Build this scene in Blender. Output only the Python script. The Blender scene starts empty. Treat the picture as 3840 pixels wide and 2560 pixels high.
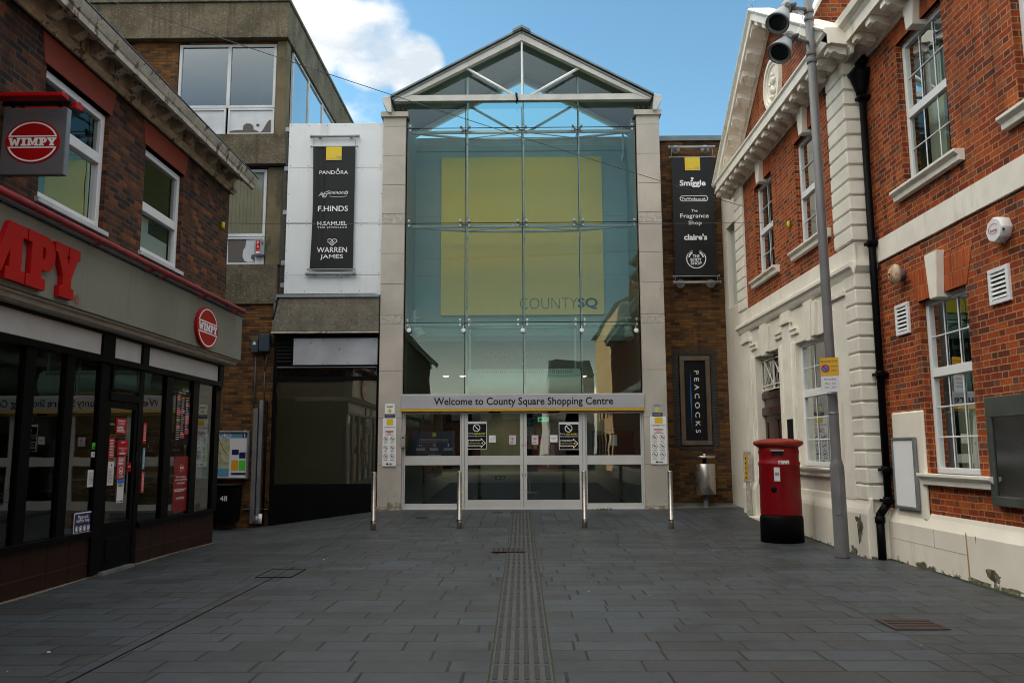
import bpy, bmesh, math, random
from mathutils import Vector, Matrix
random.seed(7)
R = math.radians
scn = bpy.context.scene
COL = scn.collection
# ------------------------------------------------------------------ camera, sky, sun, exposure
FPX, CX, CY, EYE = 3053.0, 1920.0, 1280.0, 1.5
_yd = Vector((36.0, 410.0, FPX)).normalized()
_xd = Vector((1, -.0055, 0)); _xd.z = -(_xd.x*_yd.x + _xd.y*_yd.y)/_yd.z; _xd.normalize()
_zd = _xd.cross(_yd)
if _zd.y > 0: _zd = -_zd
CM = Matrix((_xd, _yd, _zd))                      # camera axes (right, down, forward) -> world
cam = bpy.data.cameras.new('camera'); camo = bpy.data.objects.new('camera', cam); COL.objects.link(camo)
cam.sensor_width = 36; cam.lens = FPX/3840*36; cam.clip_end = 2000; cam.clip_start = .05
_r, _u, _b = CM @ Vector((1, 0, 0)), CM @ Vector((0, -1, 0)), CM @ Vector((0, 0, -1))
camo.matrix_world = Matrix(((_r.x, _u.x, _b.x, 0), (_r.y, _u.y, _b.y, 0), (_r.z, _u.z, _b.z, EYE), (0, 0, 0, 1)))
scn.camera = camo

SUN_EL, SUN_AZ = 11.0, Vector((-.95, .31))         # low sun behind the left-hand buildings
sd = bpy.data.lights.new('sun', 'SUN'); so = bpy.data.objects.new('sun', sd); COL.objects.link(so)
sd.energy = 4.0; sd.angle = R(.5); sd.color = (1, .80, .58)
_d = Vector((SUN_AZ.x*math.cos(R(SUN_EL)), SUN_AZ.y*math.cos(R(SUN_EL)), math.sin(R(SUN_EL)))).normalized()
so.rotation_euler = _d.to_track_quat('Z', 'Y').to_euler()
scn.view_settings.view_transform = 'Standard'; scn.view_settings.look = 'None'
scn.view_settings.gamma = 1; scn.view_settings.exposure = 1.80
scn.render.engine = 'CYCLES'
scn.cycles.use_denoising = True; scn.cycles.filter_width = 1.05
scn.cycles.max_bounces = 9; scn.cycles.transparent_max_bounces = 24; scn.cycles.diffuse_bounces = 4
scn.cycles.glossy_bounces = 4; scn.cycles.caustics_reflective = False; scn.cycles.caustics_refractive = False
scn.cycles.sample_clamp_indirect = 6

class NT:                                          # terse node builder
    def __init__(s, t): s.t = t; t.nodes.clear()
    def n(s, typ, inp=None, **kw):
        nd = s.t.nodes.new(typ)
        for k, v in kw.items(): setattr(nd, k, v)
        for k, v in (inp or {}).items(): s.set(nd, k, v)
        return nd
    def set(s, nd, k, v):
        sk = nd.inputs[k]
        if isinstance(v, bpy.types.Node): v = v.outputs[0]
        if isinstance(v, bpy.types.NodeSocket): s.t.links.new(v, sk)
        else:
            if hasattr(sk.default_value, '__len__') and not hasattr(v, '__len__'): v = [v]*len(sk.default_value)
            if hasattr(v, '__len__') and len(sk.default_value) == 4 and len(v) == 3: v = (*v, 1)
            sk.default_value = v
    def m(s, op, a, b=0.0, c=None):
        i = {0: a, 1: b}
        if c is not None: i[2] = c
        return s.n('ShaderNodeMath', i, operation=op).outputs[0]
    def mix(s, f, a, b, bt='MIX'):
        nd = s.n('ShaderNodeMix', data_type='RGBA', blend_type=bt)
        s.set(nd, 0, f); s.set(nd, 6, a); s.set(nd, 7, b); return nd.outputs[2]
    def ramp(s, f, stops, interp='LINEAR'):
        nd = s.n('ShaderNodeValToRGB'); s.set(nd, 0, f); cr = nd.color_ramp; cr.interpolation = interp
        while len(cr.elements) < len(stops): cr.elements.new(.5)
        for e, (p, c) in zip(cr.elements, stops): e.position = p; e.color = (*c, 1) if len(c) == 3 else c
        return nd.outputs[0]
    def noise(s, vec, scale, detail=4, rough=.55):
        nd = s.n('ShaderNodeTexNoise'); s.set(nd, 'Vector', vec); s.set(nd, 'Scale', scale)
        s.set(nd, 'Detail', detail); s.set(nd, 'Roughness', rough); return nd.outputs[0]
    def sm(s, x, a, b):
        nd = s.n('ShaderNodeMapRange', interpolation_type='SMOOTHSTEP')
        s.set(nd, 0, x); s.set(nd, 1, a); s.set(nd, 2, b); return nd.outputs[0]

w = bpy.data.worlds.new('World'); scn.world = w; w.use_nodes = True
t = NT(w.node_tree)
sky = t.n('ShaderNodeTexSky', sky_type='NISHITA', sun_disc=False, sun_elevation=R(SUN_EL),
          sun_rotation=math.atan2(SUN_AZ.x, SUN_AZ.y), air_density=1.0, dust_density=.6, ozone_density=1.6)
tc = t.n('ShaderNodeTexCoord')
def wdir(u, v): return (CM @ Vector((u-CX, v-CY, FPX))).normalized()
def spot(d, r0, r1):
    dp = t.n('ShaderNodeVectorMath', {0: tc.outputs['Generated'], 1: d}, operation='DOT_PRODUCT').outputs['Value']
    return t.sm(dp, math.cos(R(r0)), math.cos(R(r1)))
warp = t.n('ShaderNodeMapping', {'Vector': tc.outputs['Generated'], 'Scale': (1, 1, 1.9), 'Location': (.37, 1.2, .4)})
nz = t.noise(warp, 3.4, 9, .57)
nz2 = t.noise(warp, 1.5, 5, .5)
bank = t.m('MAXIMUM', spot(wdir(1380, 150), 5.0, 1.5), t.m('MAXIMUM', spot(wdir(900, -150), 13, 5), spot(wdir(1180, 60), 6, 2)))
bank = t.m('MAXIMUM', bank, t.m('MAXIMUM', spot(wdir(1540, 225), 3.6, .6), t.m('MULTIPLY', spot(wdir(1300, 460), 5.5, 1.0), .72)))
sep = t.n('ShaderNodeSeparateXYZ', {0: tc.outputs['Generated']})
behind = t.sm(sep.outputs['Y'], .25, -.25)         # broken cloud over the street behind the viewer
cl1 = t.sm(t.m('ADD', t.m('MULTIPLY', bank, .50), nz), .76, .90)
cl2 = t.m('MULTIPLY', t.sm(t.m('ADD', t.m('MULTIPLY', nz2, .6), t.m('MULTIPLY', nz, .4)), .40, .62), behind)
shade = t.ramp(t.noise(warp, 6.0, 6), [(.30, (1.5, 1.62, 1.74)), (.42, (2.3, 2.3, 2.25))])
skyc = t.mix(1.0, sky, (.46, .61, .63), 'MULTIPLY')
c1 = t.mix(t.m('MULTIPLY', cl1, .95), skyc, shade)
c2 = t.mix(t.m('MULTIPLY', cl2, .75), c1, (1.35, 1.30, 1.22))
c2 = t.mix(t.m('MULTIPLY', t.m('MULTIPLY', t.sm(sep.outputs['Z'], .19, .03), behind), .92), c2, (7.5, 7.2, 6.2))   # bright haze low behind the viewer
high = t.sm(t.m('ADD', sep.outputs['Z'], t.m('MULTIPLY', t.sm(sep.outputs['Y'], .30, -.10), .24)), .56, .80)            # unseen bright cloud added overhead to brighten walls and paving
c2 = t.mix(t.m('MULTIPLY', high, t.m('ADD', .75, t.m('MULTIPLY', nz2, .5))), c2, t.mix(t.sm(sep.outputs['X'], .25, -.75), (3.0, 3.0, 2.95), (7.6, 7.3, 6.6)))
bg = t.n('ShaderNodeBackground', {'Color': c2, 'Strength': .15})
t.t.links.new(bg.outputs[0], t.n('ShaderNodeOutputWorld').inputs[0])

def ray(u, v): return CM @ Vector((u-CX, v-CY, FPX))
def at(u, v, X=None, Y=None, Z=None):              # point of a known wall or ground plane seen at photo pixel (u, v)
    d = ray(u, v)
    k = X/d.x if X is not None else Y/d.y if Y is not None else (Z-EYE)/d.z
    return Vector((d.x*k, d.y*k, d.z*k + EYE))

# ------------------------------------------------------------------ materials
def new(name):
    m = bpy.data.materials.new(name); m.use_nodes = True
    return m, NT(m.node_tree)
def fin(m, t, col, rough=.6, metal=0.0, bump=None, bstr=.3, bdist=.01, spec=.5, emit=None, es=0):
    b = t.n('ShaderNodeBsdfPrincipled', {'Base Color': col, 'Roughness': rough, 'Metallic': metal, 'Specular IOR Level': spec})
    if bump is not None:
        t.set(b, 'Normal', t.n('ShaderNodeBump', {'Height': bump, 'Strength': bstr, 'Distance': bdist}).outputs[0])
    if emit: t.set(b, 'Emission Color', emit); t.set(b, 'Emission Strength', es)
    t.t.links.new(b.outputs[0], t.n('ShaderNodeOutputMaterial').inputs[0]); return m
def sc3(c, k): return tuple(min(1, x*k) for x in c)
def pm(name, c, rough=.5, metal=0.0, var=.18, vs=2.5, bump=.12, bs=60, spec=.5, c2=None, stain=None, st=(.56, .66), ss=2.0, base=None, bz=(.0, .5), zs=.45):
    m, t = new(name)
    o = t.n('ShaderNodeTexCoord').outputs['Object']
    n1 = t.noise(o, vs, 6); n2 = t.noise(o, bs, 3)
    col = t.mix(t.sm(n1, .3, .7), sc3(c, 1-var), c2 or sc3(c, 1+var))
    col = t.mix(t.m('MULTIPLY', t.sm(n2, .35, .7), var*.6), col, sc3(c, .6))
    if stain:                                      # blotchy dirt with a shape of its own
        mp = t.n('ShaderNodeMapping', {'Vector': o, 'Scale': (1, 1, zs)})
        col = t.mix(t.sm(t.noise(mp, ss, 8, .65), *st), col, stain)
    if base:                                       # algae and splash dirt in patches near the ground
        z = t.n('ShaderNodeSeparateXYZ', {0: o}).outputs['Z']
        k = t.m('ADD', t.noise(o, 5, 8, .65), t.m('MULTIPLY', t.sm(z, bz[1], bz[0]), .26))
        col = t.mix(t.sm(k, .70, .78), col, base)
    return fin(m, t, col, t.m('ADD', t.m('MULTIPLY', n1, .24), max(0.02, rough-.12)), metal, n2, bump, .006, spec)
def plain(name, c, rough=.5, metal=0.0, spec=.5, emit=None, es=0):
    m, t = new(name)
    return fin(m, t, c, rough, metal, spec=spec, emit=emit, es=es)
def glass(name, tint, refl=.10, refl_col=(.95, 1, 1), rough=.005, dirt=0, fk=1.2):
    m, t = new(name)
    tr = t.n('ShaderNodeBsdfTransparent', {'Color': tint})
    gl = t.n('ShaderNodeBsdfGlossy', {'Color': refl_col, 'Roughness': rough})
    o = t.n('ShaderNodeTexCoord').outputs['Object']
    bm = t.n('ShaderNodeBump', {'Height': t.noise(o, .8, 2), 'Strength': .04, 'Distance': .05})
    t.set(gl, 'Normal', bm.outputs[0])
    fr = t.n('ShaderNodeFresnel', {'IOR': 1.5})
    f = t.m('ADD', t.m('MULTIPLY', fr, fk), refl-.04)
    mx = t.n('ShaderNodeMixShader'); t.set(mx, 0, f)
    t.t.links.new(tr.outputs[0], mx.inputs[1]); t.t.links.new(gl.outputs[0], mx.inputs[2])
    out = mx
    if dirt:
        df = t.n('ShaderNodeBsdfDiffuse', {'Color': (.5, .55, .5)})
        m2 = t.n('ShaderNodeMixShader'); t.set(m2, 0, dirt)
        t.t.links.new(mx.outputs[0], m2.inputs[1]); t.t.links.new(df.outputs[0], m2.inputs[2]); out = m2
    t.t.links.new(out.outputs[0], t.n('ShaderNodeOutputMaterial').inputs[0]); return m
def brick(name, cols, mortar, bond='stretcher', bl=.225, bh=.075, jt=.011, jitter=.5, rough=.8):
    m, t = new(name)
    uv = t.n('ShaderNodeUVMap').outputs[0]
    wob = t.noise(uv, 7, 2)
    s = t.n('ShaderNodeSeparateXYZ', {0: uv})
    u, v = s.outputs['X'], t.m('ADD', s.outputs['Y'], t.m('MULTIPLY', wob, .010))
    row = t.m('FLOOR', t.m('DIVIDE', v, bh)); fv = t.m('MULTIPLY', t.m('FRACT', t.m('DIVIDE', v, bh)), bh)
    odd = t.m('FLOORED_MODULO', row, 2.0)
    if bond == 'flemish':
        per = bl*1.5
        x = t.m('ADD', t.m('DIVIDE', u, per), t.m('MULTIPLY', odd, .5))
        cell = t.m('FLOOR', x); fx = t.m('MULTIPLY', t.m('FRACT', x), per)
        head = t.m('GREATER_THAN', fx, bl)
        du = t.m('ADD', t.m('MULTIPLY', t.m('MINIMUM', fx, t.m('ABSOLUTE', t.m('SUBTRACT', bl, fx))), t.m('SUBTRACT', 1.0, head)),
                 t.m('MULTIPLY', t.m('MINIMUM', t.m('SUBTRACT', fx, bl), t.m('SUBTRACT', per, fx)), head))
        col_id = t.m('ADD', t.m('MULTIPLY', cell, 2.0), head)
    else:
        x = t.m('ADD', t.m('DIVIDE', u, bl), t.m('MULTIPLY', odd, .5))
        col_id = t.m('FLOOR', x); f = t.m('FRACT', x)
        du = t.m('MULTIPLY', t.m('MINIMUM', f, t.m('SUBTRACT', 1.0, f)), bl)
    dv = t.m('MINIMUM', fv, t.m('SUBTRACT', bh, fv))
    d = t.m('MINIMUM', du, dv)
    d = t.m('ADD', d, t.m('MULTIPLY', t.m('SUBTRACT', t.noise(uv, 45, 3), .5), .007))
    face = t.sm(d, jt*.35, jt*.75)
    idv = t.n('ShaderNodeCombineXYZ', {0: col_id, 1: row})
    wn = t.n('ShaderNodeTexWhiteNoise', {'Vector': idv}, noise_dimensions='3D').outputs['Value']
    big = t.noise(uv, .9, 4)
    wn2 = t.m('ADD', wn, t.m('MULTIPLY', t.m('SUBTRACT', big, .5), .5))
    bc = t.ramp(wn2, [((i)/(len(cols)-1) if len(cols) > 1 else 0, c) for i, c in enumerate(cols)], 'LINEAR')
    bc = t.mix(t.m('MULTIPLY', t.sm(t.noise(uv, 30, 5, .7), .42, .75), .55), bc, sc3(cols[0], .55))
    mc = t.mix(t.noise(uv, 3, 5), sc3(mortar, .6), sc3(mortar, 1.25))
    col = t.mix(face, mc, bc)
    stv = t.n('ShaderNodeMapping', {'Vector': uv, 'Scale': (2.2, .28, 1)})
    col = t.mix(1.0, col, t.ramp(t.noise(stv, 1.6, 7, .62), [(.32, (.55, .54, .54)), (.5, (.95, .95, .95)), (.72, (1.16, 1.14, 1.1))]), 'MULTIPLY')
    hgt = t.m('ADD', face, t.m('MULTIPLY', t.noise(uv, 60, 4), .35))
    return fin(m, t, col, rough, 0, hgt, .8, .008, .3)

def paving():
    m, t = new('slate_paving')
    o = t.n('ShaderNodeTexCoord').outputs['Object']
    s = t.n('ShaderNodeSeparateXYZ', {0: o}); x, y = s.outputs['X'], s.outputs['Y']
    far = t.m('GREATER_THAN', y, 15.62)
    wide = t.m('GREATER_THAN', t.m('ABSOLUTE', x), 3.12)
    a = t.m('ADD', t.m('MULTIPLY', x, t.m('SUBTRACT', 1.0, far)), t.m('MULTIPLY', y, far))
    a = t.m('ADD', a, t.m('MULTIPLY', wide, .21))
    b = t.m('ADD', t.m('MULTIPLY', y, t.m('SUBTRACT', 1.0, far)), t.m('MULTIPLY', x, far))
    b = t.m('ADD', b, t.m('MULTIPLY', wide, .11)); b = t.m('ADD', b, 60.0)
    bh = .302
    row = t.m('FLOOR', t.m('DIVIDE', b, bh)); fb = t.m('MULTIPLY', t.m('FRACT', t.m('DIVIDE', b, bh)), bh)
    wr = t.n('ShaderNodeTexWhiteNoise', {'W': t.m('ADD', row, t.m('MULTIPLY', wide, 77.0))}, noise_dimensions='1D').outputs['Value']
    L = t.m('ADD', .56, t.m('MULTIPLY', wr, .16))
    xa = t.m('ADD', t.m('DIVIDE', t.m('ADD', a, 60.0), L), t.m('ADD', t.m('MULTIPLY', t.m('FLOORED_MODULO', row, 2.0), .5), t.m('MULTIPLY', wr, .35)))
    cell = t.m('FLOOR', xa); fa = t.m('MULTIPLY', t.m('FRACT', xa), L)
    da = t.m('MINIMUM', fa, t.m('SUBTRACT', L, fa)); db = t.m('MINIMUM', fb, t.m('SUBTRACT', bh, fb))
    wob = t.m('MULTIPLY', t.m('SUBTRACT', t.noise(o, 5, 4, .7), .5), .006)
    idv = t.n('ShaderNodeCombineXYZ', {0: cell, 1: row, 2: wide})
    wn = t.n('ShaderNodeTexWhiteNoise', {'Vector': idv}, noise_dimensions='3D')
    rnd = t.n('ShaderNodeSeparateColor', {0: wn.outputs['Color']})
    jw = t.m('ADD', .0065, t.m('MULTIPLY', rnd.outputs[1], .0085))
    ja = t.sm(t.m('ADD', da, wob), t.m('MULTIPLY', jw, .55), jw)
    jb = t.sm(t.m('ADD', db, wob), t.m('MULTIPLY', jw, .50), t.m('MULTIPLY', jw, .92))
    edge = t.sm(t.m('ABSOLUTE', t.m('SUBTRACT', t.m('ABSOLUTE', x), 3.12)), .003, .009)
    edge2 = t.sm(t.m('ABSOLUTE', t.m('SUBTRACT', y, 15.62)), .003, .009)
    face = t.m('MULTIPLY', t.m('MULTIPLY', ja, jb), t.m('MULTIPLY', edge, edge2))
    c = t.ramp(rnd.outputs[0], [(0, (.029, .032, .036)), (.25, (.036, .042, .049)), (.6, (.040, .048, .058)), (.82, (.044, .055, .067)), (.93, (.034, .046, .048)), (1, (.032, .032, .033))])
    big = t.noise(o, .35, 5, .6); fine = t.noise(o, 6, 8, .7); grit = t.noise(o, 90, 3, .6)
    c = t.mix(t.sm(big, .35, .7), sc3((.9, .86, .84), 1), (1, 1, 1)) and t.mix(1.0, c, t.mix(t.sm(big, .35, .7), (.86, .82, .78), (1.08, 1.1, 1.12)), 'MULTIPLY')
    c = t.mix(t.m('MULTIPLY', t.sm(fine, .52, .72), .42), c, (.036, .035, .036))
    c = t.mix(t.m('MULTIPLY', t.sm(t.noise(o, 2.2, 7, .7), .60, .74), .30), c, (.11, .115, .12))
    vo = t.n('ShaderNodeTexVoronoi', {'Vector': o, 'Scale': 5.5}, feature='F1')
    gum = t.m('MULTIPLY', t.sm(vo.outputs['Distance'], .085, .06), t.m('GREATER_THAN', t.n('ShaderNodeSeparateColor', {0: vo.outputs['Color']}).outputs[0], .80))
    c = t.mix(t.m('MULTIPLY', gum, .75), c, (.020, .020, .021))
    c = t.mix(1.0, c, t.ramp(t.noise(o, .9, 9, .68), [(.30, (.58, .58, .60)), (.47, (.98, .98, .98)), (.70, (1.22, 1.22, 1.22))]), 'MULTIPLY')
    moss = t.mix(t.sm(t.noise(o, 1.1, 4), .45, .62), (.004, .0035, .0035), (.009, .014, .004))
    col = t.mix(face, moss, c)
    h = t.m('ADD', t.m('MULTIPLY', face, .8), t.m('ADD', t.m('MULTIPLY', rnd.outputs[2], .5), t.m('ADD', t.m('MULTIPLY', fine, .3), t.m('MULTIPLY', grit, .08))))
    return fin(m, t, col, t.m('ADD', .36, t.m('MULTIPLY', fine, .34)), 0, h, .6, .008, .5)

def concrete(name, lo, hi, streak=.5, lichen=False):
    m, t = new(name)
    o = t.n('ShaderNodeTexCoord').outputs['Object']
    agg = t.n('ShaderNodeTexVoronoi', {'Vector': o, 'Scale': 38.0})
    ag = t.n('ShaderNodeSeparateColor', {0: agg.outputs['Color']}).outputs[0]
    n = t.noise(o, 1.4, 8, .65); f = t.noise(o, 70, 4, .6)
    c = t.mix(t.sm(n, .3, .7), lo, hi)
    c = t.mix(t.m('MULTIPLY', t.sm(ag, .93, .98), .30), c, (.42, .38, .31))
    c = t.mix(t.m('MULTIPLY', t.sm(ag, .25, .05), .5), c, sc3(lo, .45))
    st = t.noise(t.n('ShaderNodeMapping', {'Vector': o, 'Scale': (3.5, 3.5, .25)}), 1.5, 6, .6)
    c = t.mix(t.m('MULTIPLY', t.sm(st, .5, .72), streak), c, sc3(lo, .42))
    c = t.mix(t.m('MULTIPLY', t.sm(t.noise(o, 2.2, 8, .7), .58, .68), .45), c, sc3(hi, 1.45))
    if lichen:
        vo = t.n('ShaderNodeTexVoronoi', {'Vector': o, 'Scale': 3.2})
        s = t.n('ShaderNodeSeparateXYZ', {0: o})
        near = t.m('ADD', t.sm(s.outputs['X'], -8.5, -5.9), t.sm(s.outputs['Z'], 12.35, 12.8))
        k = t.m('MULTIPLY', t.sm(t.m('ADD', vo.outputs['Distance'], t.m('MULTIPLY', t.noise(o, 25, 3), .12)), .22, .17), t.m('GREATER_THAN', t.m('ADD', t.n('ShaderNodeSeparateColor', {0: vo.outputs['Color']}).outputs[0], t.m('MULTIPLY', near, .13)), .86))
        c = t.mix(k, c, (.36, .17, .015))
    return fin(m, t, c, .85, 0, t.m('ADD', f, t.m('MULTIPLY', ag, .7)), .7, .012, .25)

M = {}
M['paving'] = paving()
M['brick_red'] = brick('red_flemish_brick', [(.11, .026, .014), (.22, .030, .008), (.31, .042, .009), (.37, .058, .010), (.46, .095, .015), (.15, .058, .042)], (.40, .24, .11), 'flemish', jt=.012)
M['brick_gauged'] = brick('gauged_arch_brick', [(.34, .05, .012), (.46, .075, .016), (.52, .11, .02)], (.40, .23, .11), bl=.075, bh=.225, jt=.008)
M['brick_dark'] = brick('dark_multi_brick', [(.020, .013, .014), (.038, .019, .016), (.054, .024, .016), (.070, .028, .016), (.088, .033, .016), (.11, .038, .016), (.15, .048, .017), (.27, .075, .02)], (.115, .078, .045), jt=.013)
M['brick_brown'] = brick('brown_stock_brick', [(.035, .018, .010), (.085, .038, .014), (.125, .055, .016), (.165, .070, .016), (.21, .09, .02)], (.075, .048, .022), jt=.012)
M['concrete'] = concrete('weathered_aggregate_concrete', (.090, .074, .048), (.175, .145, .098), .6, True)
M['concrete_pale'] = concrete('pebble_dash_concrete', (.14, .125, .098), (.215, .195, .155), .3)
M['concrete_col'] = pm('stained_concrete_column', (.125, .098, .052), .85, var=.35, vs=1.2, bump=.4, stain=(.065, .058, .03))
M['stone'] = pm('limestone_cladding', (.46, .415, .36), .75, var=.12, vs=1.1, bump=.25, bs=120, stain=(.33, .29, .24), st=(.58, .72), ss=1.3, base=(.22, .17, .11), bz=(.1, .55))
M['stone_rough'] = pm('rough_hewn_stone', (.44, .40, .35), .9, var=.22, vs=14, bump=1.0, bs=30)
M['stone_joint'] = plain('stone_joint', (.16, .14, .12), .9)
M['stucco'] = pm('painted_white_stucco', (.82, .76, .65), .55, var=.05, vs=1.5, bump=.15, bs=40, stain=(.60, .53, .40), st=(.54, .74), ss=2.2, zs=.16, base=(.10, .095, .05), bz=(-.02, .16))
M['trim'] = pm('white_painted_trim', (.85, .80, .70), .5, var=.06, vs=3, bump=.12, bs=50, stain=(.60, .54, .42), st=(.57, .76), ss=3.0, zs=.2)
M['trim_old'] = pm('peeling_cream_paint', (.54, .48, .37), .7, var=.2, vs=6, bump=.4, bs=30, stain=(.13, .10, .065), st=(.56, .61), ss=6)
M['trim_cream'] = pm('cream_shopfront_moulding', (.42, .38, .31), .6, var=.12, vs=5, bump=.1)
M['upvc'] = plain('white_plastic_frame', (.80, .80, .80), .32)
M['upvc_old'] = pm('dull_white_frame', (.56, .58, .60), .5, var=.1)
M['alu'] = pm('grey_white_aluminium', (.56, .55, .53), .42, .0, var=.06, vs=1, bump=.02)
M['white_steel'] = pm('white_painted_steel', (.86, .87, .85), .4, var=.04)
M['grey_steel'] = pm('grey_painted_steel', (.54, .525, .485), .45, var=.1)
M['roof_edge'] = pm('blue_grey_roof_metal', (.15, .19, .20), .45, .3, var=.15)
M['roof_under'] = pm('dark_grey_soffit', (.21, .22, .21), .7, var=.1)
M['stainless'] = pm('brushed_stainless_steel', (.46, .42, .38), .26, .95, var=.08, bs=200, bump=.03)
M['black'] = pm('black_paint', (.003, .003, .0035), .5, var=.2, bump=.04, spec=.08)
M['black_gloss'] = plain('glossy_black_frame', (.002, .002, .0025), .36, spec=.07)
M['pole'] = pm('grey_lamp_post_paint', (.15, .145, .15), .45, var=.12, vs=4)
M['flood'] = pm('pale_grey_floodlight', (.30, .325, .34), .45, var=.08)
M['lens'] = plain('dark_lamp_lens', (.008, .012, .011), .25, spec=.3)
M['red'] = plain('signal_red', (.36, .002, .004), .38, spec=.25)
M['red_letter'] = plain('red_acrylic_letter', (.40, .003, .005), .38, spec=.25)
M['red_post'] = pm('post_box_red_paint', (.20, .002, .005), .38, var=.16, vs=3, bump=.08, spec=.25, stain=(.12, .004, .006), st=(.62, .74), ss=3)
M['red_cap'] = pm('faded_red_post_box_cap', (.26, .03, .022), .6, var=.2, vs=5, spec=.2)
M['red_pipe'] = pm('faded_red_pipe', (.32, .025, .035), .5, var=.3, vs=6)
M['lintel'] = pm('red_terracotta_lintel', (.27, .040, .013), .7, var=.12, vs=3)
M['yellow'] = plain('yellow_panel', (.97, .64, .008), .45)
M['yellow_sign'] = plain('yellow_print', (.72, .50, .012), .5)
M['amber'] = plain('amber_strip', (.60, .33, .012), .5)
M['sign_grey'] = pm('silver_grey_fascia', (.40, .40, .425), .45, var=.05, bump=.02)
M['fascia'] = pm('brushed_olive_grey_fascia', (.215, .22, .185), .40, .12, var=.12, vs=.7, bump=.03, stain=(.15, .155, .125), st=(.52, .78), ss=2.6, zs=.12)
M['fascia_white'] = pm('off_white_infill_panel', (.48, .475, .47), .45, var=.05)
M['sign_face'] = plain('grey_sign_face', (.135, .13, .145), .35, .2)
M['banner'] = pm('black_banner_cloth', (.0075, .007, .0085), .48, var=.2, bump=.05, bs=20, spec=.3)
M['clad'] = pm('white_cladding_panel', (.70, .72, .73), .42, var=.035, vs=.9, bump=.02, stain=(.50, .51, .50), st=(.55, .76), ss=2.4, zs=.10)
M['white_print'] = plain('white_print', (.82, .82, .82), .5)
M['black_print'] = plain('black_print', (.005, .005, .006), .5, spec=.2)
M['grey_print'] = plain('grey_print', (.22, .22, .22), .5)
M['red_print'] = plain('red_print', (.45, .05, .06), .5)
M['yellow_print'] = plain('lemon_print', (.75, .65, .02), .5)
M['navy'] = plain('navy_board', (.008, .013, .085), .4)
M['paper'] = plain('white_paper', (.62, .62, .64), .6)
M['green_print'] = plain('green_print', (.06, .55, .03), .5)
M['blue_print'] = plain('blue_print', (.03, .16, .55), .5)
M['sky_print'] = plain('pale_blue_print', (.10, .27, .42), .5)
M['map_print'] = pm('map_print', (.36, .40, .24), .5, var=.3, vs=9)
M['granite'] = pm('dark_red_granite_tile', (.024, .009, .006), .42, var=.35, vs=20, bump=.03, bs=200, spec=.18)
M['tile_joint'] = plain('tile_joint', (.085, .055, .04), .8)
M['wood_door'] = pm('dark_red_brown_door', (.050, .014, .011), .35, var=.2)
M['wood'] = pm('orange_brown_chair_wood', (.22, .08, .025), .45, var=.2, vs=5)
M['chrome'] = plain('chrome', (.75, .75, .75), .12, 1.0)
M['lead'] = pm('blue_grey_lead', (.13, .155, .20), .55, .1, var=.2)
M['iron'] = pm('rusty_cast_iron', (.055, .035, .03), .6, .2, var=.4, vs=12, bump=.3)
M['tactile'] = pm('tactile_slab', (.050, .049, .048), .6, var=.2, vs=5, bump=.25)
M['tactile_rib'] = pm('tactile_rib', (.016, .020, .025), .6, var=.15, vs=6, bump=.2)
M['rust'] = pm('rusty_cream_bell', (.55, .42, .28), .6, var=.2, vs=8, stain=(.38, .13, .03), st=(.46, .56), ss=9)
M['plaster'] = pm('pale_wall_paint', (.345, .42, .40), .7, var=.05)
M['mall_wall'] = pm('cream_mall_wall', (.29, .32, .285), .6, var=.06)
M['mall_floor'] = pm('green_grey_mall_tile', (.17, .19, .16), .35, var=.08)
M['mat'] = pm('charcoal_entrance_mat', (.035, .035, .038), .9, var=.2)
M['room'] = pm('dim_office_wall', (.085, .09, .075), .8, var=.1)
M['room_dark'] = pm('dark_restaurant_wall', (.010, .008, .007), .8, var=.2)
M['blind'] = pm('cream_vertical_blind', (.60, .54, .40), .8, var=.1)
M['grey_blind'] = pm('olive_window_film', (.36, .34, .26), .55, var=.06, vs=.7)
M['peeled'] = pm('white_panel_peeling', (.56, .58, .62), .5, var=.06)
M['peel_back'] = plain('grey_brown_underlayer', (.105, .09, .08), .8)
M['utility_blue'] = pm('slate_blue_utility_box', (.030, .045, .060), .5)
M['galv'] = pm('galvanised_steel', (.26, .28, .30), .45, .6, var=.15)
M['lamp_on'] = plain('lit_downlight', (1, .9, .7), .5, emit=(1, .82, .55), es=3)
M['exit'] = plain('lit_exit_sign', (.05, .5, .2), .5, emit=(.1, .7, .3), es=.15)
M['cable'] = plain('dark_cable', (.07, .07, .07), .6)
M['lime'] = plain('lime_insulator', (.55, .55, .02), .5)
M['leaf'] = pm('weed_green', (.03, .07, .01), .7, var=.4, vs=20)
M['orange_wall'] = pm('cream_render', (.62, .46, .27), .8, var=.08)
M['roof_tile'] = pm('slate_roof_tiles', (.06, .06, .065), .7, var=.3, vs=8)
M['chimney'] = brick('chimney_brick', [(.12, .06, .04), (.25, .11, .06), (.34, .17, .09)], (.3, .26, .2))
M['glass_mall'] = glass('green_tinted_glazing', (.86, .95, .87), .066, (.90, 1, .96))
M['glass_gable'] = glass('green_gable_glazing', (.64, .90, .87), .09)
M['glass_mall_low'] = glass('interior_shade_glazing', (.66, .89, .79), .072, (.86, 1, .95))  # same glass as above, the deep interior's teal shade put into its tint
M['glass_door'] = glass('clear_door_glass', (.74, .86, .80), .055)
M['glass_shop'] = glass('dark_shop_glass', (.55, .63, .58), .07)
M['glass_win'] = glass('sash_window_glass', (.74, .84, .79), .05, fk=.55)
M['glass_office'] = glass('office_glass', (.55, .64, .68), .15)
M['glass_blind'] = glass('clear_office_glass', (.88, .90, .86), .05)
M['glass_side'] = glass('reflective_office_glass', (.35, .45, .5), .5)

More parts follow.
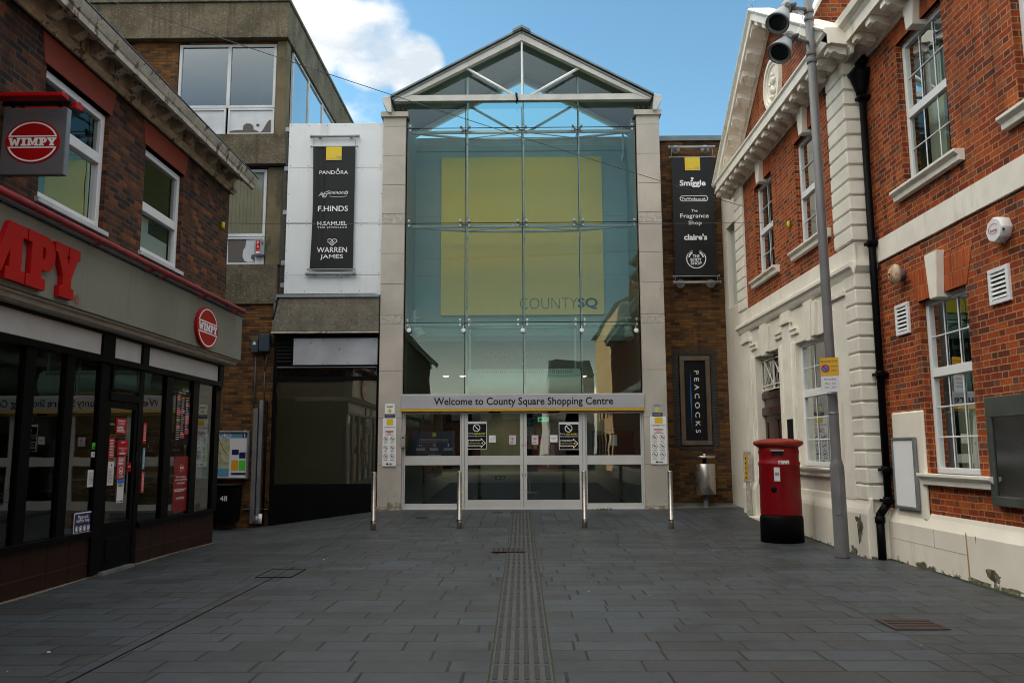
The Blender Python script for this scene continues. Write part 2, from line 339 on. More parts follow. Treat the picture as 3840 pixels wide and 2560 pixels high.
# ------------------------------------------------------------------ mesh builder
class B:
    def __init__(s): s.v = []; s.f = []; s.sm = []; s.marks = []
    def add(s, vs, fs, smooth=False):
        k = len(s.v); s.marks.append(k); s.v += [tuple(p) for p in vs]
        for f in fs: s.f.append([i+k for i in f]); s.sm.append(smooth)
        return s
    def box(s, x0, x1, y0, y1, z0, z1):
        x0, x1 = sorted((x0, x1)); y0, y1 = sorted((y0, y1)); z0, z1 = sorted((z0, z1))
        return s.add([(x, y, z) for z in (z0, z1) for y in (y0, y1) for x in (x0, x1)],
                     [(0, 2, 3, 1), (4, 5, 7, 6), (0, 1, 5, 4), (2, 6, 7, 3), (0, 4, 6, 2), (1, 3, 7, 5)])
    def poly(s, pts): return s.add(pts, [list(range(len(pts)))])
    def extr(s, pts, vec, smooth=False):
        n = len(pts); vec = Vector(vec); q = [Vector(p) for p in pts] + [Vector(p)+vec for p in pts]
        s.add(q, [[*range(n-1, -1, -1)], [*range(n, 2*n)]])
        k = len(s.v)-2*n
        for i in range(n):
            j = (i+1) % n; s.f.append([k+i, k+j, k+n+j, k+n+i]); s.sm.append(smooth)
        return s
    def lathe(s, p, d, prof, n=20, sx=1.0, sy=1.0, smooth=True, cap=True):   # prof: (radius, distance along d)
        p = Vector(p); d = Vector(d).normalized()
        a = Vector((1, 0, 0)) if abs(d.z) > .9 else Vector((0, 0, 1)).cross(d).normalized()
        a = (a - d*a.dot(d)).normalized(); b = d.cross(a)
        vs = []; fs = []
        for r, h in prof:
            for i in range(n):
                th = 2*math.pi*i/n; vs.append(p + d*h + a*(r*sx*math.cos(th)) + b*(r*sy*math.sin(th)))
        for k in range(len(prof)-1):
            for i in range(n):
                j = (i+1) % n; fs.append((k*n+i, k*n+j, (k+1)*n+j, (k+1)*n+i))
        s.add(vs, fs, smooth)
        k = len(s.v)-len(vs)
        if not cap: return s
        s.f.append([k+i for i in range(n-1, -1, -1)]); s.sm.append(False)
        s.f.append([k+(len(prof)-1)*n+i for i in range(n)]); s.sm.append(False)
        return s
    def tube(s, p, q, r, r2=None, n=10):
        p, q = Vector(p), Vector(q)
        return s.lathe(p, q-p, [(r, 0), (r if r2 is None else r2, (q-p).length)], n)
    def pipe(s, pts, r, n=10):
        for a, b in zip(pts, pts[1:]): s.tube(a, b, r, n=n)
        for a in pts[1:-1]: s.ball(a, r*1.02, n)
        return s
    def ball(s, c, r, n=10, sz=1.0):
        m = max(4, n//2)
        return s.lathe(Vector(c)-Vector((0, 0, r*sz)), (0, 0, 1), [(max(.001, r*math.sin(math.pi*i/m)), r*sz*(1-math.cos(math.pi*i/m))) for i in range(m+1)], n)
    def sweep(s, prof, p0, p1, axis):              # profile (outward, up) swept from p0 to p1; outward along axis; ends vertical
        ax = Vector(axis); pts = [Vector(p0) + ax*o + Vector((0, 0, h)) for o, h in prof]
        return s.extr(pts, Vector(p1)-Vector(p0))
    def each(s, name, mat, parent=None, bevel=0, n=1):   # every n shapes become an object of their own
        mk = s.marks[::n]+[len(s.v)]; r = []
        for a, z in zip(mk, mk[1:]):
            q = B(); q.v = s.v[a:z]
            for f, m in zip(s.f, s.sm):
                if a <= f[0] < z: q.f.append([i-a for i in f]); q.sm.append(m)
            r.append(q.out(name, mat, parent, bevel))
        return r
    def out(s, name, mat, parent=None, bevel=0, seg=1):
        me = bpy.data.meshes.new(name); me.from_pydata([tuple(v) for v in s.v], [], s.f); me.update()
        bm = bmesh.new(); bm.from_mesh(me); bmesh.ops.recalc_face_normals(bm, faces=bm.faces)
        uvl = bm.loops.layers.uv.new('UVMap')
        for f in bm.faces:
            n = f.normal; ax, ay, az = abs(n.x), abs(n.y), abs(n.z)
            for l in f.loops:
                c = l.vert.co
                l[uvl].uv = (c.y, c.z) if ax >= ay and ax >= az else (c.x, c.z) if ay >= az else (c.x, c.y)
        bm.to_mesh(me); bm.free()
        if len(s.sm) == len(me.polygons): me.polygons.foreach_set('use_smooth', s.sm)
        return link(name, me, mat, parent, bevel, seg)
def link(name, me, mat, parent=None, bevel=0, seg=1):
    o = bpy.data.objects.new(name, me); COL.objects.link(o)
    if isinstance(mat, str): mat = M[mat]
    me.materials.clear(); me.materials.append(mat)
    if parent:
        o.parent = parent
        o.matrix_parent_inverse = Matrix.Translation(-parent.location) if parent.type == 'EMPTY' else Matrix.Identity(4)
    if bevel:
        md = o.modifiers.new('edge', 'BEVEL'); md.width = bevel; md.segments = seg; md.limit_method = 'ANGLE'; md.angle_limit = R(40)
    return o
def thing(name, label, cat, loc=(0, 0, 0), group=None):
    o = bpy.data.objects.new(name, None); COL.objects.link(o); o.location = loc; o.empty_display_size = .2
    return tag(o, label, cat, group)
def tag(o, label, cat, group=None):
    o['label'] = label; o['category'] = cat
    if group: o['group'] = group
    return o
def struct(o): o['kind'] = 'structure'; return o
def dup(root, delta, label, group=None):           # copy a thing with its parts and sub-parts
    r = root.copy(); COL.objects.link(r); r.location = root.location + Vector(delta); r['label'] = label
    if group: r['group'] = group
    for ch in list(root.children):
        c = ch.copy(); COL.objects.link(c); c.parent = r; c.matrix_parent_inverse = ch.matrix_parent_inverse.copy()
        for g in list(ch.children):
            d = g.copy(); COL.objects.link(d); d.parent = c; d.matrix_parent_inverse = g.matrix_parent_inverse.copy()
    return r
def wall(b, ax, c, a0, a1, z0, z1, holes, inn):    # sheet wall with reveals; hole = (a0, a1, z0, z1)
    P = (lambda a, z, d=0: (c+d, a, z)) if ax == 'X' else (lambda a, z, d=0: (a, c+d, z))
    A = sorted({a0, a1, *[h[i] for h in holes for i in (0, 1)]}); Z = sorted({z0, z1, *[h[i] for h in holes for i in (2, 3)]})
    A = [a for a in A if a0 <= a <= a1]; Z = [z for z in Z if z0 <= z <= z1]
    for i in range(len(A)-1):
        for j in range(len(Z)-1):
            am, zm = (A[i]+A[i+1])/2, (Z[j]+Z[j+1])/2
            if any(h[0] < am < h[1] and h[2] < zm < h[3] for h in holes): continue
            b.poly([P(A[i], Z[j]), P(A[i+1], Z[j]), P(A[i+1], Z[j+1]), P(A[i], Z[j+1])])
    for h in holes:
        q = [(h[0], h[2]), (h[1], h[2]), (h[1], h[3]), (h[0], h[3])]
        for k in range(4):
            (p, z), (p2, z2) = q[k], q[(k+1) % 4]
            b.poly([P(p, z), P(p2, z2), P(p2, z2, inn), P(p, z, inn)])
    return b
def obox(b, ax, c, d0, d1, a0, a1, z0, z1):        # box on a wall plane: d = distance along the plane's axis
    return b.box(c+d0, c+d1, a0, a1, z0, z1) if ax == 'X' else b.box(a0, a1, c+d0, c+d1, z0, z1)
def room(name, ax, c, inn, depth, a0, a1, z0, z1, mat, parent):   # five inner faces behind a wall
    b = B(); P = (lambda a, d, z: (c+d, a, z)) if ax == 'X' else (lambda a, d, z: (a, c+d, z))
    e = inn*(depth)
    for q in ([(a0, inn*.26, z0), (a1, inn*.26, z0), (a1, e, z0), (a0, e, z0)], [(a0, inn*.26, z1), (a1, inn*.26, z1), (a1, e, z1), (a0, e, z1)],
              [(a0, inn*.26, z0), (a0, e, z0), (a0, e, z1), (a0, inn*.26, z1)], [(a1, inn*.26, z0), (a1, e, z0), (a1, e, z1), (a1, inn*.26, z1)],
              [(a0, e, z0), (a1, e, z0), (a1, e, z1), (a0, e, z1)]):
        b.poly([P(*p) for p in q])
    return b.out(name, mat, parent)
def window(parent, ax, c, s, a0, a1, z0, z1, rail=None, cols=0, rows=(0, 0), fw=.06, th=.07, mat='upvc', gl='glass_win', bar=.018, rec=0, name='window', extra=()):
    """framed window whose outer face is at plane c (s = direction towards the viewer)"""
    b = B(); d0, d1 = -s*(rec+th), -s*rec
    obox(b, ax, c, d0, d1, a0, a0+fw, z0, z1); obox(b, ax, c, d0, d1, a1-fw, a1, z0, z1)
    obox(b, ax, c, d0, d1, a0+fw, a1-fw, z0, z0+fw); obox(b, ax, c, d0, d1, a0+fw, a1-fw, z1-fw, z1)
    spans = [(z0+fw, z1-fw)]
    if rail:
        obox(b, ax, c, d0, d1+s*.012, a0+fw, a1-fw, rail-fw*.75, rail+fw*.75); spans = [(z0+fw, rail-fw*.75), (rail+fw*.75, z1-fw)]
    for v in extra: obox(b, ax, c, d0, d1, v-fw*.6, v+fw*.6, z0+fw, z1-fw)
    for (p, q), nr in zip(spans, rows):
        e0, e1 = -s*(rec+th*.42), -s*(rec+th*.24)
        for i in range(1, cols):
            a = a0+fw+(a1-a0-2*fw)*i/cols; obox(b, ax, c, e0, e1, a-bar/2, a+bar/2, p, q)
        for i in range(1, nr):
            z = p+(q-p)*i/nr; obox(b, ax, c, e0+s*.001, e1+s*.001, a0+fw, a1-fw, z-bar/2, z+bar/2)
    w = b.out(name, mat, parent, .004)
    g = B(); k = -s*(rec+th*.5)
    for p, q in spans:
        pts = [(a0+fw*.8, p-.005), (a1-fw*.8, p-.005), (a1-fw*.8, q+.005), (a0+fw*.8, q+.005)]
        g.poly([(c+k, a, z) if ax == 'X' else (a, c+k, z) for a, z in pts])
    g.out('pane', gl, w)
    return w

# ------------------------------------------------------------------ lettering and flat shapes
_tc = {}
def tmesh(body, off=0.0, spacing=1.0, shear=0.0, lines=1.0):
    k = (body, off, spacing, shear, lines)
    if k not in _tc:
        cu = bpy.data.curves.new('txt', 'FONT'); cu.body = body; cu.size = 1; cu.offset = off; cu.space_character = spacing; cu.shear = shear
        cu.resolution_u = 3; cu.align_x = 'CENTER' if '\n' in body else 'LEFT'; cu.space_line = lines
        o = bpy.data.objects.new('txt', cu); COL.objects.link(o)
        me = bpy.data.meshes.new_from_object(o.evaluated_get(bpy.context.evaluated_depsgraph_get()))
        _tc[k] = ([v.co.copy() for v in me.vertices], [list(p.vertices) for p in me.polygons])
        bpy.data.objects.remove(o); bpy.data.curves.remove(cu); bpy.data.meshes.remove(me)
    return _tc[k]
def smesh(splines, ext=0.0, bev=0.0):               # filled flat shape from closed outlines (holes allowed), optional depth
    cu = bpy.data.curves.new('shape', 'CURVE'); cu.dimensions = '2D'; cu.fill_mode = 'BOTH' if ext else 'FRONT'; cu.extrude = ext/2; cu.bevel_depth = bev
    for sp in splines:
        q = cu.splines.new('POLY'); q.points.add(len(sp)-1); q.use_cyclic_u = True
        for pt, (x, y) in zip(q.points, sp): pt.co = (x, y, 0, 1)
    o = bpy.data.objects.new('shape', cu); COL.objects.link(o)
    me = bpy.data.meshes.new_from_object(o.evaluated_get(bpy.context.evaluated_depsgraph_get()))
    r = ([v.co.copy() for v in me.vertices], [list(p.vertices) for p in me.polygons])
    bpy.data.objects.remove(o); bpy.data.curves.remove(cu); bpy.data.meshes.remove(me)
    return r
class Face:                                        # 2-D frame on a sign: origin o, right U, up V, normal N towards the reader
    def __init__(s, o, U, V=(0, 0, 1)):
        s.o = Vector(o); s.U = Vector(U).normalized(); s.V = Vector(V).normalized(); s.N = s.U.cross(s.V)
    def p(s, x, y, d=0): return s.o + s.U*x + s.V*y + s.N*d
    def rect(s, b, x0, x1, y0, y1, d0=0, d1=.004):
        b.extr([s.p(x0, y0, d0), s.p(x1, y0, d0), s.p(x1, y1, d0), s.p(x0, y1, d0)], s.N*(d1-d0)); return s
    def put(s, b, mesh, x, y, kx, ky, d):
        b.add([s.p(x+v.x*kx, y+v.y*ky, d+v.z*kx) for v in mesh[0]], mesh[1])
    def text(s, b, body, x0, x1, y, d=.006, h=None, **kw):    # fit the text between x0 and x1, lowest point at y
        m = tmesh(body, **kw); X = [v.x for v in m[0]]; Y = [v.y for v in m[0]]
        k = (x1-x0)/(max(X)-min(X)); ky = k if h is None else h/(max(Y)-min(Y))
        s.put(b, m, x0-min(X)*k, y-min(Y)*ky, k, ky, d); return s
    def shape(s, b, spl, d=.006, ext=0.0):
        m = smesh(spl, 0); s.put(b, m, 0, 0, 1, 1, d) if not ext else [b.extr([s.p(x, y, d) for x, y in q], s.N*ext) for q in spl]; return s
    def disc(s, b, x, y, r, d=.006, ry=None, n=32):
        return s.shape(b, [ell(x, y, r, ry or r, n)], d)
    def ring(s, b, x, y, r, r2, d=.006, n=32, k=1.0):
        return s.shape(b, [ell(x, y, r, r*k, n), ell(x, y, r2, r2*k, n)[::-1]], d)
    def lines(s, b, x0, x1, y0, y1, n, th, d=.006, ragged=.35):   # rows of illegible small print as thin bars
        for i in range(n):
            y = y1-(y1-y0)*(i+.5)/n; e = x1-(x1-x0)*ragged*random.random(); s.rect(b, x0, e, y-th/2, y+th/2, d-.001, d)
        return s
def ell(x, y, rx, ry, n=32, a0=0, a1=360):
    m = n if a1-a0 >= 360 else n+1
    return [(x+rx*math.cos(R(a0+(a1-a0)*i/n)), y+ry*math.sin(R(a0+(a1-a0)*i/n))) for i in range(m)]
def arcband(x, y, r, r2, a0, a1, k=1.0, n=20):
    return ell(x, y, r, r*k, n, a0, a1) + ell(x, y, r2, r2*k, n, a0, a1)[::-1]
GL = {  # slab-serif capitals, unit height: width, outlines
 'W': (1.30, [[(0, 1), (.44, 1), (.44, .82), (.37, .82), (.45, .42), (.57, .82), (.73, .82), (.85, .42), (.93, .82), (.86, .82), (.86, 1), (1.30, 1), (1.30, .82), (1.22, .82), (1.02, 0), (.78, 0), (.65, .42), (.52, 0), (.28, 0), (.08, .82), (0, .82)]]),
 'I': (.60, [[(0, 0), (.6, 0), (.6, .2), (.46, .2), (.46, .8), (.6, .8), (.6, 1), (0, 1), (0, .8), (.14, .8), (.14, .2), (0, .2)]]),
 'M': (1.20, [[(0, 0), (.44, 0), (.44, .2), (.36, .2), (.36, .58), (.53, .10), (.67, .10), (.84, .58), (.84, .2), (.76, .2), (.76, 0), (1.2, 0), (1.2, .2), (1.11, .2), (1.11, .8), (1.2, .8), (1.2, 1), (.80, 1), (.6, .46), (.40, 1), (0, 1), (0, .8), (.09, .8), (.09, .2), (0, .2)]]),
 'P': (.86, [[(0, 0), (.58, 0), (.58, .2), (.45, .2), (.45, .36), (.58, .36), (.70, .39), (.80, .47), (.86, .60), (.86, .76), (.80, .89), (.70, .97), (.58, 1), (0, 1), (0, .8), (.12, .8), (.12, .2), (0, .2)],
            [(.45, .55), (.45, .80), (.51, .80), (.545, .76), (.56, .68), (.545, .59), (.51, .55)]]),
 'Y': (.98, [[(0, 1), (.48, 1), (.48, .82), (.42, .82), (.51, .62), (.60, .82), (.54, .82), (.54, 1), (.98, 1), (.98, .82), (.90, .82), (.67, .40), (.67, .2), (.78, .2), (.78, 0), (.24, 0), (.24, .2), (.34, .2), (.34, .40), (.08, .82), (0, .82)]]),
}
def slab_word(word, gap=.04):
    x = 0; out = []
    for ch in word:
        wd, sp = GL[ch]; out += [[(p[0]+x, p[1]) for p in s] for s in sp]; x += wd+gap
    return out, x-gap
def burger_logo(F, parent, cx, cy, rx, ry, d, thick, disc='red', line='white_print'):
    """oval sign: red bun halves outlined in white with the word across the middle"""
    b = B(); b.extr([F.p(x, y, d) for x, y in ell(cx, cy, rx, ry, 48)], F.N*thick); b.out('logo_disc', disc, parent, .004)
    w = B(); e = d+thick+.003
    for sgn in (1, -1):
        a = [sgn*q for q in (14.5, 165.5)] if sgn > 0 else [180+14.5, 360-14.5]
        o_ = ell(cx, cy, rx*.92, ry*.92, 40, *a); i_ = ell(cx, cy, rx*.855, ry*.855, 40, *[q+(2.2 if k == 0 else -2.2) for k, q in enumerate(a)])
        # outline follows the bun and its flat side
        yb = cy+sgn*ry*.245
        i_ = [(x, max(y, yb+ry*.045) if sgn > 0 else min(y, yb-ry*.045)) for x, y in i_]
        F.shape(w, [o_, i_[::-1]], e)
    sp, W = slab_word('WIMPY'); k = rx*1.74/W; h = ry*.37
    m = smesh(sp); F.put(w, m, cx-rx*.87, cy-h/2, k, h, e)
    w.out('logo_lettering', line, parent)

# ------------------------------------------------------------------ ground
def ss(x): x = max(0, min(1, x)); return x*x*(3-2*x)
def gz(x, y):
    k = ss((y-11.5)/8.0)
    return .17*k - .36*k*max(0, min(1.15, (-3.1-x)/2.7)) + .02*k*max(0, min(1, (x-3)/2))
xs = [-300, -120, -50, -20, -10] + [-8+.4*i for i in range(41)] + [10, 20, 50, 120, 300]
ys = [-300, -120, -50, -22] + [-12+.5*i for i in range(48)] + [12+.25*i for i in range(33)] + [24, 40, 80, 160, 300]
b = B(); n = len(xs)
b.add([(x, y, gz(x, y) if y < 30 else 0) for y in ys for x in xs], [(j*n+i, j*n+i+1, (j+1)*n+i+1, (j+1)*n+i) for j in range(len(ys)-1) for i in range(n-1)], True)
struct(b.out('ground', 'paving'))
# tactile strip: slabs with raised flat ribs
slabs, ribs = B(), B()
TX0, TX1 = -.222, .205
y = 2.0; k = 0
while y < 18.75:
    y1 = y+.4
    z0, z1 = gz(0, y), gz(0, y1)
    slabs.extr([(TX0, y+.004, z0-.02), (TX1, y+.004, z0-.02), (TX1, y+.004, z0+.006), (TX0, y+.004, z0+.006)], (0, .392, z1-z0))
    for i in range(6):
        xc = TX0 + (i+.5)*(TX1-TX0)/6
        for h in range(1):
            ya, yb = y+.02, y+.38; zz = gz(0, (ya+yb)/2)
            pts = []
            for a in range(7): th = math.pi*a/6; pts.append((xc-.0165*math.cos(th), ya+.0165-.0165*math.sin(th)))
            for a in range(7): th = math.pi*a/6; pts.append((xc+.0165*math.cos(th), yb-.0165+.0165*math.sin(th)))
            sl = (z1-z0)/.4
            ribs.extr([(px, py, z0+sl*(py-y)+.005) for px, py in pts], (0, 0, .0055))
    y = y1
tp = struct(slabs.out('tactile_path', 'tactile', None, .003)); rb = ribs.out('rib', 'tactile_rib', tp, .002)
M_moss = pm('moss_joint', (.02, .035, .008), .9, var=.5, vs=20)
b = B()
for xx in (TX0-.006, TX1+.006):
    for i in range(40):
        ya = 3+i*.39; b.extr([(xx-.005, ya, gz(0, ya)+.002), (xx+.005, ya, gz(0, ya)+.002), (xx+.005, ya, gz(0, ya)+.004), (xx-.005, ya, gz(0, ya)+.004)], (0, .39, gz(0, ya+.39)-gz(0, ya)))
b.out('moss', M_moss, tp)['kind'] = 'stuff'
# slot drain
b = B()
for i in range(26):
    ya = 2+i*.346
    b.extr([(-3.009, ya, gz(-3, ya)+.001), (-2.991, ya, gz(-3, ya)+.001), (-2.991, ya, gz(-3, ya)+.004), (-3.009, ya, gz(-3, ya)+.004)], (0, .346, gz(-3, ya+.346)-gz(-3, ya)))
tag(b.out('slot_drain', 'black_print'), 'thin black slot drain running across the grey paving', 'drain')
def cover(name, x0, x1, y0, y1, label, cat, mat='iron', bars=7, along='X', frame=.03, lift=.004, fill='black_print'):
    r = thing(name, label, cat, ((x0+x1)/2, (y0+y1)/2, gz((x0+x1)/2, y0)))
    z = gz((x0+x1)/2, (y0+y1)/2)+lift
    b = B(); b.box(x0, x1, y0, y0+frame, z, z+.006); b.box(x0, x1, y1-frame, y1, z, z+.006)
    b.box(x0, x0+frame, y0+frame, y1-frame, z, z+.006); b.box(x1-frame, x1, y0+frame, y1-frame, z, z+.006); b.out('frame', mat, r)
    g = B()
    for i in range(bars):
        if along == 'X':
            a = x0+frame+(x1-x0-2*frame)*(i+.18)/bars; g.box(a, a+(x1-x0-2*frame)/bars*.64, y0+frame, y1-frame, z-.002, z+.005)
        else:
            a = y0+frame+(y1-y0-2*frame)*(i+.18)/bars; g.box(x0+frame, x1-frame, a, a+(y1-y0-2*frame)/bars*.64, z-.002, z+.005)
    g.out('grating', mat, r)
    p = B(); p.box(x0+frame, x1-frame, y0+frame, y1-frame, z-.003, z-.001); p.out('pit', fill, r)
a_, b_ = at(1795, 2068, Z=.0), at(1975, 2046, Z=.0)
cover('drain_cover', -.46, .05, 12.35, 12.80, 'brown iron gully grating set half across the ribbed strip', 'drain cover', bars=6, lift=.014)
a_ = at(3290, 2327, Z=0); b_ = at(3500, 2360, Z=0)
cover('manhole_cover', at(3315, 2340, Z=0).x, at(3315, 2340, Z=0).x+.46, at(3400, 2362, Z=0).y, at(3400, 2324, Z=0).y, 'rusty patterned manhole cover in the paving before the red brick wall', 'manhole cover', bars=5, along='Y')
cover('inspection_cover', -3.22, -2.78, 10.05, 10.75, 'recessed paved inspection cover at the end of the slot drain', 'manhole cover', 'black_print', 0, frame=.010, fill='paving')
cover('metal_plate', -.66, -.42, 18.2, 18.42, 'small brown metal plate in paving just before the sliding doors', 'cover', bars=3, along='Y')
cover('metal_plate', -.25, 0.0, 18.22, 18.44, 'small brown metal plate lying beside the ribbed strip at the doors', 'cover', bars=3, along='Y')
cover('metal_plate', -2.19, -1.96, 17.1, 17.28, 'small brown metal plate in the paving near the left stone pillar', 'cover', bars=2, along='Y')
# litter flecks
b = B()
for i in range(16):
    x, y = random.uniform(-5, 4.9), random.uniform(4.5, 16)
    if i < 3: x, y = [(3.73, 6.2), (5.0, 6.5), (-3.6, 6.4)][i]
    r = random.uniform(.005, .012) if i > 2 else .02
    b.lathe((x, y, gz(x, y)+.002), (0, 0, 1), [(r, 0), (r*.5, .004)], 6, 1, .6)
lf = b.out('litter', 'white_print'); lf['kind'] = 'stuff'; lf['label'] = 'white flecks of litter scattered on the paving'; lf['category'] = 'litter'
b = B()
for i in range(60):
    x = 1.86+random.gauss(0, .12); y = 18.86+random.uniform(-.05, .03); z = gz(x, y); h = random.uniform(.02, .07); dx = random.uniform(-.03, .03)
    b.poly([(x-.006, y, z), (x+.006, y, z), (x+dx, y-.02, z+h)])
tag(b.out('weed', 'leaf'), 'small green weed at the foot of the right door panel', 'weed')

# ================================================================== SHOPPING CENTRE ENTRANCE (glazed porch between stone pillars)
YF, YG, YB = 19.0, 19.12, 21.1
GZF = .165
mall = thing('entrance_building', 'glass gabled shopping centre entrance between two pale stone pillars', 'building', (0, YF, GZF))
JZ = [.0, .235, 1.18, 2.27, 3.37, 4.48, 4.69, 5.45, 6.19, 6.93, 7.17, 7.89, 8.63, 9.37, 9.60]
for sx, (x0, x1) in ((-1, (-3.335, -2.785)), (1, (2.84, 3.39))):
    b = B(); rb = B(); jb = B()
    for i in range(len(JZ)-1):
        tgt = rb if i in (5, 9) else b
        e = .018 if i == 0 else 0
        tgt.box(x0-e, x1+e, YF-e, YF+.75, JZ[i]+.004, JZ[i+1]-.004)
    jb.box(x0+.006, x1-.006, YF+.006, YF+.74, .0, 9.6)
    p = b.out('pillar', 'stone', mall, .004)
    rb.each('rough_band', 'stone_rough', p); jb.out('joint', 'stone_joint', p)
    c = B(); xm, ym = (x0+x1)/2, YF+.33
    ex = [(x0-.06, YF-.06), (x1+.06, YF-.06), (x1+.06, YF+.75), (x0-.06, YF+.75)]
    c.extr([(x, y, 9.6) for x, y in ex], (0, 0, .125))
    k = len(c.v); c.add([(x, y, 9.725) for x, y in ex] + [(xm, ym, 9.84)], [(0, 1, 4), (1, 2, 4), (2, 3, 4), (3, 0, 4)])
    for i in range(5):
        px = x0+.0+(.12)*i if sx < 0 else x1-.12*i
        c.tube((px, YF-.02, 9.72), (px-.01, YF-.03, 9.83), .003, n=4)
    c.out('pillar_cap', 'stone', p, .006)
# roof
XM = .055; EZ, RZ = 10.08, 11.80; EX = 3.20
slope = (RZ-EZ)/EX
for s_, nm in ((-1, 'roof'), (1, 'roof')):
    b = B()
    b.extr([(XM, 18.78, RZ), (XM+s_*EX, 18.78, EZ), (XM+s_*EX, 18.78, EZ-.045), (XM, 18.78, RZ-.045)], (0, 2.75, 0))
    r = b.out('roof', 'roof_edge', mall)
    u = B(); u.extr([(XM+s_*.012, 18.83, RZ-.075), (XM+s_*(EX-.04), 18.83, EZ-.055), (XM+s_*(EX-.04), 18.83, EZ-.10), (XM+s_*.012, 18.83, RZ-.12)], (0, 2.62, 0))
    u.out('soffit', 'roof_under', r)
    g = B(); x = XM+s_*EX
    g.extr([(x, 18.86, EZ-.02), (x+s_*.02, 18.86, EZ+.01), (x+s_*.20, 18.86, EZ-.03), (x+s_*.20, 18.86, EZ-.14), (x+s_*.06, 18.86, EZ-.40), (x-s_*.02, 18.86, EZ-.40)], (0, 2.6, 0))
    g.out('gutter', 'grey_steel', r, .006)
    cap = B(); cap.extr([(XM, 18.74, RZ+.045), (XM+s_*.22, 18.74, RZ+.045-.22*slope), (XM+s_*.22, 18.74, RZ-.02-.22*slope), (XM, 18.74, RZ-.02)], (0, 2.7, 0))
    cap.out('ridge_cap', 'roof_edge', r)
    # lap ribs across the roof edge
fr = B()
RA = .30
for s_ in (-1, 1):                                 # front rafters
    x = XM+s_*3.13
    fr.extr([(XM, 18.86, 11.70), (x, 18.86, 11.70-3.13*slope), (x, 18.86, 9.96), (x-s_*.05, 18.86, 9.96), (x-s_*.05-s_*.38, 18.86, 10.112), (XM, 18.86, 11.50)], (0, .16, 0))
fr.out('gable_rafter', 'grey_steel', mall, .008)
fr = B()
for x0, x1 in ((-3.02, -.07), (-.045, 3.13)): fr.box(x0, x1, 18.87, 19.02, 9.955, 10.108)
fr.out('tie_beam', 'grey_steel', mall, .006)
fr = B(); fr.box(-.085, -.05, 18.85, 19.04, 9.94, 10.12); fr.tube((-.09, 18.84, 10.13), (-.05, 18.84, 9.92), .02, n=8); fr.out('beam_joint', 'black', mall)
def F19(u, v, Y=18.95): return at(u, v, Y=Y)
fr = B()
fr.box(.035, .08, 18.90, 18.95, 10.105, 11.52)
fr.out('king_post', 'white_steel', mall, .01)
for (u0, v0, u1, v1) in ((1744, 254, 1937, 363), (2171, 255, 1980, 364)):
    fr = B(); fr.tube(F19(u0, v0), F19(u1, v1), .035, n=12); fr.out('brace', 'white_steel', mall)
for (u0, v0, u1, v1) in ((1766, 402, 1941, 500), (2140, 402, 1970, 500)):
    fr = B(); fr.tube(F19(u0, v0, 20.4), F19(u1, v1, 20.4), .034, n=12); fr.out('brace', 'grey_steel', mall)
for (u0, v0, u1, v1) in ((1755, 283, 1862, 345), (2155, 283, 2050, 345)):
    fr = B(); fr.tube(F19(u0, v0, 20.3), F19(u1, v1, 20.3), .03, n=10); fr.out('brace', 'roof_under', mall)
fr = B()                                           # rear rafters and tie seen against the sky
for s_ in (-1, 1):
    fr.extr([(XM, 21.15, 11.66), (XM+s_*3.0, 21.15, 11.66-3.0*slope), (XM+s_*3.0, 21.15, 11.53-3.0*slope), (XM, 21.15, 11.53)], (0, .12, 0))
fr.out('rear_rafter', 'white_steel', mall)
fr = B(); fr.box(-3.1, 3.15, 21.36, 21.5, 9.74, 10.0); fr.out('rear_beam', 'grey_steel', mall)
# side walls, rear wall, lintel
for x0, x1 in ((-3.0, -2.80), (2.85, 3.05)):
    b = B(); b.box(x0, x1, YF+.76, YB+.3, 4.5, 9.66); b.out('side_wall', 'plaster', mall)
b = B(); b.box(-3.0, 3.05, YB, YB+.25, 4.48, 9.50); b.out('rear_wall', 'plaster', mall)
b = B(); b.box(-2.99, 3.04, YB-.05, YB+.28, 9.50, 9.66); b.out('wall_coping', 'plaster', mall, .01)
b = B(); b.box(-2.99, 3.04, YB-.03, YB+.26, 4.34, 4.48); b.out('lintel', 'roof_under', mall)
b = B()
for xx in (-1.6, -.1, 1.5): b.box(xx-.004, xx+.004, YB-.003, YB+.001, 4.5, 9.5)
for zz in (6.1, 7.7): b.box(-2.8, 2.85, YB-.003, YB+.001, zz-.004, zz+.004)
b.out('wall_joint', 'grey_print', mall)
# glazing
GX = [-2.785, -1.335, .05, 1.415, 2.84]; GZ_ = [2.80, 4.53, 6.96, 9.36]
for i in range(4):
    for j in range(3):
        g = B(); x0, x1, z0, z1 = GX[i]+.006, GX[i+1]-.006, GZ_[j]+.006, GZ_[j+1]-.006
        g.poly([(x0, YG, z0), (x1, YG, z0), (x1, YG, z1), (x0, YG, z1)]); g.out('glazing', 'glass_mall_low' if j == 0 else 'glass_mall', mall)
    top = lambda x: 11.70-abs(x-XM)*slope-.12
    x0, x1 = GX[i]+.006, GX[i+1]-.006
    g = B(); g.poly([(x0, YG, 9.366), (x1, YG, 9.366), (x1, YG, top(x1)), (x0, YG, top(x0))]); g.out('glazing', 'glass_gable', mall)
g = B()
for z in GZ_[1:]: g.box(GX[0], GX[-1], YG-.006, YG+.006, z-.008, z+.008)
for x in GX[1:4]: g.box(x-.007, x+.007, YG-.005, YG+.005, 2.80, 9.9)
for x in (GX[0]+.012, GX[-1]-.012): g.box(x-.012, x+.012, YG-.01, YG+.02, 2.8, 9.6)
g.out('glazing_joint', 'black', mall)
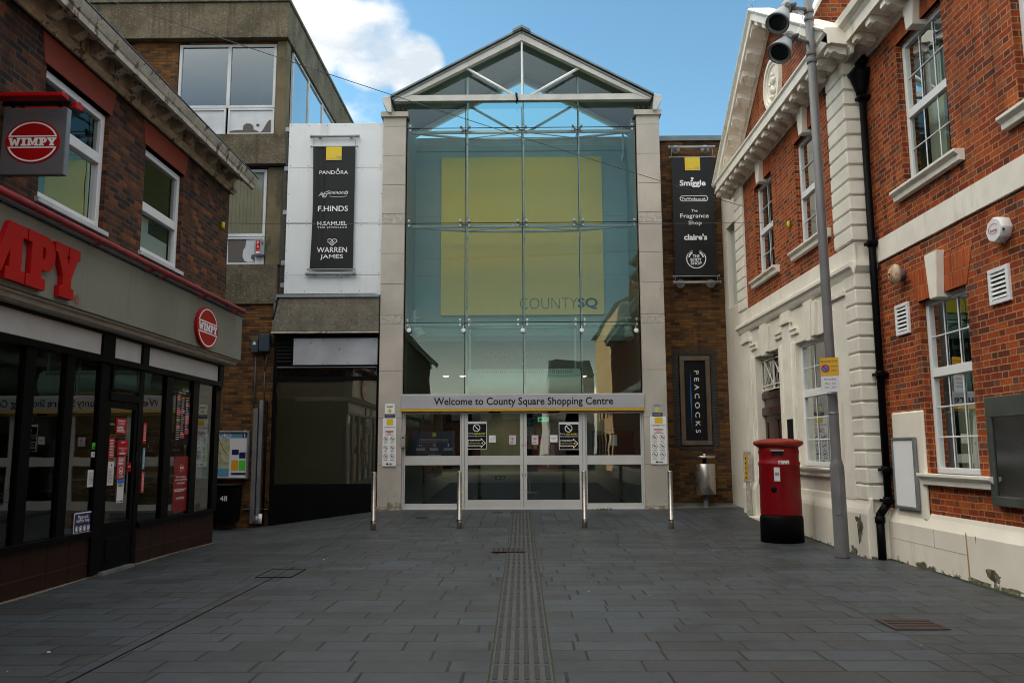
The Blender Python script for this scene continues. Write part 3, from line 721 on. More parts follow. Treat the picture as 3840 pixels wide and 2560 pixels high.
# steel rods, bowed trusses and spider fittings behind the glass
for x in GX[1:4]:
    g = B(); g.tube((x+.035, YG+.22, 2.8), (x+.035, YG+.22, 11.70-abs(x-XM)*slope-.2), .021, n=8)
    for z in (2.95, 4.3, 4.75, 6.7, 7.2, 9.1, 9.6): g.tube((x+.035, YG+.22, z-.1), (x+.035, YG+.22, z+.1), .028, n=8)
    g.out('tie_rod', 'white_steel', mall)
for z in GZ_[1:]:
    g = B(); zz = z-.03
    g.tube((GX[0]+.1, YG+.2, zz), (GX[-1]-.1, YG+.2, zz), .042, n=10)
    pts = [(GX[0]+.12, YG+.24, zz), (GX[1], YG+.62, zz), (GX[2], YG+.70, zz), (GX[3], YG+.62, zz), (GX[-1]-.12, YG+.24, zz)]
    g.pipe(pts, .032, 8)
    for x, y, q in pts[1:4]: g.tube((x, YG+.2, zz), (x, y, zz), .016, n=8)
    g.tube((GX[1], YG+.62, zz), (GX[2], YG+.2, zz), .014, n=8); g.tube((GX[3], YG+.62, zz), (GX[2], YG+.2, zz), .014, n=8)
    g.out('bowed_truss', 'white_steel', mall)
    for k, x in enumerate(GX):
        g = B()
        offs = (-.115, .1) if 0 < k < 4 else ((.09,) if k == 0 else (-.09,))
        for dx in offs:
            for dz in (.062, -.062):
                g.lathe((x+dx, YG-.022, z+dz), (0, 1, 0), [(.026, 0), (.030, .008), (.030, .02)], 12)
                g.tube((x+dx, YG, z+dz), (x+dx*.55, YG+.12, z+dz*.35), .012, n=6)
            g.box(x+dx-.02, x+dx+.02, YG+.04, YG+.06, z-.07, z+.07)
            g.tube((x+dx, YG+.09, z), (x, YG+.16, z), .02, n=8)
        g.out('glass_fitting', 'stainless', mall)
# entrance doors and side panels
DX = [-2.785, -1.34, .045, 1.41, 2.84]
def zs(v): return at(1960, v, Y=YG)[2]
ZT, ZR1, ZR0, ZL, ZB = 2.41, zs(1707.6), zs(1742), .315, .19
fb = B()
for x0, x1 in ((-2.785, -2.745), (2.80, 2.84), (-1.40, -1.33), (1.42, 1.49)): fb.box(x0, x1, YG-.03, YG+.06, ZB-.03, ZT)
fb.box(-2.785, 2.84, YG-.04, YG+.07, .13, ZB+.005)
fb.out('door_frame', 'alu', mall, .004)
for nm, x0, x1, st, zb in (('side_panel', -2.742, -1.403, .03, .30), ('door', -1.325, .041, .075, .38), ('door', .049, 1.415, .075, .38), ('side_panel', 1.493, 2.797, .03, .30)):
    d = B(); y0, y1 = (YG-.01, YG+.03) if nm == 'side_panel' else (YG-.02, YG+.04)
    dz = ZB+.006
    d.box(x0, x0+st, y0, y1, dz, ZT); d.box(x1-st, x1, y0, y1, dz, ZT)
    d.box(x0+st, x1-st, y0, y1, dz, zb); d.box(x0+st, x1-st, y0+.001, y1-.001, ZR0, ZR1); d.box(x0+st, x1-st, y0, y1, ZT-.045, ZT)
    o = d.out(nm, 'alu', mall, .003)
    g = B()
    for p, q in ((zb, ZR0), (ZR1, ZT-.045)): g.poly([(x0+st, YG+.01, p), (x1-st, YG+.01, p), (x1-st, YG+.01, q), (x0+st, YG+.01, q)])
    g.out('pane', 'glass_door', o)
    if nm == 'door':
        h = B(); xx = x1-.03 if x0 < 0 else x0+.03
        for z in (1.63, .95): h.box(xx-.006, xx+.006, y0-.008, y0, z-.03, z+.03)
        h.out('lock', 'black', o)
        h = B(); xm = (x0+x1)/2+(.0); h.box(xm-.12, xm+.16, YG-.07, YG-.03, ZT-.03, ZT+.02); h.out('sensor', 'black', o)
# welcome fascia sign (sign of its own)
def F_Y(Y, u, v): return Face(at(u, v, Y=Y), (1, 0, 0))
sg = thing('entrance_sign', 'silver welcome fascia with yellow underline above the sliding doors', 'sign', (0, YF, 2.4))
b = B(); b.box(-2.80, 2.855, YG-.16, YG+.06, 2.478, 2.80); b.out('board', 'sign_grey', sg, .004)
b = B(); b.box(-2.805, 2.86, YG-.165, YG+.05, 2.42, 2.477); b.out('yellow_strip', 'amber', sg)
b = B(); b.box(-2.80, 2.85, YG-.15, YG+.05, 2.801, 2.822); b.out('top_trim', 'alu', sg)
b = B(); Fw = Face((0, YG-.16, 0), (1, 0, 0)); p0, p1 = at(1627, 1523, Y=YG-.16), at(2299.5, 1523, Y=YG-.16)
Fw.text(b, 'Welcome to County Square Shopping Centre', p0.x, p1.x, 2.512, .004, h=.225, off=.014)
b.out('lettering', 'black_print', sg)
# yellow square panel on the rear wall
sg = thing('square_sign', 'large square yellow panel hung on the wall behind the glass', 'sign', (0, YB, 5.0))
b = B(); b.box(-2.105, 2.185, YB-.09, YB-.01, 5.02, 9.31); b.out('panel', 'yellow', sg, .004)
Fw = Face((0, YB-.09, 0), (1, 0, 0)); zl = at(2100, 1160, Y=YB)[2]; hh = at(2100, 1119, Y=YB)[2]-zl
b = B(); Fw.text(b, 'COUNTY', at(1950, 1160, Y=YB).x, at(2164, 1160, Y=YB).x, zl, .005, h=hh, off=-.022)
b.out('lettering', 'black_print', sg)
b = B(); Fw.text(b, 'SQ', at(2166, 1160, Y=YB).x, at(2241, 1160, Y=YB).x, zl-.02, .005, h=hh+.02, off=.03)
b.out('bold_lettering', 'black_print', sg)
# bracket and downpipe inside porch
b = B(); q = [at(2332, 470, Y=20.9), at(2336, 515, Y=20.9), at(2336, 575, Y=20.9), at(2330, 605, Y=20.9)]; b.pipe(q, .03)
b.out('rainwater_pipe', 'white_steel', mall)
# round lights along the glass
for k, u in enumerate((1533.7, 1738, 1961, 2182, 2386)):
    c = at(u, 1239, Y=YG-.08)
    r = thing('round_light', ['leftmost', 'second from left', 'middle', 'second from right', 'rightmost'][k] + ' of the five small round white lights on the glass front', 'light', c, 'round white lights on the glazing')
    b = B(); b.lathe((c.x, YG-.10, c.z), (0, 1, 0), [(.035, 0), (.052, .006), (.056, .02), (.05, .05)], 20); b.out('lamp_face', 'white_print', r)
    b = B(); b.tube((c.x, YG-.05, c.z), (c.x, YG+.05, c.z), .02, n=8); b.tube((c.x, YG-.03, c.z), (c.x, YG-.03, c.z+.12), .008, n=6); b.out('stem', 'stainless', r)
for k, (u0, v0, u1, v1) in enumerate(((1556, 1222, 1584, 1268), (2352, 1222, 2358, 1265))):
    p, q = at(u0, v0, Y=20.0), at(u1, v1, Y=19.9)
    r = thing('spotlight', ('white cylinder spotlight inside the glass near the left pillar', 'white cylinder spotlight inside the glass near the right pillar')[k], 'spotlight', p, 'cylinder spotlights inside the glass')
    d = (q-p).normalized()
    b = B(); b.lathe(p, q-p, [(.07, 0), (.115, .05), (.115, .2), (.10, .205), (.10, .22), (.125, .225), (.125, .36)], 18); b.out('housing', 'white_steel', r)
    b = B(); b.tube(p, p+Vector((0, .1, .22)), .016); b.tube(p+Vector((-.12, .1, .22)), p+Vector((.12, .1, .22)), .02); b.out('bracket', 'white_steel', r)
bx = at(1552, 1185, Y=20.9)
r = thing('junction_box', 'small white junction box on the porch wall beside the yellow panel', 'box', bx)
b = B(); b.box(bx.x-.08, bx.x+.06, 20.85, 20.95, bx.z-.16, bx.z+.14); b.out('box', 'upvc', r, .01)
b = B(); b.tube((bx.x-.02, 20.9, bx.z+.14), (bx.x-.02, 20.9, bx.z+.4), .012); b.out('cable', 'cable', r)
# ------------------------------------------------------------------ mall interior
def rz(y): return .17+max(0, min(6.2, y-YG))*.078
b = B(); yy = [YG+.07, 25.3, 42]
b.add([(x, y, rz(y)) for y in yy for x in (-6.5, 6.5)], [(0, 1, 3, 2), (2, 3, 5, 4)]); mfl = struct(b.out('mall_floor', 'mall_floor'))
b = B()
for i in range(16): b.box(-4.2+i*.6-.004, -4.2+i*.6+.004, 25.2, 40, rz(30)+.001, rz(30)+.003)
for i in range(14): b.box(-5, 5, 25.6+i-.004, 25.6+i+.004, rz(30)+.001, rz(30)+.003)
b.out('joint', 'grey_print', mfl)
for x0, x1, y0, y1, lb in ((-2.45, .10, 19.6, 24.2, 'charcoal entrance mat inside doors, left half'), (.13, 2.55, 19.6, 24.2, 'charcoal entrance mat inside doors, right half')):
    b = B(); b.extr([(x0, y0, rz(y0)+.004), (x1, y0, rz(y0)+.004), (x1-(.35 if x0 > 0 else 0), y1, rz(y1)+.004), (x0+(.35 if x0 < 0 else 0), y1, rz(y1)+.004)], (0, 0, .012)); tag(b.out('entrance_mat', 'mat'), lb, 'mat', 'entrance mats')
b = B()
b.box(-3.3, -2.9, YF+.8, 30, .0, 4.52); b.box(2.95, 3.3, YF+.8, 33, .0, 4.52)
b.box(-6.6, 6.6, 40, 40.2, 0, 4.52); b.box(-6.6, -6.4, 30, 40, 0, 4.52); b.box(6.4, 6.6, 33, 40, 0, 4.52); b.box(-6.4, -3.3, 30, 30.2, 0, 4.52); b.box(3.3, 6.4, 33, 33.2, 0, 4.52)
b.out('mall_wall', 'mall_wall', mall)
b = B(); b.box(-6.6, 6.6, YB+.3, 40.2, 4.5, 4.6); b.out('mall_ceiling', 'plaster', mall)
b = B()
for x0, x1, z1, yy_ in ((-2.88, -2.86, 2.9, 24), (-2.88, -2.86, 2.9, 27)):
    b.box(x0, x1, yy_, yy_+2.2, .5, z1)
b.out('shop_window', 'navy', mall)
b = B(); b.box(-6, -2.0, 39.8, 39.98, .6, 3.6); b.box(1.8, 3.1, 39.8, 39.98, .6, 3.3); b.out('dark_shopfront', 'black_gloss', mall)
b = B(); b.box(.2, 1.75, 39.75, 39.97, .6, 2.2); b.out('red_shopfront', 'red', mall)
b = B(); b.box(.25, 3.0, 39.7, 39.97, 2.9, 3.5); b.out('dark_fascia', 'black_gloss', mall)
b = B()
for i in range(5): b.box(.3+i*.28, .48+i*.28, 39.70, 39.74, .9, 1.8)
b.out('window_display', 'mall_wall', mall)
for k, (u, v) in enumerate(((1672, 1408), (1735, 1408), (1888, 1475), (2240, 1410), (2188, 1408))):
    c = at(u, v, Z=4.47); k_ = min(1, 38/c.y) if c.y > 0 else 1; c = Vector((c.x*k_, c.y*k_, 4.47))
    r = thing('downlight', ['lit ceiling downlight deep in the mall, far left', 'lit ceiling downlight left of the white air curtain', 'lit downlight just over the welcome sign', 'lit ceiling downlight deep in the mall, far right', 'lit ceiling downlight right of the white air curtain'][k], 'light', c, 'lit mall downlights')
    b = B(); b.lathe((c.x, c.y, 4.44), (0, 0, 1), [(.11, 0), (.11, .05)], 16); b.out('lamp', 'lamp_on', r)
    b = B(); b.lathe((c.x, c.y, 4.45), (0, 0, 1), [(.15, 0), (.15, .045)], 16); b.out('rim', 'white_steel', r)
    ld = bpy.data.lights.new('downlight_lamp', 'SPOT'); ld.energy = 42; ld.spot_size = R(140); ld.spot_blend = 1; ld.color = (1, .80, .52); ld.shadow_soft_size = .15
    lo = bpy.data.objects.new('downlight_lamp', ld); COL.objects.link(lo); lo.parent = r; lo.location = (0, 0, -.25)
# air curtain
r = thing('air_curtain', 'white drum shaped air curtain hanging behind the glass over the doors', 'air curtain', (0, 20.6, 3.2))
YA = 20.3; xa, xb = at(1749.5, 1430, Y=YA).x, at(2175.5, 1430, Y=YA).x; za, zb = at(1960, 1382, Y=YA).z, at(1960, 1478, Y=YA).z
zm, rr = (za+zb)/2-.03, (za-zb)/2+.03
b = B(); b.lathe((xa, YA, zm), (1, 0, 0), [(rr*.94, 0), (rr, .03), (rr, xb-xa-.03), (rr*.94, xb-xa)], 32); b.out('drum', 'white_steel', r)
b = B()
for i in range(46):
    x = xa+.22+i*(xb-xa-.44)/45; b.box(x-.012, x+.012, YA-rr*.82, YA-rr*.60, zm+rr*.60, zm+rr*.83)
b.out('grille', 'grey_steel', r)
b = B()
for u in (1763, 2157): x = at(u, 1300, Y=YA).x; b.tube((x, YA, zm+rr*.9), (x, YA, 4.8), .028); b.tube((x, YA, 4.7), (x, YB, 4.7), .03)
b.out('hanger', 'white_steel', r)
b = B(); q = [at(1769, 1250, Y=YA), at(1771, 1320, Y=YA), at(1786, 1382, Y=YA)]; b.pipe(q, .016, 8); b.out('cable', 'cable', r)
# hanging directory sign
r = thing('directory_sign', 'pale hanging directory sign with three rows inside the mall', 'sign', (0, 24.5, 3.7))
YS = 24.5; x0, x1 = at(1823, 1340, Y=YS).x, at(2066, 1340, Y=YS).x; z0, z1 = at(1940, 1369, Y=YS).z, at(1940, 1311, Y=YS).z
b = B(); b.box(x0, x1, YS, YS+.08, z0, z1); b.out('board', 'white_print', r)
b = B(); b.box(x0, x1, YS-.004, YS+.085, z1+.002, z1+.04); b.out('yellow_edge', 'yellow_sign', r)
b = B()
for x in (x0+.3, x1-.3): b.tube((x, YS+.04, z1+.04), (x, YS+.04, 4.5), .01, n=6)
b.out('hanger', 'grey_steel', r)
Fw = Face((0, YS, 0), (1, 0, 0)); hh = (z1-z0)/3
b = B()
for i, (s_, wd) in enumerate((('Main Square & Malls', .93), ('Lifts & Car Parks', .76), ('Toilets & Baby Change', 1.0))):
    Fw.text(b, s_, x0+.04, x0+.04+wd*.98, z1-hh*(i+.78), .004)
    y_ = z1-hh*(i+.5); xx = x1-.10; s3 = .055
    if i == 0: Fw.shape(b, [[(xx-.012, y_-s3), (xx+.012, y_-s3), (xx+.012, y_+.01), (xx+.045, y_-.015), (xx+.045, y_+.012), (xx, y_+s3), (xx-.045, y_+.012), (xx-.045, y_-.015), (xx-.012, y_+.01)]], .004)
    else: Fw.shape(b, [[(xx+.05, y_-.038), (xx+.036, y_-.05), (xx-.018, y_+.004), (xx-.018, y_-.03), (xx-.05, y_-.03), (xx-.05, y_+.05), (xx+.03, y_+.05), (xx+.03, y_+.022), (xx-.002, y_+.022)]], .004)
b.out('lettering', 'black_print', r)
for mt, us in (('green_print', (1941.6,)), ('red_print', (1972.5,)), ('yellow_print', (1988,)), ('grey_print', (2012, 2027))):
    b = B()
    for u in us: c = at(u, 1340, Y=YS); Fw.disc(b, c.x, z1-hh*1.5, .05, .004, n=16)
    b.out('symbol', mt, r)
# exit sign and stand signs inside
c = at(2037, 1572, Y=30)
r = thing('exit_sign', 'small green lit exit sign deep inside the mall', 'sign', c)
b = B(); b.box(c.x-.2, c.x+.2, 29.98, 30.04, c.z-.08, c.z+.08); b.out('panel', 'exit', r)
b = B(); Fw = Face((c.x, 29.98, c.z), (1, 0, 0)); Fw.rect(b, -.15, -.03, -.045, .045); Fw.rect(b, .02, .15, -.02, .02); b.out('symbol', 'white_print', r)
r = thing('poster_stand', 'blue poster board on a round based stand behind right door', 'sign stand', (at(1984, 1800, Y=22).x, 22, rz(22)))
x0, x1 = at(1972, 1650, Y=22).x, at(2013, 1650, Y=22).x; zt, zb_ = at(1990, 1569, Y=22).z, at(1990, 1651, Y=22).z
b = B(); b.box(x0, x1, 22, 22.04, zb_, zt); b.out('board', 'sky_print', r)
b = B(); Fw = Face((0, 22, 0), (1, 0, 0)); Fw.lines(b, x0+.05, x1-.03, zt-.3, zt-.08, 2, .06); Fw.disc(b, (x0+x1)/2-.03, zb_+.25, .13); b.out('print', 'paper', r)
zc, zd = at(1990, 1683, Y=22).z, at(1990, 1767, Y=22).z
b = B(); b.box(x0, x1+.02, 21.99, 22.05, zd, zc); b.out('lower_board', 'black_print', r)
xm = (x0+x1)/2-.05; b = B(); b.tube((xm, 22.02, rz(22)), (xm, 22.02, zt), .03); b.lathe((xm, 22.02, rz(22)), (0, 0, 1), [(.26, 0), (.26, .02), (.05, .03)], 24); b.out('stand', 'grey_steel', r)
r = thing('floor_sign', 'small folding yellow and black floor sign on mall ramp', 'floor sign', at(1876, 1790, Y=25))
c = at(1876, 1797, Y=24.6); b = B(); b.box(c.x-.16, c.x+.16, 24.55, 24.62, c.z, c.z+.12); b.out('board', 'iron', r); b = B(); b.box(c.x-.10, c.x-.02, 24.54, 24.55, c.z+.03, c.z+.09); b.box(c.x+.03, c.x+.11, 24.54, 24.55, c.z+.03, c.z+.09); b.out('print', 'yellow_sign', r)
# ------------------------------------------------------------------ notices on the doors
def board(name, label, cat, Y, u0, v0, u1, v1, mat, thick=.006, group=None):
    p, q = at(u0, v1, Y=Y), at(u1, v0, Y=Y)
    r = thing(name, label, cat, p, group)
    b = B(); b.box(p.x, q.x, Y-thick, Y, p.z, q.z); b.out('sheet', mat, r)
    return r, Face((p.x, Y-thick, p.z), (1, 0, 0)), q.x-p.x, q.z-p.z
YD = YG-.003
for lb, (u0, v0, u1, v1) in (('black and yellow no entry poster with white arrow on left sliding door', (1751.6, 1580, 1825.3, 1684)), ('black and yellow no entry poster with white arrow on right sliding door', (2096.4, 1581.8, 2171, 1685.6))):
    r, Fw, W, H_ = board('notice', lb, 'poster', YD, u0, v0, u1, v1, 'white_print', group='no entry posters')
    b = B(); Fw.rect(b, .012, W-.012, .012, H_*.92, 0, .002); b.out('ground_print', 'black_print', r)
    b = B(); cx, cy, rr_ = W*.48, H_*.77, W*.19
    Fw.ring(b, cx, cy, rr_, rr_*.82, .004); k = rr_*.9/1.414
    Fw.shape(b, [[(cx-k, cy+k+.012), (cx-k-.012, cy+k), (cx+k, cy-k-.012), (cx+k+.012, cy-k)]], .0045)
    Fw.text(b, 'Sorry,', W*.07, W*.33, H_*.535, .004); Fw.text(b, 'here during lockdown', W*.07, W*.93, H_*.445, .004)
    Fw.text(b, 'Please walk up', W*.18, W*.62, H_*.285, .004); Fw.text(b, 'Bank Street to the', W*.14, W*.66, H_*.215, .004)
    ar = [(.04, .115), (.70, .115), (.70, .04), (.95, .225), (.70, .41), (.70, .345), (.04, .345)]
    ai = [(.065, .135), (.73, .135), (.73, .095), (.90, .225), (.73, .355), (.73, .325), (.065, .325)]
    Fw.shape(b, [[(x*W, y*H_) for x, y in ar], [(x*W, y*H_) for x, y in ai][::-1]], .004)
    b.out('lettering', 'white_print', r)
    b = B(); Fw.text(b, 'NO ENTRY', W*.37, W*.94, H_*.53, .004, off=.02); Fw.text(b, 'HIGH STREET ENTRANCE', W*.09, W*.71, H_*.15, .004)
    Fw.shape(b, [[(W*.72, H_*.21), (W*.77, H_*.21), (W*.77, H_*.18), (W*.82, H_*.225), (W*.77, H_*.27), (W*.77, H_*.24), (W*.72, H_*.24)]], .004)
    b.out('yellow_lettering', 'yellow_print', r)
for k, (u0, v0, u1, v1) in enumerate(((1833.7, 1631.5, 1858.7, 1658), (2063.2, 1630.5, 2090.3, 1657.2))):
    r, Fw, W, H_ = board('notice', ('white automatic door notice on the left sliding door', 'white automatic door notice on the right sliding door')[k], 'notice', YD, u0, v0, u1, v1, 'white_print', group='automatic door notices')
    b = B(); Fw.text(b, 'Automatic', W*.12, W*.88, H_*.52, .003); Fw.text(b, 'door', W*.32, W*.68, H_*.32, .003); b.out('lettering', 'black_print', r)
for k, (u0, v0, u1, v1) in enumerate(((1909.4, 1631.5, 1934, 1665.3), (1994, 1631.5, 2018.3, 1666.4))):
    r, Fw, W, H_ = board('notice', ('grey face covering notice near the edge of the left door', 'grey face covering notice near the edge of the right door')[k], 'notice', YD, u0, v0, u1, v1, 'paper', group='face covering notices')
    b = B(); Fw.ring(b, W*.5, H_*.68, W*.30, W*.26, .003, 20); Fw.rect(b, W*.38, W*.62, H_*.58, H_*.72, 0, .002); Fw.lines(b, W*.15, W*.85, H_*.08, H_*.35, 3, H_*.03, .003); b.out('print', 'red_print', r)
r, Fw, W, H_ = board('welcome_board', 'navy blue welcome board behind the left glass side panel', 'sign', 19.30, 1548.7, 1615.6, 1707.6, 1712, 'navy', .03)
b = B(); Fw.text(b, 'Welcome to County Square', W*.16, W*.84, H_*.62, .003); Fw.lines(b, W*.16, W*.84, H_*.57, H_*.60, 1, .006, .003, 0)
for k, cx in enumerate((.18, .51, .84)): Fw.lines(b, W*(cx-.11), W*(cx+.11), H_*.24, H_*.34, 3, .010, .003, .1)
Fw.lines(b, W*.36, W*.66, H_*.05, H_*.09, 1, .012, .003, 0)
for dx in (0, .035): Fw.shape(b, [[(W*(.475+dx), H_*.45), (W*(.51+dx), H_*.52), (W*(.52+dx), H_*.52), (W*(.487+dx), H_*.45), (W*(.52+dx), H_*.38), (W*(.51+dx), H_*.38)]], .003)
Fw.shape(b, [[(W*.82, H_*.39), (W*.86, H_*.39), (W*.86, H_*.41), (W*.845, H_*.45), (W*.86, H_*.49), (W*.86, H_*.51), (W*.82, H_*.51), (W*.82, H_*.49), (W*.835, H_*.45), (W*.82, H_*.41)]], .003)
for dx in (-.02, .02): Fw.shape(b, [[(W*(.18+dx), H_*.39), (W*(.18+dx*1.8), H_*.42), (W*(.18+dx*1.8), H_*.50), (W*(.18+dx*.9), H_*.46)]], .003)
b.out('lettering', 'white_print', r)
b = B(); Fw.rect(b, W*.46, W*.55, H_*.78, H_*.94, 0, .003); b.out('yellow_square', 'yellow_print', r)
r, Fw, W, H_ = board('dark_screen', 'dark screen behind the right glass side panel with white sheet', 'screen', 19.6, 2220.4, 1614.6, 2377.6, 1706, 'black_gloss', .03)
b = B(); Fw.rect(b, W*.425, W*.59, H_*.39, H_*.83, 0, .003); b.out('sheet_print', 'paper', r)
c = at(1518, 1651, Y=YF+.05); r = thing('intercom_box', 'brushed steel box on the door jamb beside left stone pillar', 'box', c)
b = B(); b.box(c.x-.075, c.x+.02, YF-.06, YF+.10, c.z-.16, c.z+.155); b.out('box', 'stainless', r, .006); b = B(); b.box(c.x-.05, c.x, YF-.066, YF-.059, c.z+.05, c.z+.08); b.out('slot', 'black', r)
# opening hours panels on the pillars
def hours(side, u0, v0, u1, v1, s0, s1):
    lb = side+' stone pillar'
    r, Fw, W, H_ = board('hours_sign', 'tall white opening hours panel on the '+lb, 'sign', YF-.001, u0, v0, u1, v1, 'white_print', .03, 'opening hours panels')
    b = B(); Fw.rect(b, W*.28, W*.76, H_*.855, H_*.985, 0, .003); b.out('yellow_square', 'yellow_sign', r)
    b = B(); Fw.text(b, 'Opening Hours', W*.08, W*.92, H_*.79, .003, off=.01); b.out('heading', 'black_print', r); b = B()
    for ix in (.25, .73):
        for k, iy in enumerate((.565, .38, .205)):
            cx, cy, q = W*ix, H_*iy, W*.17
            Fw.ring(b, cx, cy, q, q*.88, .003, 20); Fw.lines(b, cx-q*.9, cx+q*.9, cy-q*1.9, cy-q*1.3, 1, .012, .003, .2)
            Fw.disc(b, cx-q*.2, cy+q*.1, q*.28, .003, n=10); Fw.rect(b, cx-q*.1, cx+q*.5, cy-q*.35, cy, 0, .003)
    Fw.rect(b, W*.28, W*.45, H_*.03, H_*.06, 0, .003); Fw.lines(b, W*.50, W*.74, H_*.025, H_*.06, 2, .012, .003, 0)
    b.out('pictogram', 'black_print', r)
    b = B()
    for k, (a, c_) in enumerate(((.2, .8), (.2, .8), (.36, .62), (.2, .8))): Fw.lines(b, W*a, W*c_, H_*(.72-k*.026), H_*(.745-k*.026), 1, .014, .003, 0)
    for ix in (.25, .73):
        for k, iy in enumerate((.565, .38, .205)):
            if ix > .5 and k == 2: continue
            cx, cy, q = W*ix, H_*iy, W*.12; Fw.shape(b, [[(cx-q, cy+q+.006), (cx-q-.006, cy+q), (cx+q, cy-q-.006), (cx+q+.006, cy-q)]], .0045)
    b.out('red_lettering', 'red_print', r)
    r, Fw, W, H_ = board('small_sign', ('small white' if side == 'left' else 'small grey')+' notice with yellow diamond on the '+lb, 'sign', YF-.001, *s0, 'white_print' if side == 'left' else 'sign_grey', .012, 'diamond notices')
    b = B(); cx, cy, q = W*.5, H_*.32, W*.25; Fw.shape(b, [[(cx-q, cy), (cx, cy-q), (cx+q, cy), (cx, cy+q)]], .003); Fw.rect(b, W*.08, W*.18, H_*.86, H_*.95, 0, .002); Fw.rect(b, W*.82, W*.92, H_*.86, H_*.95, 0, .002); b.out('yellow_print', 'yellow_print', r)
    b = B(); Fw.lines(b, W*.18, W*.82, H_*.62, H_*.78, 2, .014, .003, .1); Fw.lines(b, W*.44, W*.58, H_*.26, H_*.36, 2, .012, .005, .1); b.out('lettering', 'grey_print', r)
    r, Fw, W, H_ = board('plaque', 'narrow navy plaque above hours panel on the '+lb, 'plaque', YF-.001, *s1, 'navy', .012, 'navy plaques')
    b = B(); Fw.lines(b, W*.1, W*.9, H_*.2, H_*.85, 2, .014, .003, .1); b.out('lettering', 'grey_print', r)
hours('left', 1433.8, 1567, 1487.2, 1746.8, (1443.3, 1513.2, 1480.5, 1551.4), (1442.9, 1552.4, 1480.5, 1566))
hours('right', 2441.5, 1561, 2497, 1739.4, (2445.6, 1508.7, 2483, 1547), (2446.8, 1548, 2484, 1560.5))

# ================================================================== BANNERS
def banner(Y, tl, tr, bl, br, pole_t, pole_b, label, wrinkle):
    TL, TR, BL, BR = (at(*p, Y=Y) for p in (tl, tr, bl, br))
    x0, x1 = (TL.x+BL.x)/2, (TR.x+BR.x)/2; z0, z1 = BL.z, TL.z
    r = thing('banner', label, 'banner', (x0, Y, z0), 'hanging shop banners')
    b = B(); n_, m_ = 18, 36
    for j in range(m_+1):
        for i in range(n_+1):
            a, c = i/n_, j/m_
            d = wrinkle*(.035*math.exp(-((a-.16-.06*math.sin(c*3))/.06)**2)*ss(c*1.4) - .05*math.exp(-(a/.10)**2)*math.sin(math.pi*c)) + .004*math.sin(a*9+c*5)
            b.v.append((x0+(x1-x0)*a + wrinkle*(.045*math.exp(-(a/.2)**2)*math.sin(math.pi*c)), Y+d, z0+(z1-z0)*c))
    for j in range(m_):
        for i in range(n_): k = j*(n_+1)+i; b.f.append([k, k+1, k+n_+2, k+n_+1]); b.sm.append(True)
    b.out('cloth', 'banner', r)
    for (u0, u1, v), nm, zz in ((pole_t, 'top_pole', z1), (pole_b, 'bottom_pole', z0)):
        p, q = at(u0, v, Y=Y), at(u1, v, Y=Y); b = B()
        b.tube(p, (q.x, Y, p.z), .033, n=14)
        for k in (0, 1): e = (p.x if k == 0 else q.x); b.tube((e-.02, Y, p.z), (e+.02, Y, p.z), .042, n=14)
        for k in (.17, .83):
            x = p.x+(q.x-p.x)*k; b.lathe((x, Y+.16, p.z), (0, -1, 0), [(.11, 0), (.11, .015), (.03, .02), (.03, .16)], 22)
        for x in (x0+.0, x1-.0): b.tube((x, Y, p.z), (x, Y, zz), .006, n=6)
        b.out(nm, 'flood' , r)
        b = B(); b.tube((x0-.05, Y, zz), (x1+.05, Y, zz), .014, n=8); b.tube((x0-.06, Y, zz), (x0-.03, Y, zz), .026, n=8); b.tube((x1+.03, Y, zz), (x1+.06, Y, zz), .026, n=8); b.out('batten', 'flood', r)
    Fw = Face((x0, Y-.05*0-.004, z0), (1, 0, 0)); W, H_ = x1-x0, z1-z0
    Y3 = .012
    b = B(); Fw.rect(b, W*.315, W*.68, H_*.885, H_*.995, .004, Y3); b.out('yellow_square', 'yellow_sign', r)
    b = B(); Fw.text(b, 'SQ', W*.56, W*.665, H_*.892, Y3+.002, off=.02); Fw.text(b, 'COUNTY', W*.335, W*.55, H_*.892, Y3+.002, off=-.02); b.out('dark_lettering', 'grey_print', r)
    b = B(); return r, Fw, W, H_, b, Y3
r, Fw, W, H_, b, D = banner(19.0, (1175, 550), (1335, 550), (1160, 1009.7), (1321, 1009), (1167, 1345, 512), (1148, 1330.6, 1027), 'black shop banner hanging on the white cladding panel', 1)
def T(s_, x0, x1, y, **k):
    q = B(); Fw.text(q, s_, W*x0, W*x1, H_*y, D, **k); q.out('lettering', 'white_print', r)
T('PANDORA', .17, .84, .768, h=H_*.030, off=.002); T('WARREN', .16, .86, .132, h=H_*.043, off=.008); T('JAMES', .24, .77, .074, h=H_*.043, off=.008)
Fw.shape(b, [ell(W*.603, H_*.806, .022, .016, 12)], D)
for k in (-1, 0, 1): Fw.shape(b, [[(W*.603+k*.016-.006, H_*.806), (W*.603+k*.022, H_*.822), (W*.603+k*.016+.006, H_*.806)]], D)
T('F.HINDS', .16, .86, .465, h=H_*.044, off=.012); T('H.SAMUEL', .155, .845, .350, h=H_*.033, off=.012); T('THE JEWELLER', .155, .85, .325, h=H_*.015, spacing=1.25, off=.01)
T('Simmonds', .35, .86, .605, shear=.32, off=.0); T('AE', .16, .36, .590, shear=.4, off=-.008)
Fw.shape(b, [arcband(W*.62, H_*.64, W*.42, W*.405, 240, 300, .42)], D); Fw.ring(b, W*.30, H_*.595, W*.055, W*.042, D, 16)
for sx in (-1, 1): Fw.shape(b, [arcband(W*.51+sx*W*.055, H_*.222, W*.062, W*.048, -20 if sx > 0 else 20, 200 if sx > 0 else 160)], D)
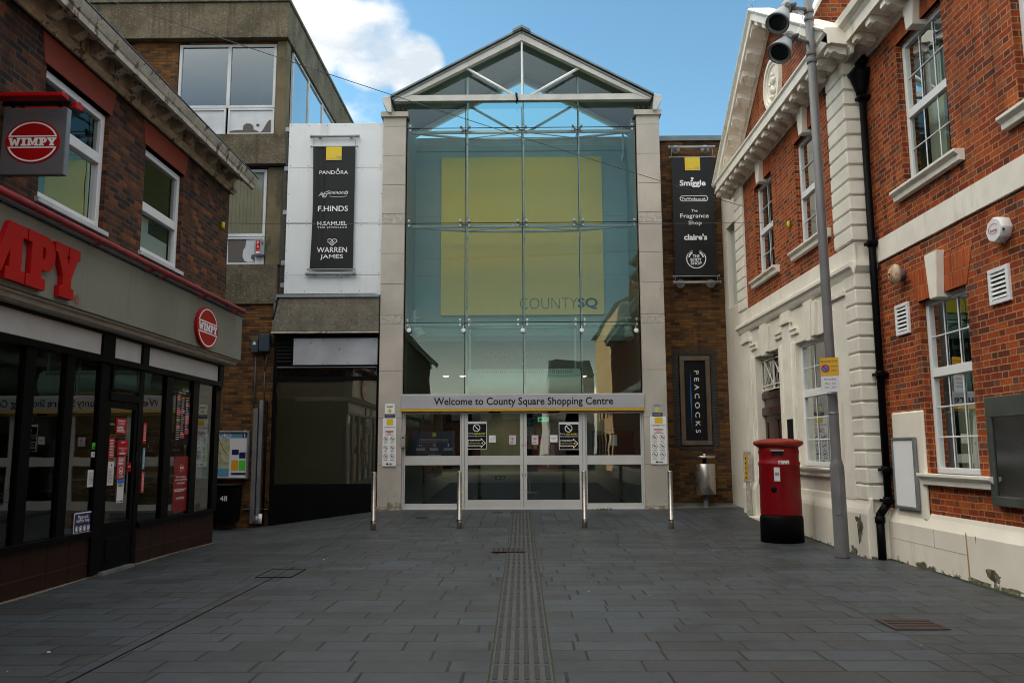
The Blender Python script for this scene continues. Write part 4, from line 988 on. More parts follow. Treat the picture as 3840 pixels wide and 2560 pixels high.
for sx in (-1, 1):
    x = W*.51; Fw.shape(b, [[(x+sx*W*.118, H_*.222), (x+sx*W*.100, H_*.222), (x, H_*.192), (x, H_*.184)]], D)
    Fw.shape(b, [[(x+sx*W*.06, H_*.224), (x+sx*W*.045, H_*.224), (x-sx*.004, H_*.204), (x, H_*.199)]], D)
Fw.ring(b, W*.51, H_*.214, W*.035, W*.024, D, 14)
b.out('logo', 'white_print', r)
r, Fw, W, H_, b, D = banner(19.72, (2518, 590), (2672, 593), (2532, 1035.6), (2691, 1040), (2508, 2677.7, 553), (2527, 2701, 1059), 'black shop banner hanging on the brown brick wall', 0)
T('Smiggle', .175, .80, .739, h=H_*.064, off=.03); Fw.disc(b, W*.48, H_*.815, .035, D); Fw.rect(b, W*.465, W*.495, H_*.792, H_*.809, D-.001, D)
T('TheWorks.co.uk', .21, .79, .633, off=.015)
def rrect(x0, x1, y0, y1, r, n=6):
    return ell(x1-r, y1-r, r, r, n, 0, 90)+ell(x0+r, y1-r, r, r, n, 90, 180)+ell(x0+r, y0+r, r, r, n, 180, 270)+ell(x1-r, y0+r, r, r, n, 270, 360)
Fw.shape(b, [rrect(W*.165, W*.845, H_*.622, H_*.670, .075), rrect(W*.18, W*.83, H_*.6265, H_*.6655, .065)[::-1]], D)
T('The', .435, .58, .533, off=.006); T('Fragrance', .165, .845, .472, h=H_*.047, off=.006); T('Shop', .355, .67, .416, h=H_*.042, off=.006)
T("claire's", .235, .79, .297, h=H_*.052, off=.035)
cx, cy, q = W*.51, H_*.142, W*.238
Fw.shape(b, [arcband(cx, cy, q, q*.90, 112, 428, 1, 40)], D); Fw.shape(b, [arcband(cx, cy, q*.80, q*.66, 118, 168)], D); Fw.shape(b, [arcband(cx, cy, q*.80, q*.66, 12, 62)], D); Fw.shape(b, [arcband(cx, cy, q, q*.84, 112, 150)], D); Fw.shape(b, [arcband(cx, cy, q, q*.84, 30, 68)], D)
T('THE', .43, .59, .151, h=H_*.025, off=.03); T('BODY', .375, .64, .122, h=H_*.025, off=.03); T('SHOP', .375, .64, .092, h=H_*.025, off=.03)
b.out('logo', 'white_print', r)

# ================================================================== BROWN BRICK WALL right of the pillar
bw = thing('brick_building', 'brown brick building behind the litter bin and narrow shop sign', 'building', (4.3, 20, .18))
b = B(); wall(b, 'Y', 20.0, 3.2, 9.0, .0, 9.32, [(3.87, 4.66, 1.60, 3.82)], .12); b.box(3.2, 9.0, 20.2, 30, 0, 9.3); b.out('wall', 'brick_brown', bw)
b = B(); b.box(3.2, 9.05, 19.94, 30.1, 9.32, 9.45); b.out('coping', 'roof_edge', bw)
b = B(); obox(b, 'Y', 20.0, -.012, .02, 3.72, 3.87, 1.55, 3.95); obox(b, 'Y', 20.0, -.012, .02, 4.66, 4.82, 1.55, 3.95); obox(b, 'Y', 20.0, -.0125, .02, 3.87, 4.66, 3.82, 3.95); obox(b, 'Y', 20.0, -.0125, .02, 3.87, 4.66, 1.50, 1.60)
b.out('dark_brick_surround', brick('black_brick', [(.03, .028, .028), (.05, .04, .035)], (.08, .06, .04)), bw)
r = thing('shop_sign', 'tall narrow black shop sign in a bronze frame on brown brick', 'sign', (4.26, 20, 1.6))
p, q = Vector((3.89, 0, 1.62)), Vector((4.64, 0, 3.80)); fw = .115
b = B(); b.box(p.x, q.x, 19.96, 20.1, p.z, p.z+fw); b.box(p.x, q.x, 19.96, 20.1, q.z-fw, q.z); b.box(p.x, p.x+fw, 19.96, 20.1, p.z+fw, q.z-fw); b.box(q.x-fw, q.x, 19.96, 20.1, p.z+fw, q.z-fw)
b.out('frame', pm('bronze_frame', (.13, .095, .065), .4, .4), r, .008)
b = B(); b.box(p.x+fw, q.x-fw, 20.03, 20.06, p.z+fw, q.z-fw); b.out('face', 'black_print', r)
b = B(); Fv = Face((0, 20.03, 0), (0, 0, -1), (1, 0, 0)); Fv.text(b, 'PEACOCKS', -3.44, -1.92, 4.255, .004, h=.115, spacing=1.75, off=.004) ; b.out('lettering', 'white_print', r)
b = B(); Fw = Face((0, 20.03, 0), (1, 0, 0)); Fw.shape(b, [[(4.165, 3.44), (4.18, 2.7), (4.165, 1.95), (4.150, 2.7)]], .004); b.out('blue_streak', 'blue_print', r)

# ================================================================== RED BRICK BUILDING on the right
XW, XR, WY0, WY1 = 4.90, 5.17, 11.70, 18.0
rb_ = thing('corner_building', 'red brick building with white pediment, white corner blocks and sash windows', 'building', (XR, 12, 0))
WZ = (4.97, 6.91)
wa, wb2 = (15.40, 16.55), (12.78, 14.05)
gd, gw = (15.40, 17.02), (12.78, 14.49)
rw_up, rw_lo, rw_next = (9.42, 10.62), (9.35, 10.48), (6.9, 8.08)
b = B(); wall(b, 'X', XW, WY0, WY1, 4.46, 7.45, [(*wa, *WZ), (*wb2, *WZ)], .24)
b.extr([(XW, WY0-.1, 7.45), (XW, WY1+.1, 7.45), (XW, 14.95, 9.95)], (.05, 0, 0))
b.out('upper_wall', 'brick_red', rb_)
b = B(); wall(b, 'X', XR, -8.0, WY0, .62, 7.45, [(*rw_up, 4.97, 7.0), (*rw_lo, 1.20, 3.40), (*rw_next, 4.97, 7.0), (5.3, 6.3, 1.2, 3.37), (3.0, 4.0, 4.97, 6.93)], .24); b.out('side_wall', 'brick_red', rb_)
b = B(); wall(b, 'X', XW, WY0, WY1, .0, 4.46, [(*gd, .17, 3.42), (*gw, 1.22, 3.38)], .26); b.out('ground_floor_wall', 'stucco', rb_)
b = B(); b.box(XW+.004, XR+.3, WY0+.003, WY0+.02, 0, 7.45); b.box(XW+.004, XR+.3, WY1-.02, WY1-.003, 0, 7.45); b.each('return_wall', 'stucco', rb_)
b = B(); wall(b, 'X', 5.08, WY1, 20.0, .0, 7.9, [(18.75, 19.62, 4.9, 6.9)], .2); b.out('far_wall', 'stucco', rb_)
b = B(); obox(b, 'X', 5.08, .12, .16, 18.75, 19.62, 4.9, 6.9); b.out('far_window', 'glass_side', rb_)
b = B()
b.box(XR+.25, 16, -8, 20.0, 7.5, 7.7); b.extr([(XR+.3, -8, 7.7), (9, -8, 10.5), (13, -8, 7.7)], (0, 28, 0)); b.out('roof', 'roof_tile', rb_)
b = B(); b.box(15.8, 16, -8, 20, 0, 7.5); b.box(XR+.3, 16, -8.2, -8, 0, 7.5); b.out('rear_wall', 'brick_red', rb_)
room('interior', 'X', XR, 1, 4, 2.2, WY0-.05, .5, 4.2, 'room', rb_); room('interior', 'X', XR, 1, 4, 2.2, WY0-.05, 4.5, 7.3, 'room', rb_)
room('interior', 'X', XW, 1, 4, WY0+.05, WY1-.05, 4.5, 7.3, 'room', rb_); room('interior', 'X', XW, 1, 4, WY0+.05, WY1-.05, .4, 4.2, 'room', rb_)
# windows
def bars6(nm_label=None): pass
for (y0, y1) in (wa, wb2): window(rb_, 'X', XW+.085, -1, y0, y1, *WZ, rail=5.93, cols=2, rows=(2, 2), fw=.075, bar=.017)
for (y0, y1) in (rw_up, rw_next): window(rb_, 'X', XR+.085, -1, y0, y1, 4.97, 7.0, rail=5.97, cols=3, rows=(2, 2), fw=.075, bar=.017)
window(rb_, 'X', XR+.085, -1, *rw_lo, 1.20, 3.40, rail=2.46, cols=3, rows=(3, 2), fw=.075, bar=.018)
window(rb_, 'X', XR+.14, -1, 5.3, 6.3, 1.20, 3.37, rail=2.46, cols=3, rows=(3, 2), fw=.075, bar=.018)
window(rb_, 'X', XW+.09, -1, *gw, 1.22, 3.38, rail=2.47, cols=3, rows=(3, 2), fw=.085, bar=.019)
b = B()
for y0, y1, z0, z1, X_ in ((rw_lo[0]+.5, rw_lo[1]-.08, 1.25, 2.05, XR), (gw[0]+.7, gw[0]+1.0, 1.3, 3.2, XW), (wb2[0]+.05, wb2[0]+.25, 5, 6.8, XW), (rw_up[0]+.75, rw_up[1]-.05, 5.05, 6.8, XR), (gw[0]+.25, gw[0]+.45, 1.3, 3.2, XW)):
    b.box(X_+.36, X_+.40, y0, y1, z0, z1)
b.each('blind', 'blind', rb_)
# sills
def sill(X_, y0, y1, z, nm='sill', d=.13, h=.14):
    b = B(); prof = [(-.10, 0), (d, 0), (d, -.035), (d-.03, -.06), (d-.05, -.075), (d-.055, -h), (-.10, -h)]
    b.sweep(prof, (X_, y0, z), (X_, y1, z), (-1, 0, 0)); b.out(nm, 'trim', rb_, .004)
for y0, y1, z, X_ in ((15.12, 16.80, 4.97, XW), (12.55, 14.28, 4.97, XW), (9.15, 10.82, 4.97, XR), (6.65, 8.3, 4.97, XR), (8.97, 10.60, 1.20, XR), (12.6, 14.62, 1.22, XW)): sill(X_, y0, y1, z)
# keystones and gauged arches
def keystone(X_, ym, z0, z1, w0=.085, w1=.15, d=.10):
    b = B(); b.extr([(X_-d, ym-w0, z0-.06), (X_-d, ym+w0, z0-.06), (X_-d, ym+w1, z1), (X_-d, ym-w1, z1)], (d+.12, 0, 0)); b.out('keystone', 'trim', rb_, .006)
def arch(X_, y0, y1, z0, z1):
    b = B(); b.extr([(X_-.006, y0-.03, z0), (X_-.006, y1+.03, z0), (X_-.006, y1+.22, z1), (X_-.006, y0-.22, z1)], (.05, 0, 0)); b.out('gauged_arch', 'brick_gauged', rb_)
for X_, (y0, y1), z0, z1 in ((XW, wa, 6.91, 7.26), (XW, wb2, 6.91, 7.26), (XR, rw_up, 7.0, 7.26), (XR, rw_next, 7.0, 7.26), (XR, rw_lo, 3.40, 3.86)):
    keystone(X_, (y0+y1)/2, z0, z1+.05); arch(X_, y0, y1, z0, z1)
# white corner blocks (rusticated)
def quoins(y0, y1, za, zb_, ret=None):
    b = B(); h = .2265; n_ = max(1, round((zb_-za)/h)); h = (zb_-za)/n_
    for i in range(n_):
        z = za+i*h
        b.extr([(XW-.05, y0, z+.02), (XW-.05, y0, z+h-.02), (XW-.02, y0, z+h-.001), (XW+.02, y0, z+h-.001), (XW+.02, y0, z+.001), (XW-.02, y0, z+.001)], (0, y1-y0, 0))
        if ret: b.extr([(XW-.05, y0-.045, z+.02), (XR+.02, y0-.045, z+.02), (XR+.02, y0-.045, z+h-.02), (XW-.05, y0-.045, z+h-.02)], (0, .05, 0))
    b.out('corner_block', 'trim', rb_, .008)
quoins(WY0, 12.34, 4.52, 7.30, True); quoins(17.36, WY1, 4.52, 7.30); quoins(WY0, 12.05, .78, 4.05, True)
# string course, frieze, pilasters, plinth
b = B(); b.sweep([(0, 4.50), (.03, 4.50), (.03, 4.22), (.10, 4.22), (.12, 4.20), (.12, 4.14), (.085, 4.12), (.07, 4.07), (.05, 4.03), (.03, 4.01), (0, 4.01)], (XW, WY0-.03, 0), (XW, WY1+.03, 0), (-1, 0, 0))
b.out('string_course', 'trim', rb_, .004)
b = B(); b.sweep([(0, 4.22), (.12, 4.20), (.12, 4.14), (.07, 4.07), (0, 4.01)], (XW-.05, WY0-.0, 0), (XR+.03, WY0-.0, 0), (0, -1, 0)); b.out('string_course', 'trim', rb_)
b = B()
for y0, y1 in ((12.06, 12.62), (14.62, 15.05), (17.2, 17.75)):
    b.box(XW-.05, XW+.05, y0, y1, .78, 3.78); b.box(XW-.09, XW+.04, y0-.04, y1+.04, 3.78, 3.86); b.box(XW-.07, XW+.04, y0-.02, y1+.02, 3.86, 4.0)
b.each('pilaster', 'trim', rb_, .006, 3)
b = B()
for (y0, y1), zt in ((gd, 3.42), (gw, 3.38)):       # moulded surround with eared head and triple keystone
    for s_ in (0, 1):
        a = y0-.16 if s_ == 0 else y1+.02; b.box(XW-.03, XW+.03, a, a+.14, .8 if zt > 3.4 else 1.3, zt+.02)
        a = y0-.30 if s_ == 0 else y1-.22; b.box(XW-.035, XW+.03, a, a+.46, zt+.16, zt+.24); b.box(XW-.055, XW+.03, a+.02, a+.40, zt+.24, zt+.28)
b.each('surround', 'trim', rb_, .006, 3)
for (y0, y1), zt in ((gd, 3.42), (gw, 3.38)):
    ym = (y0+y1)/2; keystone(XW, ym, zt+.0, 3.99, .10, .17, .075)
    b = B()
    for s_ in (-1, 1): b.extr([(XW-.05, ym+s_*.11, zt+.0), (XW-.05, ym+s_*.24, zt+.0), (XW-.05, ym+s_*.33, 3.93), (XW-.05, ym+s_*.18, 3.93)], (.06, 0, 0))
    b.out('side_keystone', 'trim', rb_, .005)
b = B()
pl = [(0, .84), (.03, .82), (.05, .74), (.085, .66), (.10, .60), (.10, -.1), (0, -.1)]
b.sweep(pl, (XW, WY0-.1, 0), (XW, gd[0]-.02, 0), (-1, 0, 0)); b.sweep(pl, (XW, gd[1]+.02, .1), (XW, WY1, .1), (-1, 0, 0))
b.extr([(XW-.096, WY0-.104, -.1), (XW-.096, WY0-.104, .606), (XR+.02, WY0-.104, .606), (XR+.02, WY0-.104, -.1)], (0, .12, 0))
b.sweep([(-.1, .72), (.0, .70), (.02, .64), (.06, .56), (.08, .52), (.08, -.1), (-.1, -.1)], (XR, -8, 0), (XR, WY0-.02, 0), (-1, 0, 0))
b.out('plinth', 'stucco', rb_, .006)
# spalled render, cracks and rust runs on the plinth
def patch(name, mat, X_, yc, zc, ry, rz_, seed, d=.003, n=26):
    rnd = random.Random(seed); ph = [(k_, rnd.uniform(0, 6.3), rnd.uniform(.5, 1)*.42/k_**.8) for k_ in (1, 2, 3, 5, 8, 13)]; pts = []
    for i in range(64):
        a = 2*math.pi*i/64; k = max(.15, .8+sum(m_*math.sin(k_*a+p_) for k_, p_, m_ in ph)); pts.append((X_-d, yc+ry*k*math.cos(a), zc+rz_*k*math.sin(a)))
    b = B(); b.extr(pts, (d*.8, 0, 0)); b.out(name, mat, rb_)
M_sp = pm('exposed_render', (.19, .17, .13), .9, var=.5, vs=25, bump=.6, bs=60, stain=(.05, .05, .025), st=(.5, .58), ss=12)
patch('spalled_patch', M_sp, XW-.10, 11.83, .40, .10, .22, 3); patch('spalled_patch', M_sp, XW-.10, 12.15, .07, .15, .07, 5)
q = at(3738, 2165, X=XR-.08); patch('spalled_patch', M_sp, XR-.08, q.y, q.z, .13, .085, 8); patch('spalled_patch', M_sp, XR-.08, q.y+.02, q.z-.09, .05, .08, 11)
q = at(3700, 2190, X=XR-.08); patch('spalled_patch', M_sp, XR-.08, q.y+.10, .04, .20, .035, 9); q = at(3800, 2225, X=XR-.08); patch('spalled_patch', M_sp, XR-.08, q.y, .03, .25, .025, 14); patch('spalled_patch', M_sp, XW-.10, 11.95, .52, .06, .05, 4)
b = B(); b.extr([(XR-.083, 9.60, .55), (XR-.083, 9.62, .55), (XR-.083, 9.605, .02), (XR-.083, 9.575, .02)], (.002, 0, 0)); b.extr([(XR-.083, 9.4, .53), (XR-.083, 9.42, .53), (XR-.083, 9.41, .44)], (.002, 0, 0)); b.out('rust_run', pm('rust_stain', (.42, .24, .10), .8, var=.3, vs=30), rb_)
b = B()
for z in (.30,): b.box(XR-.082, XR-.078, 9.62, 11.5, z-.002, z+.002)
b.box(XR-.082, XR-.078, 10.35, 10.354, .30, .52); b.out('render_joint', 'grey_print', rb_)
# white band on the recess, patch behind notice board
b = B(); obox(b, 'X', XR, -.03, .03, -8, WY0-.1, 4.16, 4.48); b.out('band', 'trim', rb_, .004)
b = B(); obox(b, 'X', XR, -.03, .03, 10.55, 11.42, .6, 2.0); obox(b, 'X', XR, -.045, .03, 10.55, 10.68, .6, 1.1); b.out('white_patch', 'stucco', rb_, .02)
# eaves cornice with modillions
CO = .38
cprof = [(0, 7.26), (.035, 7.26), (.05, 7.33), (.085, 7.36), (.085, 7.40), (CO-.04, 7.44), (CO-.04, 7.415), (CO, 7.415), (CO, 7.56), (CO+.03, 7.60), (CO+.03, 7.63), (0, 7.70)]
b = B(); b.sweep(cprof, (XW, WY0-CO, 0), (XW, WY1+CO, 0), (-1, 0, 0)); b.out('cornice', 'trim', rb_)
b = B(); b.sweep(cprof, (XW-.0, WY0, 0), (XR+.05, WY0, 0), (0, -1, 0)); b.out('cornice', 'trim', rb_)
c2 = cprof[:-1] + [(CO+.10, 7.66), (CO+.12, 7.76), (CO+.06, 7.80), (0, 7.80)]
b = B(); b.sweep(c2, (XR, -8, 0), (XR, WY0-.0, 0), (-1, 0, 0)); b.out('cornice', 'trim', rb_)
b = B(); b.tube((XR-CO-.02, -8, 7.75), (XR-CO-.02, WY0-.45, 7.75), .075, n=14); b.out('roll_gutter', pm('stained_lead_gutter', (.36, .33, .28), .5, var=.35, vs=8), rb_)
mprof = [(.07, 7.43), (CO-.035, 7.43), (CO-.035, 7.325), (CO-.07, 7.30), (CO-.13, 7.335), (.17, 7.285), (.07, 7.27)]
def modillion(b, X_, y, w=.15): b.sweep(mprof, (X_, y-w/2, 0), (X_, y+w/2, 0), (-1, 0, 0))
y = WY0-.22
while y < WY1+.3: b = B(); modillion(b, XW, y); b.out('modillion', 'trim', rb_); y += .40
y = 4.2
while y < WY0-.5: b = B(); modillion(b, XR, y); b.out('modillion', 'trim', rb_); y += .46
b = B(); b.sweep(mprof, (5.02, WY0, 0), (5.13, WY0, 0), (0, -1, 0)); b.out('modillion', 'trim', rb_)
# raking cornices of the pediment
AY, AZ = 14.95, 10.02; EYs = (WY0-CO-.012, WY1+CO+.012); EZp = 7.62
for e in EYs:
    pr = [(0, -.34), (.05, -.34), (.07, -.24), (CO-.04, -.20), (CO-.04, -.22), (CO, -.22), (CO, -.08), (CO+.05, -.03), (CO+.06, .0), (CO+.02, .03), (0, .03)]
    b = B(); b.sweep(pr, (XW, e, EZp), (XW, AY, AZ), (-1, 0, 0)); b.out('raking_cornice', 'trim', rb_)
    n_ = 8
    for k in range(n_):
        f_ = (k+.75)/n_*.96; yc = e+(AY-e)*f_; zc = EZp+(AZ-EZp)*f_
        b = B(); dy = .17*(1 if AY > e else -1); dz = (AZ-EZp)/abs(AY-e)*.17
        b.sweep([(.07, -.19), (CO-.035, -.19), (CO-.035, -.31), (CO-.07, -.33), (CO-.13, -.30), (.17, -.35), (.07, -.36)], (XW, yc, zc), (XW, yc+dy, zc+dz), (-1, 0, 0)); b.out('modillion', 'trim', rb_)
b = B(); b.extr([(XW+.05, EYs[0]+.1, EZp), (XW+.05, EYs[1]-.1, EZp), (XW+.05, AY, AZ-.02)], (.5, 0, 0)); b.out('gable_roof', 'roof_tile', rb_)
b = B()
for i in range(5): b.tube((XW-.36, AY+.05-i*.13, AZ), (XW-.40, AY+.1-i*.13, AZ+.17), .004, n=4)
b.out('bird_spike', 'galv', rb_)
# roundel with relief
rc = thing('medallion', 'oval white relief medallion in the brick pediment', 'ornament', (XW, 14.9, 8.48))
Fx = Face((XW-.005, 14.92, 8.47), (0, -1, 0))
b = B()
for r0, r1, d0, d1 in ((.50, .42, 0, .07), (.42, .36, 0, .04)):
    n_ = 36; o_, i_ = ell(0, 0, r0, r0*1.0, n_), ell(0, 0, r1, r1*1.0, n_)
    vs = [Fx.p(x, y, d0) for x, y in o_]+[Fx.p(x*.97, y*.97, d1) for x, y in o_]+[Fx.p(x, y, d1) for x, y in i_]+[Fx.p(x*.98, y*.98, d0) for x, y in i_]
    b.add(vs, [(k*n_+i, k*n_+(i+1) % n_, (k+1)*n_+(i+1) % n_, (k+1)*n_+i) for k in range(3) for i in range(n_)])
b.out('rim', 'trim', rc)
b = B(); b.extr([Fx.p(x, y, .003) for x, y in ell(0, 0, .37, .37, 32)], Fx.N*.012); b.out('ground_disc', 'trim', rc)
b = B()
for (x, y, q) in ((0, .05, .10), (.02, .17, .06), (-.03, -.10, .09), (.08, -.16, .06), (-.12, .02, .05), (.11, .04, .05), (-.08, -.24, .045), (.02, -.27, .04)):
    p = Fx.p(x, y, .02); b.lathe(p, Fx.N, [(q, 0), (q*.85, .025), (q*.45, .05), (.005, .058)], 12, 1, 1)
b.out('relief', 'trim', rc, 0)
# brick chimney stack and coping above the cornice
b = B(); q = [at(u, v, Y=12.6) for u, v in ((3042, 66), (3080, 8), (3110, -70), (3300, -70), (3300, 150), (3060, 150))]; b.extr(q, (0, .5, 0)); b.out('attic_wall', 'brick_red', rb_)
b = B(); q = [at(u, v, Y=12.58) for u, v in ((3030, 70), (3110, -85), (3122, -75), (3044, 78))]; b.extr(q, (0, .56, 0)); b.out('attic_coping', 'trim', rb_, .01)
b = B()
for i in range(9): b.extr([(5.0+i*.07, 11.3, 7.72), (5.055+i*.07, 11.3, 7.72), (5.05+i*.07, 11.3, 7.95)], (0, .01, 0))
b.box(4.9, 5.7, 11.28, 11.9, 7.70, 7.725); b.out('lead_flashing', 'lead', rb_)
# doorway with fanlight
d = B(); x = XW+.16
d.box(x, x+.06, gd[0], gd[1], .17, 2.62); door = d.out('door', 'wood_door', rb_, .004)
d = B()
for (y0, y1, z0, z1) in ((gd[0]+.14, gd[0]+.58, .45, 1.0), (gd[0]+.72, gd[1]-.14, .45, 1.0), (gd[0]+.14, gd[0]+.58, 1.15, 2.1), (gd[0]+.72, gd[1]-.14, 1.15, 2.1)):
    d.box(x-.02, x, y0, y1, z0, z0+.05); d.box(x-.02, x, y0, y1, z1-.05, z1); d.box(x-.02, x, y0, y0+.05, z0, z1); d.box(x-.02, x, y1-.05, y1, z0, z1)
for yc in (gd[0]+.36, gd[0]+.94): d.extr([(x-.02, a, c_) for a, c_ in arcband(yc, 1.55, .17, .12, 0, 180, 1.3, 10)], (.02, 0, 0))
d.box(x-.06, x+.03, gd[0], gd[1], 2.2, 2.36); d.box(x-.05, x+.03, gd[0], gd[1], 2.54, 2.66)
d.out('panel_moulding', 'wood_door', door, .004)
d = B(); d.lathe((x-.0, gd[0]+.62, 1.25), (-1, 0, 0), [(.02, 0), (.02, .03), (.04, .04), (.03, .07)], 12); d.out('knob', 'chrome', door)
d = B(); fz0, fz1 = 2.70, 3.40; y0, y1 = gd[0]+.04, gd[1]-.04; x = XW+.14; X0, X1 = x-.02, x
for z in (fz0, fz0+.09, fz1-.10, fz1-.03): d.box(X0, X1, y0, y1, z, z+.022)
for i in (0, .13, .5-.015, .5+.015, .87, 1): yy_ = y0+(y1-y0)*i; d.box(X0-.002, X1-.002, yy_-.012, yy_+.012, fz0, fz1)
for a0, a1 in ((.13, .485), (.515, .87)):
    ya, yb = y0+(y1-y0)*a0, y0+(y1-y0)*a1; za, zb_ = fz0+.1, fz1-.1
    d.tube((x-.012, ya, za), (x-.012, yb, zb_), .012, n=6); d.tube((x-.014, ya, zb_), (x-.014, yb, za), .012, n=6)
fl = d.out('fanlight', 'trim', rb_); d = B(); d.poly([(x+.02, y0, fz0), (x+.02, y1, fz0), (x+.02, y1, fz1), (x+.02, y0, fz1)]); d.out('pane', 'glass_win', fl)
d = B(); d.box(XW-.25, XW+.2, gd[0]-.05, gd[1]+.05, -.05, .17); d.out('door_step', 'stucco', rb_, .01)
# rainwater pipe with hopper (part of the building)
px, py = XR-.09, WY0-.16
b = B(); b.pipe([(XR+.0, py-.02, 7.30), (px-.03, py, 7.15)], .07, 12); b.extr([(px-.15, py-.13, 7.02), (px+.08, py-.13, 7.02), (px+.08, py+.13, 7.02), (px-.15, py+.13, 7.02)], (0, 0, .06))
b.lathe((px-.02, py, 6.70), (0, 0, 1), [(.06, 0), (.07, .05), (.15, .30), (.16, .33)], 14)
b.tube((px, py, .75), (px, py, 6.72), .050, n=14)
for z in (6.66, 4.45, 2.55, 1.22, .80): b.tube((px, py, z-.05), (px, py, z+.05), .064, n=14); b.box(px-.08, px+.1, py-.085, py+.085, z-.02, z+.02)
b.pipe([(px, py, .78), (px-.13, py, .60), (px-.13, py, .0)], .055, 12); b.tube((px-.13, py, .50), (px-.13, py, .58), .068, n=14)
b.out('rainwater_pipe', 'black', rb_, 0)
# vents
for nm, y0, y1, z0, z1 in (('a', 10.73, 11.10, 3.03, 3.45), ('b', 8.48, 8.85, 3.05, 3.44)):
    r = thing('vent_grille', ('small white louvred vent beside the drainpipe' if nm == 'a' else 'white louvred vent on brick below the alarm box'), 'vent', (XR, y0, z0), 'louvred wall vents')
    b = B(); e = .045
    obox(b, 'X', XR, -.035, .01, y0, y1, z0, z0+e); obox(b, 'X', XR, -.035, .01, y0, y1, z1-e, z1); obox(b, 'X', XR, -.035, .01, y0, y0+e, z0+e, z1-e); obox(b, 'X', XR, -.035, .01, y1-e, y1, z0+e, z1-e); b.out('frame', 'upvc', r, .004)
    b = B()
    for i in range(6): z = z0+e+(z1-z0-2*e)*(i+.2)/6; b.extr([(XR-.03, y0+e, z), (XR-.03, y0+e, z+.010), (XR+.0, y0+e, z+.046), (XR+.0, y0+e, z+.036)], (0, y1-y0-2*e, 0))
    b.out('louvre', 'upvc', r); b = B(); obox(b, 'X', XR, -.004, -.001, y0+e, y1-e, z0+e, z1-e); b.out('backing', 'black_print', r)
r = thing('alarm_box', 'white octagonal alarm box high on the red brick', 'alarm', (XR, 8.67, 3.86))
c = at(3725, 862, X=XR-.12); cy, cz = c.y, c.z
b = B(); b.lathe((XR, cy, cz), (-1, 0, 0), [(.155, 0), (.155, .08), (.145, .12)], 8, 1, .92); b.out('casing', 'upvc', r, .006)
b = B(); Fx = Face((XR-.122, cy, cz), (0, -1, 0)); Fx.shape(b, [arcband(0, .01, .09, .082, 30, 330, .62)], .002); Fx.text(b, 'Romec', -.058, .07, -.02, .002, off=.01); b.out('lettering', 'red_print', r)
b = B(); b.lathe((XR-.10, cy-.145, cz-.03), (0, -1, 0), [(.012, 0), (.012, .006)], 8); b.out('screw', 'black', r)
r = thing('alarm_bell', 'rusty cream alarm bell on brick beside the black drainpipe', 'bell', (XR, 11.0, 3.9))
c = at(3345, 1029, X=XR-.16)
b = B(); b.lathe((XR, c.y, c.z), (-1, 0, 0), [(.075, 0), (.075, .10), (.06, .11)], 16); b.out('base', 'galv', r)
b = B(); b.lathe((XR-.10, c.y, c.z), (-1, 0, 0), [(.135, 0), (.138, .02), (.13, .045), (.10, .075), (.05, .09), (.01, .093)], 24); b.out('gong', 'rust', r); b = B(); b.lathe((XR-.19, c.y, c.z), (-1, 0, 0), [(.015, 0), (.012, .015)], 8); b.out('nut', 'black', r)
r = thing('notice_board', 'blank white notice board in a grey frame beside drainpipe', 'notice board', (XR, 11.1, .75))
p, q = at(3354, 1640, X=XR-.09), at(3455, 1905, X=XR-.09); y0, y1, z0, z1 = 10.72, 11.36, .72, 1.66; e = .035
b = B(); obox(b, 'X', XR, -.085, -.04, y0, y1, z0, z0+e); obox(b, 'X', XR, -.085, -.04, y0, y1, z1-e, z1); obox(b, 'X', XR, -.085, -.04, y0, y0+e, z0+e, z1-e); obox(b, 'X', XR, -.085, -.04, y1-e, y1, z0+e, z1-e); b.out('frame', 'galv', r, .005)
b = B(); obox(b, 'X', XR, -.07, -.05, y0+e, y1-e, z0+e, z1-e); b.out('board', 'white_print', r)
r = thing('display_case', 'dark glazed display case in a wide grey metal frame on red brick', 'display case', (XR, 8.4, .9))
y0, y1, z0, z1 = 7.6, 9.03, .90, 2.06; e = .10
b = B(); obox(b, 'X', XR, -.08, .0, y0, y1, z0, z0+e); obox(b, 'X', XR, -.08, .0, y0, y1, z1-e*2.2, z1); obox(b, 'X', XR, -.08, .0, y0, y0+e, z0+e, z1-e*2.2); obox(b, 'X', XR, -.08, .0, y1-e, y1, z0+e, z1-e*2.2); b.out('frame', pm('olive_grey_frame', (.075, .085, .072), .5, .2), r, .006)
b = B(); obox(b, 'X', XR, -.012, -.004, y0+e, y1-e, z0+e, z1-e); b.out('backing', 'wood_door', r)
b = B(); b.poly([(XR-.06, y0+e, z0+e), (XR-.06, y1-e, z0+e), (XR-.06, y1-e, z1-e*2.2), (XR-.06, y0+e, z1-e*2.2)]); b.out('pane', glass('scuffed_acrylic', (.6, .55, .5), .04, (.35, .35, .35), .12), r)
b = B(); obox(b, 'X', XR, -.02, -.013, y1-.48, y1-.34, z0+.22, z0+.38); b.out('socket', 'black_print', r)
b = B(); obox(b, 'X', XW, -.055, -.02, 14.66, 14.98, .95, 2.05); tag(b.out('door_board', 'black_print', None, .004), 'plain black board on white wall between the door and window', 'board')
b = B(); q0, q1 = at(3092, 362, X=XW), at(3103, 290, X=XW)
obox(b, 'X', XW, -.012, .02, 12.37, 12.52, q0.z-.05, q1.z-.08); b.out('air_brick', 'black_print', rb_)
